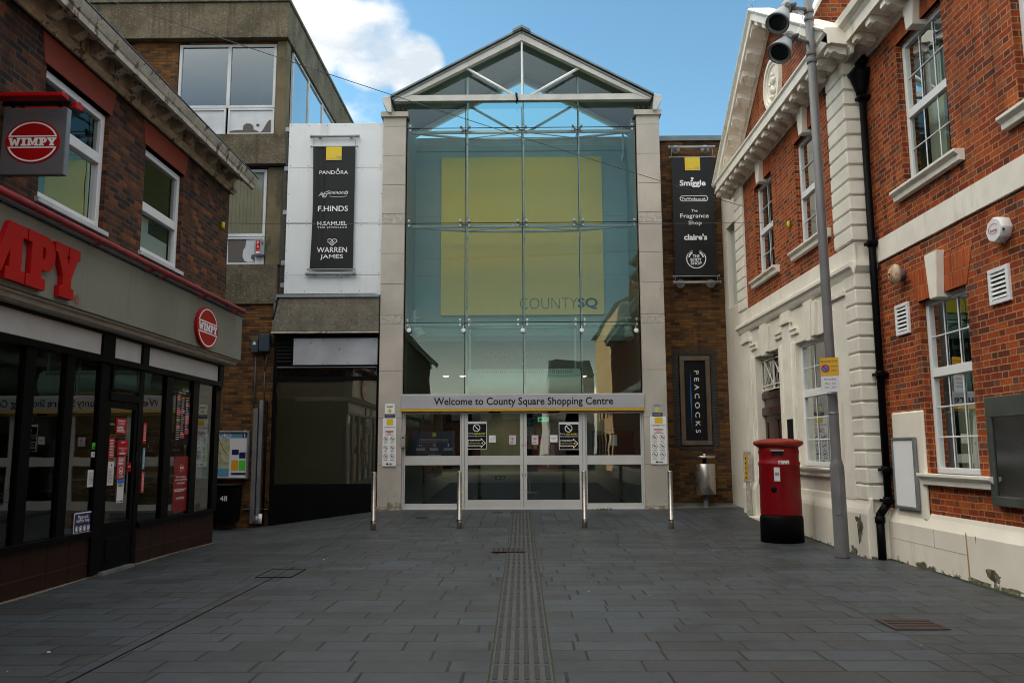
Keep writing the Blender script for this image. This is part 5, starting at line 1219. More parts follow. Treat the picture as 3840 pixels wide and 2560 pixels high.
# grit and moss lying in the angle between paving and walls
for nm, mt, x0, sg, y0, y1, lb in (('moss', M_moss, XR-.08, -1, 4, WY0-.1, 'dark moss and grit along the foot of the red brick building'), ('grit', pm('tan_grit', (.13, .11, .075), .9, var=.4, vs=30), -5.246, 1, 3, 14.0, 'pale grit along the foot of the restaurant plinth'), ('moss', M_moss, XW-.10, -1, WY0, 15.3, 'dark moss along the foot of the white wall')):
    b = B(); rnd = random.Random(4); y = y0; pts = []
    while y < y1: pts.append((y, max(.006, .026+.022*math.sin(y*2.3)+rnd.uniform(-.016, .024)))); y += .035
    for (ya, wa_), (yb, wb_) in zip(pts, pts[1:]):
        if nm == 'moss' and math.sin(ya*1.7+x0)+math.sin(ya*5.1) < -.5: continue
        b.add([(x0, ya, gz(x0, ya)+.012), (x0, yb, gz(x0, yb)+.012), (x0+sg*wb_, yb, gz(x0, yb)+.003), (x0+sg*wa_, ya, gz(x0, ya)+.003)], [(0, 1, 2, 3)])
    o_ = b.out(nm, mt); o_['kind'] = 'stuff'; o_['label'] = lb; o_['category'] = nm
# short post with yellow sign at the far corner
p = at(2796, 1910, Z=.2); p = Vector((4.72, 17.3, gz(4.7, 17.3)))
r = thing('marker_post', 'short beige post with small yellow plate by the white corner', 'post', p)
b = B(); b.box(p.x-.035, p.x+.035, p.y-.03, p.y+.03, p.z, p.z+.75); b.out('post', 'stone_rough', r, .006); b = B(); b.box(p.x-.07, p.x+.08, p.y-.05, p.y+.04, p.z+.68, p.z+1.33); b.out('head', 'stone_rough', r, .01)
b = B(); b.box(p.x-.062, p.x+.0, p.y-.056, p.y-.049, p.z+.72, p.z+1.28); pl_ = b.out('plate', 'amber', r)
b = B()
for i in range(5): b.box(p.x-.054, p.x-.03, p.y-.06, p.y-.055, p.z+.76+i*.1, p.z+.79+i*.1)
b.out('print', 'black_print', r)

# ================================================================== RESTAURANT on the left
XL, LE = -5.20, 14.03
rest = thing('restaurant_building', 'dark brick restaurant building with peeling bracketed cornice and black shopfront', 'building', (XL, 10, 0))
W1, W2 = (8.42, 9.80), (10.80, 12.08)
b = B(); wall(b, 'X', XL, -8, LE, 3.85, 6.2, [(*W1, 4.22, 5.74), (*W2, 4.22, 5.74), (5.4, 6.8, 4.22, 5.74)], -.22)
b.box(-9.5, XL, LE-.02, LE, 3.1, 6.2); b.out('wall', 'brick_dark', rest)
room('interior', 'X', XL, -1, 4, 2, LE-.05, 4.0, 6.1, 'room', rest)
b = B()
for y0, y1 in (W1, W2, (5.4, 6.8)): b.extr([(XL+.012, y0-.05, 5.74), (XL+.012, y1+.03, 5.74), (XL+.012, y1+.13, 6.12), (XL+.012, y0-.13, 6.12)], (-.2, 0, 0))
b.each('lintel', 'lintel', rest, .004)
for (y0, y1), rail in ((W1, 5.13), (W2, 4.90), ((5.4, 6.8), 5.13)):
    window(rest, 'X', XL-.06, 1, y0, y1, 4.24, 5.72, rail=rail, fw=.085, th=.09)
    b = B(); obox(b, 'X', XL, -.1, .05, y0-.05, y1+.06, 4.165, 4.225); b.out('sill', 'upvc_old', rest, .006)
b = B(); obox(b, 'X', XL, -.17, -.165, W2[0]+.05, W2[0]+.55, 4.30, 4.82); obox(b, 'X', XL, -.172, -.167, W2[0]+.55, W2[1]-.1, 4.30, 4.62); b.out('paper_blind', 'paper', rest)
# cornice
lp = [(0, 6.09), (.05, 6.09), (.055, 6.12), (.09, 6.15), (.09, 6.175), (.06, 6.185), (.06, 6.385), (.345, 6.39), (.345, 6.19), (.40, 6.19), (.405, 6.26), (.42, 6.275), (.45, 6.34), (.465, 6.38), (.40, 6.44), (.0, 6.46)]
b = B(); b.sweep(lp, (XL, -8, 0), (XL, LE+.12, 0), (1, 0, 0)); b.out('cornice', 'trim_old', rest)
b = B(); b.extr([(XL+.475, -8, 6.39), (XL+.475, LE+.15, 6.39), (XL-.4, LE+.15, 6.53), (XL-.4, -8, 6.53)], (0, 0, .012)); b.out('lead_flashing', 'lead', rest)
y = 6.0
bp = [(.06, 6.388), (.335, 6.388), (.335, 6.265), (.30, 6.25), (.27, 6.275), (.22, 6.255), (.16, 6.215), (.12, 6.20), (.06, 6.205)]
while y < LE-.1:
    b = B(); b.sweep(bp, (XL, y-.065, 0), (XL, y+.065, 0), (1, 0, 0)); b.box(XL+.285, XL+.342, y-.055, y+.055, 6.215, 6.285); b.out('bracket', 'trim_old', rest); y += .455
b = B(); b.tube((XL+.02, -2, 6.075), (XL+.02, LE, 6.075), .012, n=6); b.out('gutter_cable', 'black', rest)
# unseen tall block added to keep low sun off the street; flat roof
b = B(); b.box(-19, -13.5, -8, 18.5, 0, 15.0); b.out('sun_blocking_mass', 'brick_dark', rest)
b = B(); b.box(-13.5, XL-.05, -8, LE-.1, 6.3, 6.42); b.out('flat_roof', 'lead', rest)
# fascia
XFa = -5.0
b = B(); b.box(XL-.02, XFa, -8, 14.38, 3.11, 3.90); b.out('fascia', 'fascia', rest, .006)
b = B(); b.sweep([(0, 3.90), (.22, 3.90), (.225, 3.93), (.0, 4.0)], (XL, -8, 0), (XL, 14.40, 0), (1, 0, 0)); b.out('flashing', 'utility_blue', rest)
b = B()
for yy_ in (9.05, 11.6, 14.0): b.box(XFa-.001, XFa+.0015, yy_-.003, yy_+.003, 3.12, 3.89)
b.out('fascia_joint', 'grey_print', rest)
b = B(); b.sweep([(0, 3.11), (.17, 3.11), (.17, 3.085), (.14, 3.07), (.12, 3.03), (.08, 3.01), (0, 3.0)], (XL, -8, 0), (XL, 14.36, 0), (1, 0, 0)); b.box(XL-1.5, XL, 14.05, 14.34, 3.0, 3.11); b.out('moulding', 'trim_cream', rest, .003)
# big fascia letters (sign of its own) : the word runs out of the picture on the left
ls = thing('fascia_sign', 'huge red slab letters on the grey restaurant fascia', 'sign', (XFa, 8, 3.1))
zb_, lh = 3.165, .565
adv = {'M': .0}
lay = (('W', 5.98, .66), ('I', 6.66, .40), ('M', 7.07, .82), ('P', 7.92, .475), ('Y', 8.40, .475))
for ch, y0, wd in lay:
    gw_, sp = GL[ch]; me = smesh([[(px*wd/gw_, pz*lh) for px, pz in s_] for s_ in sp], .055, .004)
    b = B(); b.add([(XFa+.03+v.z, y0+v.x, zb_+v.y) for v in me[0]], me[1]); b.out('letter', 'red_letter', ls)
b = B(); Fx = Face((XFa, 8.93, 3.20), (0, 1, 0)); Fx.ring(b, 0, 0, .052, .042, .02); Fx.text(b, 'R', -.02, .02, -.026, .02, off=.01); b.out('registered_mark', 'red_letter', ls)
r = thing('logo_sign', 'round red burger logo disc at the far end of the grey fascia', 'sign', (XFa, 12.67, 3.44))
burger_logo(Face((XFa, 12.68, 3.445), (0, 1, 0)), r, 0, 0, .43, .325, .005, .045)
# white infill panels and black shopfront
XS = XL-.02
FZ0, FZ1, GZ0, GZ1 = 2.68, 2.99, .56, 2.62
M1 = [(5.0, 5.15), (6.6, 6.8), (8.48, 8.67), (9.26, 9.44), (10.04, 10.26), (11.08, 11.21), (11.93, 12.17), (12.91, 13.15), (13.88, 14.10)]
b = B()
for y0, y1 in ((-4, 9.98), (10.28, 11.05), (11.24, 13.90)): b.box(XS-.03, XS, y0, y1, 2.70, 2.97)
b.each('infill_panel', 'fascia_white', rest)
b = B()
b.box(XS-.05, XS+.035, -8, 14.10, 2.62, 2.70); b.box(XS-.05, XS+.035, -8, 14.10, 2.965, 3.0)
for y0, y1 in ((9.98, 10.28), (11.05, 11.24), (13.90, 14.10)): b.box(XS-.049, XS+.034, y0, y1, 2.70, 2.965)
for y0, y1 in M1: b.box(XS-.07, XS-.002, y0, y1, .52 if not (10 < y0 < 11.2) else .03, 2.62)
for y0, y1 in ((-4, 10.04), (11.21, 13.88)): b.box(XS-.08, XS+.03, y0, y1, .49, .56)
b.box(XS-.08, XS+.02, 10.26, 11.08, 2.16, 2.26)
b.out('shopfront_frame', 'black_gloss', rest, .004)
prev = -4
for y0, y1 in M1:
    if not (10.2 < prev < 10.3):
        g = B(); g.poly([(XS-.04, prev, .56), (XS-.04, y0, .56), (XS-.04, y0, 2.62), (XS-.04, prev, 2.62)]); g.out('shop_window', 'glass_shop', rest)
    prev = y1
g = B(); g.box(XS-.03, XS+.01, 10.30, 11.04, 2.29, 2.60); tl_ = g.out('transom_frame', 'black_gloss', rest)
g = B(); g.poly([(XS+.012, 10.34, 2.32), (XS+.012, 11.0, 2.32), (XS+.012, 11.0, 2.58), (XS+.012, 10.34, 2.58)]); g.out('transom_pane', 'glass_shop', rest)
d = B(); xa, xb = XS-.06, XS-.01; y0, y1 = 10.27, 11.07; e = .075
d.box(xa, xb, y0, y0+e, .04, 2.15); d.box(xa, xb, y1-e, y1, .04, 2.15); d.box(xa, xb, y0+e, y1-e, 2.07, 2.15); d.box(xa, xb, y0+e, y1-e, .04, .62); d.box(xa, xb+.01, y0+e+.05, y1-e-.05, .12, .42)
door = d.out('door', 'black_gloss', rest, .004)
g = B(); g.poly([(XS-.035, y0+e, .62), (XS-.035, y1-e, .62), (XS-.035, y1-e, 2.07), (XS-.035, y0+e, 2.07)]); g.out('pane', 'glass_shop', door)
g = B(); g.tube((XS+.03, y1-.05, .95), (XS+.03, y1-.05, 1.5), .012, n=8); g.out('handle', 'black', door); g = B(); g.box(XS-.1, XS+.06, y0-.02, y1+.02, .0, .035); g.out('threshold', 'galv', door)
b = B(); jb = B()
for ya, yb in ((-4, 10.04), (11.21, 14.06)):
    n_ = round((yb-ya)/.44); st = (yb-ya)/n_
    jb.box(XL-.15, XL-.052, ya, yb, -.1, .487)
    for i in range(n_):
        for z0, z1 in ((-.1, .19), (.19, .49)): b.box(XL-.14, XL-.048, ya+i*st+.003, ya+(i+1)*st-.003, z0+.003, z1-.003)
jb.each('tile_joint', 'tile_joint', rest); n1 = 2*round((10.04+4)/.44)
mk = [0, b.marks[n1], len(b.v)]
for a, z in zip(mk, mk[1:]):
    q = B(); q.v = b.v[a:z]; q.f = [[i-a for i in f] for f in b.f if a <= f[0] < z]; q.sm = [False]*len(q.f); q.out('tiled_plinth', 'granite', rest, .002)
b = B(); b.box(-7, XL-.15, 14.0, 14.062, -.1, .49); b.out('end_plinth', 'granite', rest)
# glazed end wall, inside
b = B(); b.box(-5.35, XS-.05, 13.98, 14.08, .49, 2.7); b.box(-9.5, -5.2, 13.98, 14.08, 2.55, 3.1); b.box(-7.95, -7.8, 13.98, 14.08, .49, 2.6); b.box(-9.5, -7.95, 14.0, 14.06, 0, 2.6); b.out('end_frame', 'black_gloss', rest)
g = B(); g.poly([(-7.8, 14.03, .5), (-5.35, 14.03, .5), (-5.35, 14.03, 2.55), (-7.8, 14.03, 2.55)]); g.out('end_window', 'glass_shop', rest)
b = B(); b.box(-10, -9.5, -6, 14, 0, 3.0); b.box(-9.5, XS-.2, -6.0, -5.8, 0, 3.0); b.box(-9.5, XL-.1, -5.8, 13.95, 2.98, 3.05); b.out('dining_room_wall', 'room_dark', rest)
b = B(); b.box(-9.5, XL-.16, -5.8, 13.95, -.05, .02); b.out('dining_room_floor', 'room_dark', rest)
# posters in the window
def glassposter(name, label, u0, v0, u1, v1, mat, X=None, th=.004, group='notices on the restaurant glass'):
    X = X or XS-.025
    p, q = at(u0, v1, X=X), at(u1, v0, X=X); pz = at((u0+u1)/2, v1, X=X).z; qz = at((u0+u1)/2, v0, X=X).z
    r = thing(name, label, 'poster', (X, p.y, pz), group)
    b = B(); b.box(X-th, X, p.y, q.y, pz, qz); b.out('sheet', mat, r)
    return r, Face((X, p.y, pz), (0, 1, 0)), q.y-p.y, qz-pz
def L3(x, y): return (x/1.742, 1400+y/1.742)
def l3(name, label, x0, y0, x1, y1, mat, **k): return glassposter(name, label, *L3(x0, y0), *L3(x1, y1), mat, **k)
r, Fx, W, H_ = l3('notice', 'red closed notice, topmost on the restaurant door', 755, 292, 829, 394, 'red')
b = B(); Fx.text(b, 'CLOSED', W*.2, W*.82, H_*.58, .003); Fx.lines(b, W*.15, W*.85, H_*.78, H_*.9, 1, H_*.05, .003, 0); Fx.lines(b, W*.12, W*.88, H_*.1, H_*.5, 4, H_*.045, .003, .3); b.out('lettering', 'white_print', r)
r, Fx, W, H_ = l3('notice', 'red wait to be seated notice under the closed notice', 764, 432, 838, 535, 'red')
b = B(); Fx.text(b, 'WIMPY', W*.28, W*.72, H_*.76, .003); Fx.text(b, 'PLEASE WAIT TO BE', W*.12, W*.88, H_*.42, .003); Fx.text(b, 'SEATED', W*.33, W*.67, H_*.28, .003); Fx.lines(b, W*.2, W*.8, H_*.08, H_*.2, 2, H_*.04, .003, .2); b.out('lettering', 'white_print', r)
r, Fx, W, H_ = l3('notice', 'orange red face covering poster in the middle of the restaurant door', 762, 540, 816, 685, 'red_print')
b = B(); Fx.lines(b, W*.12, W*.88, H_*.6, H_*.93, 5, H_*.03, .003, .2); Fx.ring(b, W*.5, H_*.36, W*.26, W*.21, .003, 20); Fx.rect(b, W*.4, W*.62, H_*.30, H_*.37, 0, .003); Fx.lines(b, W*.3, W*.9, H_*.06, H_*.12, 1, H_*.03, .003); b.out('lettering', 'white_print', r)
r, Fx, W, H_ = l3('notice', 'white sheet with blue heading, lowest on the restaurant door', 760, 690, 811, 842, 'paper')
b = B(); Fx.rect(b, 0, W, H_*.82, H_, 0, .002); Fx.rect(b, W*.1, W*.45, H_*.04, H_*.09, 0, .002); b.out('blue_heading', 'blue_print', r); b = B(); Fx.lines(b, W*.1, W*.9, H_*.68, H_*.8, 3, H_*.02, .003); Fx.rect(b, W*.55, W*.9, H_*.04, H_*.09, 0, .002); b.out('print', 'black_print', r)
r, Fx, W, H_ = l3('notice', 'narrow red notice on left door stile', 706, 413, 752, 563, 'red'); b = B(); Fx.lines(b, W*.12, W*.88, H_*.1, H_*.9, 12, H_*.02, .003, .3); b.out('lettering', 'white_print', r)
r, Fx, W, H_ = l3('notice', 'narrow white printed notice low on the left door stile', 699, 575, 747, 729, 'paper'); b = B(); Fx.lines(b, W*.12, W*.88, H_*.1, H_*.7, 10, H_*.018, .003, .3); b.out('lettering', 'grey_print', r); b = B(); Fx.rect(b, W*.45, W*.65, H_*.8, H_*.92, 0, .003); b.out('crest', 'red_print', r)
r, Fx, W, H_ = l3('notice', 'white welcome notice with red heading on the window left of door', 569, 628, 653, 738, 'paper'); b = B(); Fx.text(b, 'Welcome to', W*.08, W*.6, H_*.76, .003); b.out('heading', 'red_print', r); b = B(); Fx.lines(b, W*.08, W*.6, H_*.15, H_*.7, 8, H_*.02, .003, .3); b.out('lettering', 'grey_print', r)
r, Fx, W, H_ = l3('sticker', 'bright green hygiene sticker on the window left of the door', 602, 451, 650, 494, 'green_print'); b = B(); Fx.lines(b, W*.1, W*.9, H_*.15, H_*.45, 2, H_*.1, .003); b.out('print', 'black_print', r)
r, Fx, W, H_ = l3('sticker', 'white sticker under the green hygiene sticker', 596, 511, 651, 545, 'paper'); b = B(); Fx.disc(b, W*.25, H_*.5, H_*.3, .003); Fx.lines(b, W*.5, W*.9, H_*.2, H_*.8, 3, H_*.08, .003); b.out('print', 'grey_print', r)
r, Fx, W, H_ = l3('sticker', 'blue square sticker below the small white sticker', 614, 560, 650, 615, 'blue_print'); b = B(); Fx.ring(b, W*.42, H_*.5, W*.18, W*.12, .003); Fx.rect(b, W*.6, W*.7, H_*.3, H_*.7, 0, .003); b.out('print', 'white_print', r)
r, Fx, W, H_ = l3('notice', 'dark navy staff help sign with white border low in window', 474, 903, 602, 1043, 'navy')
b = B(); Fx.shape(b, [rrect(.004, W-.004, .004, H_-.004, .03), rrect(.016, W-.016, .016, H_-.016, .022)[::-1]], .003)
Fx.text(b, 'Please ask', W*.24, W*.80, H_*.70, .003, off=.01); Fx.text(b, 'staff for help', W*.15, W*.86, H_*.48, .003, off=.01)
for k in range(4): cx = W*(.19+.21*k); Fx.ring(b, cx, H_*.24, W*.085, W*.065, .003, 20); Fx.rect(b, cx-.012, cx+.012, H_*.17, H_*.3, 0, .003)
b.out('lettering', 'white_print', r)
for k, (x0, y0, x1, y1, mt, lb) in enumerate(((932, 320, 960, 455, 'red', 'red notice at the top of the strip right of the door'), (928, 484, 950, 624, 'sky_print', 'blue and white notice right of the door'), (920, 640, 944, 778, 'red_print', 'red face covering notice right of the door'))):
    r, Fx, W, H_ = l3('notice', lb, x0, y0, x1, y1, mt); b = B(); Fx.lines(b, W*.12, W*.88, H_*.1, H_*.9, 8, H_*.03, .003, .3); b.out('lettering', 'white_print', r)
r, Fx, W, H_ = l3('sticker', 'round red push sticker on the restaurant door glass', 829, 580, 858, 640, 'red'); b = B(); Fx.text(b, 'PUSH', W*.15, W*.85, H_*.45, .003); b.out('lettering', 'white_print', r)
r, Fx, W, H_ = l3('menu_poster', 'tall dark takeaway menu poster with coloured columns in window', 1140, 115, 1246, 465, 'black_print', X=XS-.034)
b = B(); Fx.text(b, 'Takeaway Menu', W*.12, W*.62, H_*.94, .003)
for c_ in range(3): Fx.lines(b, W*(.05+.32*c_), W*(.30+.32*c_), H_*(.08+.1*c_), H_*.9, 20, H_*.008, .003, .5)
b.out('lettering', 'white_print', r)
b = B()
for c_, zz, hh in ((0, .82, .06), (0, .55, .10), (0, .30, .06), (1, .6, .05), (1, .12, .10), (2, .72, .06), (2, .40, .16), (2, .2, .1)): Fx.rect(b, W*(.04+.32*c_), W*(.31+.32*c_), H_*zz, H_*(zz+hh), 0, .0025)
b.out('colour_block', 'red_print', r)
b = B()
for c_, zz in ((0, .9), (1, .87), (1, .47), (2, .88), (0, .45)): Fx.rect(b, W*(.05+.32*c_), W*(.28+.32*c_), H_*zz, H_*(zz+.018), 0, .003)
b.out('yellow_heading', 'amber', r)
r, Fx, W, H_ = l3('window_poster', 'tall red poster with burger logo standing low in window', 1124, 540, 1234, 900, pm('deep_red_print', (.20, .008, .008), .35, var=.1), X=XS-.034)
burger_logo(Fx, r, W*.5, H_*.79, W*.14, H_*.065, 0, .002)
b = B()
for k, (s_, a) in enumerate((('We are limiting the', .16), ('number of people inside', .08), ('our restaurant', .22))): Fx.text(b, s_, W*a, W*(1-a), H_*(.60-k*.05), .003)
Fx.lines(b, W*.06, W*.9, H_*.36, H_*.42, 2, H_*.012, .003, .2); Fx.text(b, 'very merry', W*.2, W*.78, H_*.21, .003, shear=.3); b.out('lettering', 'white_print', r)
# furniture just inside the window
def chair(x, y, a, label):
    r = thing('dining_chair', label, 'chair', (x, y, .02), 'wooden chairs in the restaurant window')
    ca, sa = math.cos(a), math.sin(a)
    def T_(p, q, z): return (x+p*ca-q*sa, y+p*sa+q*ca, z)
    b = B(); b.extr([T_(-.2, -.2, .46), T_(.2, -.2, .46), T_(.2, .2, .46), T_(-.2, .2, .46)], (0, 0, .04)); b.out('seat', 'wood', r, .01)
    b = B(); b.extr([T_(-.2, .19, .66), T_(-.17, .19, .98), T_(.17, .19, .98), T_(.2, .19, .66)], Vector(T_(0, .03, 0))-Vector(T_(0, 0, 0))); b.out('backrest', 'wood', r, .01)
    for p, q in ((-.17, -.17), (.17, -.17), (-.17, .18), (.17, .18)): b = B(); b.tube(T_(p, q, .02), T_(p*.95, q*.98, .48 if q < 0 else .70), .02, n=8); b.out('leg', 'wood', r)
chair(-5.75, 8.15, R(95), 'brown wooden chair at the window, nearer the picture edge'); chair(-5.75, 9.0, R(100), 'brown wooden chair at the window beside the help sign')
def stack(x, y, label):
    r = thing('metal_chair', label, 'chair', (x, y, .02), 'stacked chrome chairs in the restaurant')
    for k in range(4):
        z = k*.12; b = B()
        b.pipe([(x-.22, y-.2, .02), (x-.22, y-.2, .62+z), (x+.2, y-.2, .66+z), (x+.2, y-.2, .62+z)], .012, 6); b.pipe([(x-.22, y+.2, .02), (x-.22, y+.2, .62+z), (x+.2, y+.2, .66+z)], .012, 6)
        b.pipe([(x-.24, y-.2, .62+z), (x-.26, y-.2, .98+z), (x-.26, y+.2, .98+z), (x-.24, y+.2, .62+z)], .012, 6); b.out('frame', 'chrome', r)
stack(-6.4, 9.3, 'stack of chrome tube chairs behind the first restaurant window'); stack(-6.5, 10.15, 'stack of chrome tube chairs behind the staff help sign')
# red pipe rail over the fascia
b = B(); p0, p1 = (-4.86, -2, 0), (-4.86, 14.5, 0)
q0, q1 = at(0, 713, X=-4.86), at(916, 1169, X=-4.86); zr = (q0.z+q1.z)/2
r = thing('lighting_rail', 'long faded red tubular rail on brackets along the fascia top', 'rail', (XL, 10, zr))
b = B(); b.tube((-4.86, -3, zr), (-4.86, q1.y, zr), .040, n=14); b.ball((-4.86, q1.y, zr), .040); b.out('rail', 'red_pipe', r)
for u, v in ((274, 890), (488, 995), (540, 1018), (698, 1092), (825, 1155)):
    p = at(u, v, X=XL); b = B(); b.box(XL, XL+.015, p.y-.04, p.y+.04, zr-.14, zr+.02); b.box(XL, -4.86, p.y-.012, p.y+.012, zr-.055, zr-.03); b.out('bracket', 'red_pipe', r)
# projecting box sign with trough lights
r = thing('hanging_sign', 'square grey projecting sign with red oval burger logo', 'sign', (-4.9, 7.75, 4.23))
b = B(); b.box(-5.17, -4.53, 7.72, 7.79, 4.23, 4.925); b.out('box', 'sign_face', r, .006)
b = B(); b.box(-4.531, -4.525, 7.722, 7.788, 4.235, 4.92); b.out('edge_trim', 'galv', r)
c = at(123, 533, Y=7.72); q = at(226, 533, Y=7.72).x-c.x; qz = c.z-at(123, 614, Y=7.72).z
burger_logo(Face((0, 7.72, 0), (1, 0, 0)), r, c.x, c.z, q, qz, 0, .006)
lb_ = B(); p = at(245, 358, Y=7.55)
lb_.extr([(XL-.1, 7.50, p.z-.025), (XL-.1, 7.50, p.z+.015), (XL-.1, 7.56, p.z+.035), (XL-.1, 7.62, p.z+.01), (XL-.1, 7.62, p.z-.03)], (p.x-XL+.1, 0, 0)); lb_.out('trough_light', 'red', r, .005)
lb_ = B(); p = at(300, 400, Y=8.05)
lb_.extr([(XL-.1, 7.98, p.z-.05), (XL-.1, 7.98, p.z+.02), (XL-.1, 8.05, p.z+.05), (XL-.1, 8.12, p.z+.03), (XL-.1, 8.12, p.z-.03)], (p.x-XL+.1, 0, 0)); lb_.out('trough_light', 'red', r, .005)
lb_ = B(); lb_.box(XL-.02, -4.52, 7.735, 7.775, 4.965, 5.0); 
for x in (-5.1, -4.62): lb_.box(x-.012, x+.012, 7.74, 7.77, 4.92, 4.97); lb_.box(x-.012, x+.012, 7.55, 8.05, 5.0, 5.02)
lb_.out('arm', 'black', r)

# ================================================================== CONCRETE OFFICE BUILDING
YC = 19.3; XC = -5.70
off = thing('office_building', 'weathered concrete and brick office block behind the restaurant cornice', 'building', (XC, YC, -.2))
b = B(); b.box(-16, XC-.08, YC-.22, 32, 11.76, 12.70); b.out('parapet', 'concrete', off, .01)
b = B(); b.box(-16.04, XC-.04, YC-.27, 32.05, 12.70, 12.79); b.out('parapet_coping', pm('mossy_coping', (.10, .10, .07), .9, var=.4, vs=6, stain=(.28, .15, .02), st=(.62, .7), ss=5), off, .01)
b = B()
wall(b, 'Y', YC, -16, XC-.2, 4.0, 11.77, [(-8.60, -6.10, 6.0, 8.45), (-8.60, -6.10, 9.30, 11.70), (-12.6, -10.4, 9.3, 11.7)], .25); b.out('wall', 'brick_brown', off)
b = B(); wall(b, 'Y', YC, -16, -5.86, -.3, 4.0, [], .2); b.out('ground_floor_wall', 'brick_brown', off)
b = B(); b.box(-16, -5.78, YC-.10, YC+.1, 8.52, 9.30); b.box(-16, -5.90, YC-.06, YC+.1, 5.03, 6.0); b.each('spandrel', 'concrete', off, .008)
b = B(); b.box(-16, -5.76, YC-.13, YC+.1, 8.46, 8.52); b.out('drip', 'black', off)
b = B(); b.box(-6.10, -5.84, YC-.03, YC+.3, 9.30, 11.76); b.box(-6.22, -5.86, YC-.03, YC+.3, 6.0, 8.47); b.each('column', 'concrete_col', off, .01)
b = B(); b.box(-5.99, -5.88, YC+.1, YC+.3, 5.0, 8.5); b.box(XC-.25, XC-.20, YC+.25, 32, -.3, 9.4); b.box(-16, XC-.25, 31.8, 32, 0, 11.8); b.box(-16, -15.9, YC, 32, 0, 11.8); b.out('side_wall', 'brick_brown', off)
b = B(); b.box(-16, XC-.22, YC, 32, 11.74, 11.76); b.out('ceiling', 'room', off)
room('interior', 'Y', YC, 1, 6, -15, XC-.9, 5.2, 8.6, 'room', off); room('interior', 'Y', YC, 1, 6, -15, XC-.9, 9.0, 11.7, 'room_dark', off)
window(off, 'Y', YC+.02, -1, -8.58, -6.12, 10.02, 11.70, fw=.07, th=.08, mat='upvc_old', gl='glass_office', extra=(-7.31,))
window(off, 'Y', YC+.02, -1, -12.58, -10.42, 10.02, 11.70, fw=.07, th=.08, mat='upvc_old', gl='glass_office', extra=(-11.5,))
window(off, 'Y', YC+.02, -1, -8.58, -6.25, 6.72, 8.42, fw=.07, th=.08, mat='upvc_old', gl='glass_blind')
b = B()
for i in range(26): x = -8.5+i*.092; b.extr([(x, YC+.13, 6.75), (x+.05, YC+.155, 6.75), (x+.088, YC+.13, 6.75)], (0, 0, 1.7))
b.out('vertical_blind', 'blind', off)
b = B()
for x0, x1, z0, z1 in ((-8.58, -7.34, 9.32, 10.0), (-7.28, -6.12, 9.32, 10.0), (-8.58, -6.25, 6.02, 6.70)):
    b.box(x0, x0+.05, YC, YC+.06, z0, z1); b.box(x1-.05, x1, YC, YC+.06, z0, z1); b.box(x0+.05, x1-.05, YC, YC+.06, z0, z0+.04); b.box(x0+.05, x1-.05, YC, YC+.06, z1-.05, z1)
b.each('panel_frame', 'upvc_old', off, .004, 4)
b = B(); b.box(-8.53, -7.39, YC+.03, YC+.05, 9.36, 9.95); b.box(-7.23, -6.17, YC+.03, YC+.05, 9.36, 9.95); b.box(-8.53, -6.30, YC+.03, YC+.05, 6.06, 6.65); b.each('infill_panel', 'peeled', off)
b = B(); b.box(-8.45, -7.62, YC+.024, YC+.03, 9.55, 9.85); b.out('inner_panel', 'upvc_old', off, .004)
b = B(); k = YC+.026                                    # peeled film with its torn outline
def px(u, v): return at(u, v, Y=k)
tear = [(850, 499), (855, 494), (870, 490), (895, 488), (910, 488), (913, 470), (925, 463), (940, 464), (950, 472), (951, 486), (965, 491), (975, 497), (985, 488), (992, 476), (1000, 462), (1008, 452), (1016, 449), (1015, 500)]
b.extr([px(*p) for p in tear], (0, .004, 0)); b.extr([px(967+7*math.cos(a*.9), 470+6*math.sin(a*.9)) for a in range(7)], (0, .004, 0))
t2 = [(855, 898), (905, 899), (916, 893), (924, 900), (920, 925), (912, 938), (909, 960), (916, 978), (928, 983), (955, 981), (940, 968), (944, 955), (955, 955), (955, 986), (855, 989)]
b.extr([px(*p) for p in t2], (0, .004, 0)); b.each('peeled_film', 'peel_back', off)
# side elevation: ribbon of windows under the parapet
XE = XC-.20
for i in range(8):
    y0 = YC+.55+i*1.55; window(off, 'X', XE+.06, 1, y0, y0+1.55, 9.4, 11.74, fw=.05, th=.06, mat='upvc_old', gl='glass_side')
b = B(); b.box(XE-.05, XE+.02, YC+.3, 32, 9.34, 9.4); b.out('side_sill', 'concrete', off)
r = thing('alarm_box', 'steel alarm box with red label on the peeling window panel', 'alarm', (-6.5, YC, 6.2))
p, q = at(952, 960, Y=YC-.12), at(992, 898, Y=YC-.12)
b = B(); b.extr([(p.x, YC+.04, p.z), (p.x, YC-.11, p.z+.03), (p.x, YC-.11, q.z), (p.x, YC+.04, q.z)], (q.x-p.x, 0, 0)); b.out('casing', 'galv', r, .006)
Fw = Face((p.x, YC-.112, p.z+.03), (1, 0, 0)); W, H_ = q.x-p.x, q.z-p.z-.03
b = B(); Fw.rect(b, W*.15, W*.58, H_*.05, H_*.95, 0, .002); b.out('label_plate', 'red', r)
b = B(); Fw.text(b, 'P', W*.25, W*.45, H_*.72, .003, h=H_*.18); Fw.text(b, 'A', W*.25, W*.45, H_*.45, .003, h=H_*.2); Fw.text(b, 'ALARM', W*.18, W*.55, H_*.27, .003); Fw.lines(b, W*.18, W*.55, H_*.08, H_*.24, 2, H_*.05, .003, 0); b.out('lettering', 'white_print', r)
b = B()
for k in range(4): Fw.rect(b, W*.68, W*.88, H_*(.62+.08*k), H_*(.65+.08*k), 0, .003)
b.out('slot', 'black', r)
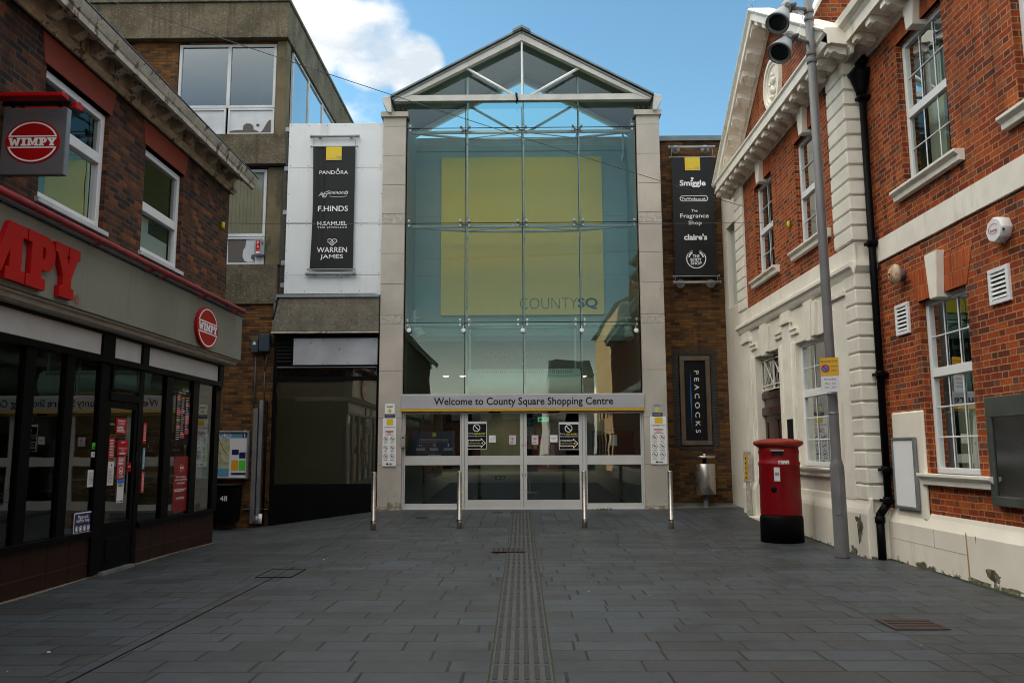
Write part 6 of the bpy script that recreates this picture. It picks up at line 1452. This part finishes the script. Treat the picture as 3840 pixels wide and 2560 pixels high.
# white cladding screen
cl = thing('cladding_screen', 'white panelled screen wall above the vacant shop, carrying a banner', 'wall', (-4.5, 19.1, 5.2))
zz = [5.24, 5.69, 6.98, 8.36, 9.50]
xl = [-5.66, -3.34]
for j in range(4): b = B(); b.box(-5.665, -3.34, 19.08, 19.10, zz[j]+.004, zz[j+1]-.004); b.out('panel', 'clad', cl, .003)
b = B(); b.box(-5.62, -3.34, 19.10, 19.16, 5.3, 9.45); b.out('backing', 'grey_steel', cl)
b = B()
for z in (5.4, 5.95, 7.2, 8.3, 9.3): b.box(-5.76, -5.66, 19.09, 19.2, z, z+.11)
b.out('bracket', 'galv', cl)
b = B()
for z in zz:
    for x in [-5.61+i*.44 for i in range(6)]:
        for d in ((.06,) if z < 5.3 else (-.06,) if z > 9.4 else (-.06, .06)): b.lathe((x, 19.081, z+d), (0, -1, 0), [(.011, 0), (.009, .004)], 8)
for x in (-5.63, -3.37):
    for z in (6.3, 7.7, 8.9): b.lathe((x, 19.081, z), (0, -1, 0), [(.011, 0), (.009, .004)], 8)
b.each('screw', 'iron', cl)
# roof railing seen through the gap under the screen
r = thing('roof_railing', 'pale metal railing glimpsed through the gap under the white screen', 'railing', (-4, 23, 5.2))
b = B()
for i in range(12): b.box(-5.0+i*.19, -4.96+i*.19, 23, 23.04, 5.2, 6.2)
b.box(-5.1, -2.9, 22.98, 23.05, 5.62, 5.66); b.out('rail', 'galv', r)

# ================================================================== VACANT SHOP UNIT
YSH = 19.2
vs_ = thing('vacant_shop', 'vacant black shop unit under a pebbledash concrete band', 'shop', (-4.6, YSH, 0))
b = B(); b.extr([(-5.90, YSH-.25, 4.36), (-5.74, YSH-.25, 5.12), (-3.36, YSH-.25, 5.12), (-3.36, YSH-.25, 4.31), (-5.9, YSH-.25, 4.31)], (0, .5, 0)); b.out('concrete_band', 'concrete_pale', vs_, .02, 2)
b = B(); b.box(-5.80, -3.36, YSH-.29, YSH+3, 5.125, 5.20); b.out('coping', 'galv', vs_)
b = B(); b.box(-5.9, -3.36, YSH-.26, YSH-.1, 4.275, 4.308); b.out('drip', 'trim_old', vs_)
b = B(); b.box(-5.88, -3.36, YSH-.02, YSH+.2, 3.50, 4.275); b.box(-5.88, -5.79, YSH-.04, YSH+.2, -.3, 3.5); b.box(-3.42, -3.36, YSH-.04, YSH+.2, -.3, 3.5); b.box(-5.79, -3.42, YSH-.03, YSH+.2, 3.17, 3.27); b.box(-5.79, -3.42, YSH-.035, YSH+.2, 3.46, 3.5); b.box(-5.79, -3.42, YSH-.03, YSH+.2, -.3, .76)
b.out('shopfront_frame', 'black', vs_, .004)
b = B(); b.box(-5.79, -3.42, YSH-.05, YSH-.03, 3.475, 3.495); b.out('trim', 'galv', vs_)
b = B(); b.box(-5.79, -3.42, YSH+.05, YSH+.08, .70, 3.17); b.out('window_film', 'grey_blind', vs_)
g = B(); g.poly([(-5.79, YSH, .76), (-3.42, YSH, .76), (-3.42, YSH, 3.17), (-5.79, YSH, 3.17)]); g.poly([(-5.79, YSH, 3.27), (-3.42, YSH, 3.27), (-3.42, YSH, 3.46), (-5.79, YSH, 3.46)]); g.out('shop_window', glass('reflective_shop_glass', (.66, .66, .58), .17), vs_)
b = B(); b.box(-5.40, -3.40, YSH-.10, YSH-.02, 3.53, 4.17); b.out('sign_tray', pm('blank_silver_sign', (.40, .41, .45), .4, .1, var=.14, vs=1.5), vs_, .008)
b = B()
for x in (-5.35, -4.7, -4.1, -3.45):
    for z in (3.57, 4.13): b.lathe((x, YSH-.10, z), (0, -1, 0), [(.012, 0), (.01, .004)], 8)
for x, z in ((-4.99, 4.05), (-4.3, 3.9)): b.lathe((x, YSH-.10, z), (0, -1, 0), [(.016, 0), (.01, .002)], 8)
b.each('screw', 'iron', vs_)
b = B()
for i in range(6): z = 3.60+i*.085; b.extr([(-5.80, YSH-.05, z), (-5.80, YSH-.02, z+.05), (-5.80, YSH-.02, z+.06), (-5.80, YSH-.05, z+.01)], (.33, 0, 0))
b.out('louvre', 'black', vs_)
b = B()
for i in range(2):
    for k in range(9): b.lathe((-5.7+k*.28, YSH+.002, 1.62+i*.26), (0, -1, 0), [(.016, 0), (.014, .001)], 10)
b.out('window_dot', 'grey_blind', vs_)
b = B(); b.pipe([at(1040, 1116, Y=19.1), at(1032, 1135, Y=19.05), at(1026, 1200, Y=19.15), at(1022, 1290, Y=19.2)], .035, 8); tag(b.out('cable_bundle', 'cable'), 'thick black cable running down beside the pebbledash band', 'cable')
# meter boxes, channels, wheelie box, map board on the brick wall
r = thing('meter_box', 'larger slate blue meter box on the brown brick wall', 'box', (-6.1, YSH, 3.85)); b = B(); b.box(-6.23, -5.98, YSH-.1, YSH+.08, 3.86, 4.28); b.out('casing', 'utility_blue', r, .015)
r = thing('meter_box', 'smaller blue box with pale sticker left of the meter box', 'box', (-6.4, YSH, 3.83)); b = B(); b.box(-6.43, -6.26, YSH-.05, YSH+.08, 3.84, 4.18); b.out('casing', 'utility_blue', r, .015)
b = B(); b.box(-6.39, -6.31, YSH-.054, YSH-.05, 4.03, 4.07); b.box(-6.37, -6.33, YSH-.054, YSH-.05, 4.07, 4.11); b.out('sticker', 'paper', r)
b = B(); b.pipe([(-6.34, YSH+.06, 3.85), (-6.34, YSH+.06, 2.5)], .018, 6); b.pipe([(-6.06, YSH+.06, 3.87), (-6.12, YSH+.06, 3.4), (-6.10, YSH+.06, 2.7)], .016, 6); tag(b.out('conduit', 'cable'), 'dark cables dropping from the meter boxes down the brick', 'cable')
gb = -.14
r = thing('cable_channel', 'bright galvanised steel channel standing against the brown brick', 'channel', (-6.14, YSH, gb)); b = B(); b.box(-6.185, -6.10, YSH-.02, YSH+.08, gb, 2.71); b.out('channel', 'galv', r, .006); b = B(); b.lathe((-6.15, YSH, gb), (0, 0, 1), [(.09, 0), (.06, .15), (.04, .17)], 12); b.out('foot', 'galv', r)
b = B(); b.box(-6.33, -6.22, YSH+.0, YSH+.08, gb, 2.52); tag(b.out('cable_channel', 'pole', None, .004), 'dark grey steel channel close beside the bright galvanised channel', 'channel')
b = B(); b.tube((-6.03, YSH+.04, gb), (-6.03, YSH+.04, 2.7), .03, n=8); tag(b.out('waste_pipe', 'black'), 'thin black pipe beside the bright galvanised channel', 'pipe')
b = B(); b.tube((-6.06, YSH-.05, gb), (-6.06, YSH-.05, gb+.22), .045, n=12); tag(b.out('pipe_stub', 'upvc'), 'short white pipe stub at the foot of the brick wall', 'pipe')
r = thing('map_board', 'framed town map board on brick seen past the restaurant corner', 'notice board', (-7.1, YSH, .9))
x0, x1, z0, z1 = -7.83, -6.40, .88, 1.99; e = .04
b = B(); b.box(x0, x1, YSH-.05, YSH+.09, z0, z0+e); b.box(x0, x1, YSH-.05, YSH+.09, z1-e, z1); b.box(x0, x0+e, YSH-.05, YSH+.09, z0+e, z1-e); b.box(x1-e, x1, YSH-.05, YSH+.09, z0+e, z1-e); b.out('frame', 'galv', r, .005)
Fw = Face((x0+e, YSH-.02, z0+e), (1, 0, 0)); W, H_ = x1-x0-2*e, z1-z0-2*e
b = B(); Fw.rect(b, 0, W, 0, H_, -.02, 0); b.out('poster', 'paper', r)
b = B(); Fw.rect(b, 0, W, H_*.88, H_, 0, .002); Fw.rect(b, W*.24, W*.70, .01, H_*.2, 0, .002); b.out('heading', 'sky_print', r)
b = B(); Fw.rect(b, W*.24, W*.70, H_*.21, H_*.865, 0, .002); b.out('map', 'map_print', r)
b = B(); Fw.text(b, 'ASHFORD', W*.26, W*.72, H_*.90, .004); Fw.text(b, 'i', W*.945, W*.965, H_*.905, .006); b.out('lettering', 'white_print', r)
b = B(); Fw.rect(b, W*.92, W*.99, H_*.89, H_*.99, .002, .004); Fw.rect(b, W*.74, W*.99, H_*.05, H_*.10, 0, .002); Fw.rect(b, W*.74, W*.86, H_*.50, H_*.62, 0, .002); Fw.rect(b, W*.87, W*.98, H_*.42, H_*.56, 0, .002); Fw.rect(b, .01, W*.2, H_*.4, H_*.6, 0, .002); b.out('picture', 'navy', r)
b = B(); Fw.rect(b, W*.74, W*.86, H_*.15, H_*.38, 0, .003); b.out('yellow_advert', 'amber', r); b = B(); Fw.rect(b, W*.87, W*.98, H_*.15, H_*.38, 0, .003); b.out('green_advert', 'green_print', r)
b = B(); Fw.shape(b, [[(W*.50, H_*.86), (W*.515, H_*.86), (W*.60, H_*.62), (W*.69, H_*.48), (W*.69, H_*.46), (W*.59, H_*.60)]], .004); Fw.shape(b, [arcband(W*.66, H_*.5, W*.13, W*.125, 120, 260)], .004); b.out('map_line', 'red_print', r)
r = thing('wheelie_bin', 'black bin numbered 48 standing against the brick wall', 'bin', (-6.7, 18.9, gb))
b = B(); b.extr([(-7.6, 18.55, gb+.05), (-6.52, 18.55, gb+.05), (-6.46, 18.52, gb+.86), (-7.66, 18.52, gb+.86)], (0, .55, 0)); b.out('body', 'black', r, .02)
b = B(); b.extr([(-7.7, 18.48, gb+.87), (-6.42, 18.48, gb+.87), (-6.42, 18.48, gb+.92), (-7.7, 18.48, gb+.92)], (0, .64, 0)); b.out('lid', 'black', r, .02)
b = B(); Face((-6.78, 18.535, gb+.55), (1, 0, 0)).text(b, '48', .0, .16, .0, .012); b.out('number', 'white_print', r)
b = B()
for x in (-7.5, -6.62): b.lathe((x-.04, 18.95, gb+.06), (1, 0, 0), [(.06, 0), (.06, .08)], 12)
b.out('wheel', 'black_print', r)

# ================================================================== STREET FURNITURE
def bollard_mesh(r, x, y, z):
    b = B(); b.lathe((x, y, z), (0, 0, 1), [(.050, 0), (.050, .165), (.0455, .17), (.0455, 1.035), (.043, 1.042), (.03, 1.046)], 20); b.out('post', 'stainless', r)
    b = B(); b.lathe((x, y, z+.15), (0, 0, 1), [(.0525, 0), (.0525, .012)], 20); b.lathe((x-.046, y-.005, z+.93), (1, -.2, 0), [(.004, 0), (.004, .094)], 8); b.out('collar', 'black', r)
bp = []
for u, v in ((1399, 1986), (1722, 1980), (2193, 1978), (2518, 1980)):
    p = at(u, v, Z=.07)
    for _ in range(4): p = at(u, v, Z=gz(p.x, p.y))
    bp.append(p)
b0 = thing('bollard', 'steel bollard standing before the vacant shop end of the pillars', 'bollard', bp[0], 'stainless steel bollards'); bollard_mesh(b0, *bp[0])
for p, lb in zip(bp[1:], ('steel bollard before the joint of left side panel and door', 'steel bollard before the joint of right door and side panel', 'steel bollard nearest the litter bin')): dup(b0, p-bp[0], lb, 'stainless steel bollards')
# pillar box
c = Vector((4.22, 13.55, gz(4.2, 13.5)))
r = thing('post_box', 'red pillar post box with black base before the white wall', 'post box', c)
S = 1.66/610
def zz_(y): return (1315-y)*S
b = B(); b.lathe(c, (0, 0, 1), [(.345, 0), (.345, zz_(1180)), (.335, zz_(1165)), (.325, zz_(1158))], 40, 1, .82); b.out('base', 'black', r)
b = B(); b.lathe(c, (0, 0, 1), [(.322, zz_(1160)), (.330, zz_(1150)), (.325, zz_(870)), (.335, zz_(862)), (.335, zz_(850)), (.318, zz_(842)), (.318, zz_(800)), (.330, zz_(790)), (.318, zz_(775)), (.322, zz_(752))], 40, 1, .82); b.out('body', 'red_post', r)
b = B(); b.lathe(c, (0, 0, 1), [(.33, zz_(758)), (.355, zz_(752)), (.398, zz_(742)), (.402, zz_(728)), (.385, zz_(722)), (.33, zz_(716)), (.20, zz_(709)), (.02, zz_(705))], 40, 1, .82); b.out('cap', 'red_cap', r)
th = R(-22)                                        # the aperture faces slightly left of the viewer
def pf(a, d=0): return Vector((c.x+(.325+d)*math.sin(a), c.y-(.325*.82+d)*math.cos(a), 0))
def curved(name, mat, a0, a1, z0, z1, d, n_=8):
    b = B()
    for i in range(n_):
        p, q = pf(R(a0+(a1-a0)*i/n_), d), pf(R(a0+(a1-a0)*(i+1)/n_), d); o = Vector((0, .03, 0))
        b.add([(p.x, p.y, c.z+z0), (q.x, q.y, c.z+z0), (q.x, q.y, c.z+z1), (p.x, p.y, c.z+z1), (p.x, p.y+.03, c.z+z0), (q.x, q.y+.03, c.z+z0), (q.x, q.y+.03, c.z+z1), (p.x, p.y+.03, c.z+z1)], [(0, 1, 2, 3), (3, 2, 6, 7), (0, 4, 5, 1), (4, 7, 6, 5), (0, 3, 7, 4), (1, 5, 6, 2)])
    return b.out(name, mat, r)
curved('aperture', 'black_print', -34, -1, zz_(806), zz_(782), .004); curved('aperture_hood', 'red_post', -37, 2, zz_(782), zz_(772), .022); curved('aperture_lip', 'grey_steel', -36, 0, zz_(780), zz_(775), .026)
curved('label_strip', 'paper', -16, 14, zz_(857), zz_(836), .008); curved('label_print', 'red_print', -14, -8, zz_(853), zz_(845), .010, 2)
curved('notice_frame', 'grey_steel', -29, -13, zz_(957), zz_(876), .006, 4); curved('notice_plate', 'paper', -27.5, -14.5, zz_(951), zz_(882), .010, 4); curved('notice_print', 'grey_print', -26, -16, zz_(925), zz_(905), .012, 3)
curved('door_edge', 'red_post', -36, 40, zz_(868), zz_(864), .006)
b = B()
for i, s_ in enumerate(('E', 'II', 'R')):
    p = pf(R(-18), .006); Face((p.x, p.y, c.z+zz_(1015+45*i)), (math.cos(R(-18)), math.sin(R(-18))*.82, 0)).text(b, s_, -.03, .03 if s_ != 'II' else .02, 0, .002, h=.085)
b.out('cypher', 'red_post', r)
b = B(); p = pf(R(-30), .01); b.lathe((p.x, p.y+.02, c.z+zz_(1005)), (-.4, -1, 0), [(.05, 0), (.05, .012), (.03, .02)], 16); b.out('lock_cover', 'black', r)
# lamp post
p0 = Vector((4.49, 11.77, gz(4.49, 11.77))); top = at(3011, -300, Y=11.72); dz = (top-p0).normalized()
def lp_(z): return p0+dz*(z/dz.z)
r = thing('lamp_post', 'tall grey lamp post with two floodlights near the white corner', 'lamp post', p0)
b = B(); b.lathe(p0, dz, [(.100, 0), (.100, .02), (.098, 1.22), (.094, 1.28), (.070, 1.36), (.070, 1.38), (.0665, 4.5), (.062, 9.3)], 24); b.out('post', 'pole', r)
b = B(); q = lp_(.95); n_ = Vector((-.5, -.86, 0)); 
for i in range(1): b.extr([q+n_*.0985+Vector((.86*x, -.5*x, z)) for x, z in rrect(-.045, .045, -.36, .36, .03)], n_*.004)
b.out('access_door', 'pole', r, .002)
b = B()
for z in (7.3, 7.42, 7.98, 8.1): b.lathe(lp_(z), dz, [(.072, 0), (.075, .01), (.075, .05), (.072, .06)], 20)
b.out('collar', 'pole', r)
def flood(cap_px, lens_px, arm_px, label_lens):
    a, e = at(*cap_px, Y=11.45), at(*lens_px, Y=11.26)
    d = (e-a).normalized(); L = (e-a).length
    b = B(); b.lathe(a-d*.02, d, [(.02, 0), (.07, .01), (.08, .04), (.08, .15), (.068, .155), (.08, .18), (.118, L*.62), (.155, L*.90), (.168, L), (.158, L+.015)], 26); o = b.out('floodlight', 'flood', r)
    b = B(); b.lathe(a+d*(L-.02), d, [(.156, 0), (.150, .012), (.09, .022)], 26); b.out('lens', 'lens', o)
    b = B(); b.lathe(a+d*(L-.004), d, [(.168, 0), (.174, .008), (.174, .026), (.160, .028), (.157, .004)], 26, cap=False); b.out('rim', 'pole', o)
    m = at(*arm_px, Y=11.7); j = a+d*.12
    b = B(); b.tube(m, (j.x+.12, j.y, j.z+.02), .03); b.tube((j.x+.12, j.y-.11, j.z+.02), (j.x+.12, j.y+.11, j.z+.02), .025); b.tube((j.x+.12, j.y-.11, j.z+.02), (j.x, j.y-.11, j.z), .022); b.tube((j.x+.12, j.y+.11, j.z+.02), (j.x, j.y+.11, j.z), .022); b.tube(j-Vector((0, .13, 0)), j+Vector((0, .13, 0)), .035, n=12); b.out('arm', 'pole', o)
    return o
flood((2952, 18), (2916, 87), (3017, 36), '1'); flood((2962, 133), (2923, 198), (3027, 160), '2')
b = B(); pts = [at(2968, 30, Y=11.5), at(2985, 45, Y=11.5), at(3008, 55, Y=11.6), at(3012, 75, Y=11.6), at(2998, 105, Y=11.55), at(2985, 140, Y=11.5)]; b.pipe(pts, .007, 6); b.out('cable', 'white_steel', r)
# parking plates on the post
r = thing('parking_sign', 'yellow and grey parking restriction plates strapped to the lamp post', 'sign', lp_(2.2))
p = at(3077, 1408, Y=11.62); q = at(3126, 1350, Y=11.62)
U = Vector((.90, -.43, 0)).normalized(); Fw = Face(at(3078, 1409, Y=11.62), U); W = .245; H_ = .255
b = B(); Fw.rect(b, 0, W, 0, H_, 0, .008); pl_ = b.out('yellow_plate', 'amber', r)
b = B(); Fw.text(b, 'Restricted Zone', W*.06, W*.94, H_*.76, .010); Fw.text(b, 'At any', W*.55, W*.90, H_*.45, .010); Fw.text(b, 'time', W*.60, W*.86, H_*.24, .010); b.out('lettering', 'black_print', pl_)
b = B(); Fw.disc(b, W*.27, H_*.40, .055, .010); b.out('roundel', 'red', pl_); b = B(); Fw.disc(b, W*.27, H_*.40, .042, .012); b.out('roundel_centre', 'blue_print', pl_); b = B(); k = .034; Fw.shape(b, [[(W*.27-k-.006, H_*.4+k-.006), (W*.27-k+.006, H_*.4+k+.006), (W*.27+k+.006, H_*.4-k+.006), (W*.27+k-.006, H_*.4-k-.006)]], .013); b.out('roundel_bar', 'red', pl_)
b = B(); Fw.rect(b, 0, W, -.235, -.005, 0, .008); pl_ = b.out('grey_plate', 'paper', r)
b = B(); Fw.text(b, 'No loading', W*.18, W*.82, -.07, .010); Fw.text(b, 'Mon - Sat', W*.22, W*.78, -.125, .010); Fw.text(b, '7am - 7pm', W*.2, W*.8, -.185, .010); b.out('lettering', 'black_print', pl_)
b = B(); b.lathe(lp_(2.28), dz, [(.072, 0), (.072, .03)], 18); b.lathe(lp_(2.0), dz, [(.072, 0), (.072, .03)], 18); b.out('clip', 'galv', r)
# litter bin
c = Vector((4.31, 19.45, gz(4.31, 19.45))); z0 = c.z
r = thing('litter_bin', 'round stainless steel litter bin on a post by brown brick', 'litter bin', c)
zt, zb_ = at(2640, 1738, Y=19.3).z, at(2640, 1854, Y=19.3).z
b = B(); b.lathe((c.x, c.y, zb_), (0, 0, 1), [(.235, 0), (.245, .01), (.245, zt-zb_-.01), (.238, zt-zb_), (.20, zt-zb_-.02)], 36); b.out('drum', 'stainless', r)
b = B(); b.lathe((c.x, c.y, zt+.13), (0, 0, 1), [(.25, 0), (.255, .01), (.255, .045), (.24, .055), (.05, .06), (.05, .10), (.04, .105)], 36); b.out('lid', 'stainless', r)
b = B(); b.lathe((c.x, c.y, z0), (0, 0, 1), [(.10, 0), (.10, .01), (.055, .015), (.055, zb_-z0+.1)], 20); b.out('post', 'pole', r)
b = B(); b.tube((c.x, c.y, zt-.1), (c.x, c.y, zt+.14), .05); b.out('neck', 'black', r)
# overhead wires
def wire(p, q, sag, r_, label):
    p, q = Vector(p), Vector(q); pts = []
    for i in range(25): f_ = i/24; w_ = p.lerp(q, f_); w_.z -= sag*4*f_*(1-f_); pts.append(w_)
    b = B(); b.pipe(pts, r_, 6); return tag(b.out('overhead_wire', 'cable'), label, 'wire', 'overhead wires')
a0 = at(439, 0, Y=11); a1 = at(2790, 775, X=XW); ext = a0+(a0-a1)*.25
wire(ext, a1, .08, .006, 'long sloping wire crossing the glass front from upper left')
w0, w1 = at(828, 837, X=XL), at(2934, 823, X=XW); w1.z = w0.z+.15; w1.y = 14.4
wire(w0, w1, .03, .0045, 'thin level wire strung between brick walls across the street')
for k, (p, dx) in enumerate(((w0, .04), (w1, -.04))):
    r = thing('wire_anchor', ('lime wire anchor on the dark restaurant brick', 'lime wire anchor on red brick between two upper windows')[k], 'anchor', p, 'lime wire anchors')
    b = B(); b.lathe((p.x+dx, p.y, p.z-.10), (0, 0, 1), [(.02, 0), (.035, .02), (.035, .10), (.02, .12)], 10); b.out('insulator', 'lime', r); b = B(); b.tube((p.x, p.y, p.z), (p.x+dx*1.5, p.y, p.z+.02), .012, n=6); b.out('hook', 'iron', r)

# ================================================================== REST OF THE STREET (behind the viewer, seen in the reflections)
def house(name, label, x0, x1, y0, y1, h, wallm, ridge, chim=0, axis='X', facing='Y'):
    r = thing(name, label, 'building', ((x0+x1)/2, (y0+y1)/2, 0))
    b = B(); b.box(x0, x1, y0, y1, -.1, h); b.out('wall', wallm, r)
    b = B()
    if axis == 'X': b.extr([(x0, y0-.3, h), (x0, y1+.3, h), (x0, (y0+y1)/2, h+ridge)], (x1-x0, 0, 0))
    else: b.extr([(x0-.3, y0, h), (x1+.3, y0, h), ((x0+x1)/2, y0, h+ridge)], (0, y1-y0, 0))
    b.out('roof', 'roof_tile', r)
    for i in range(chim):
        cx = x0+(x1-x0)*(i+.5)/chim; b = B(); b.box(cx-.6, cx+.6, (y0+y1)/2-.4, (y0+y1)/2+.4, h+ridge*.6, h+ridge+.8); b.out('chimney', 'chimney', r)
        b = B()
        for k in range(4): b.lathe((cx-.42+k*.28, (y0+y1)/2, h+ridge+.8), (0, 0, 1), [(.11, 0), (.09, .4)], 8)
        b.out('chimney_pot', 'lintel', r)
    n_ = int((x1-x0)/2.6) if facing == 'Y' else int((y1-y0)/2.6)
    for i in range(n_):
        for z in (1.0, 3.9):
            b = B()
            if facing == 'Y': cx = x0+(x1-x0)*(i+.5)/n_; b.box(cx-.55, cx+.55, y1, y1+.03, z, z+1.7)
            else: cy = y0+(y1-y0)*(i+.5)/n_; b.box(x0-.03 if x0 > 0 else x1, x0 if x0 > 0 else x1+.03, cy-.55, cy+.55, z, z+1.7)
            b.out('window', 'black_gloss', r)
    return r
house('terraced_house', 'chimneyed terrace mirrored in the glass above the welcome sign', -16, 2, -52, -44, 4.6, 'brick_dark', 1.7, 4)
house('corner_house', 'tall sunlit cream building mirrored in the right of the glazing', 6.4, 16, -32, -13.5, 11.0, 'orange_wall', 2.2, 2, 'Y', 'X')
house('grey_house', 'grey rendered house with low slate roof mirrored right of the air curtain', 2.6, 6.6, -44, -37, 8.4, 'fascia_white', 1.8, 0)
house('shop_house', 'rendered two storey shop mirrored in the glass left of the doors', -16, -6.2, -34, -20, 5.2, 'brick_dark', 2.2, 2, 'Y', 'X')
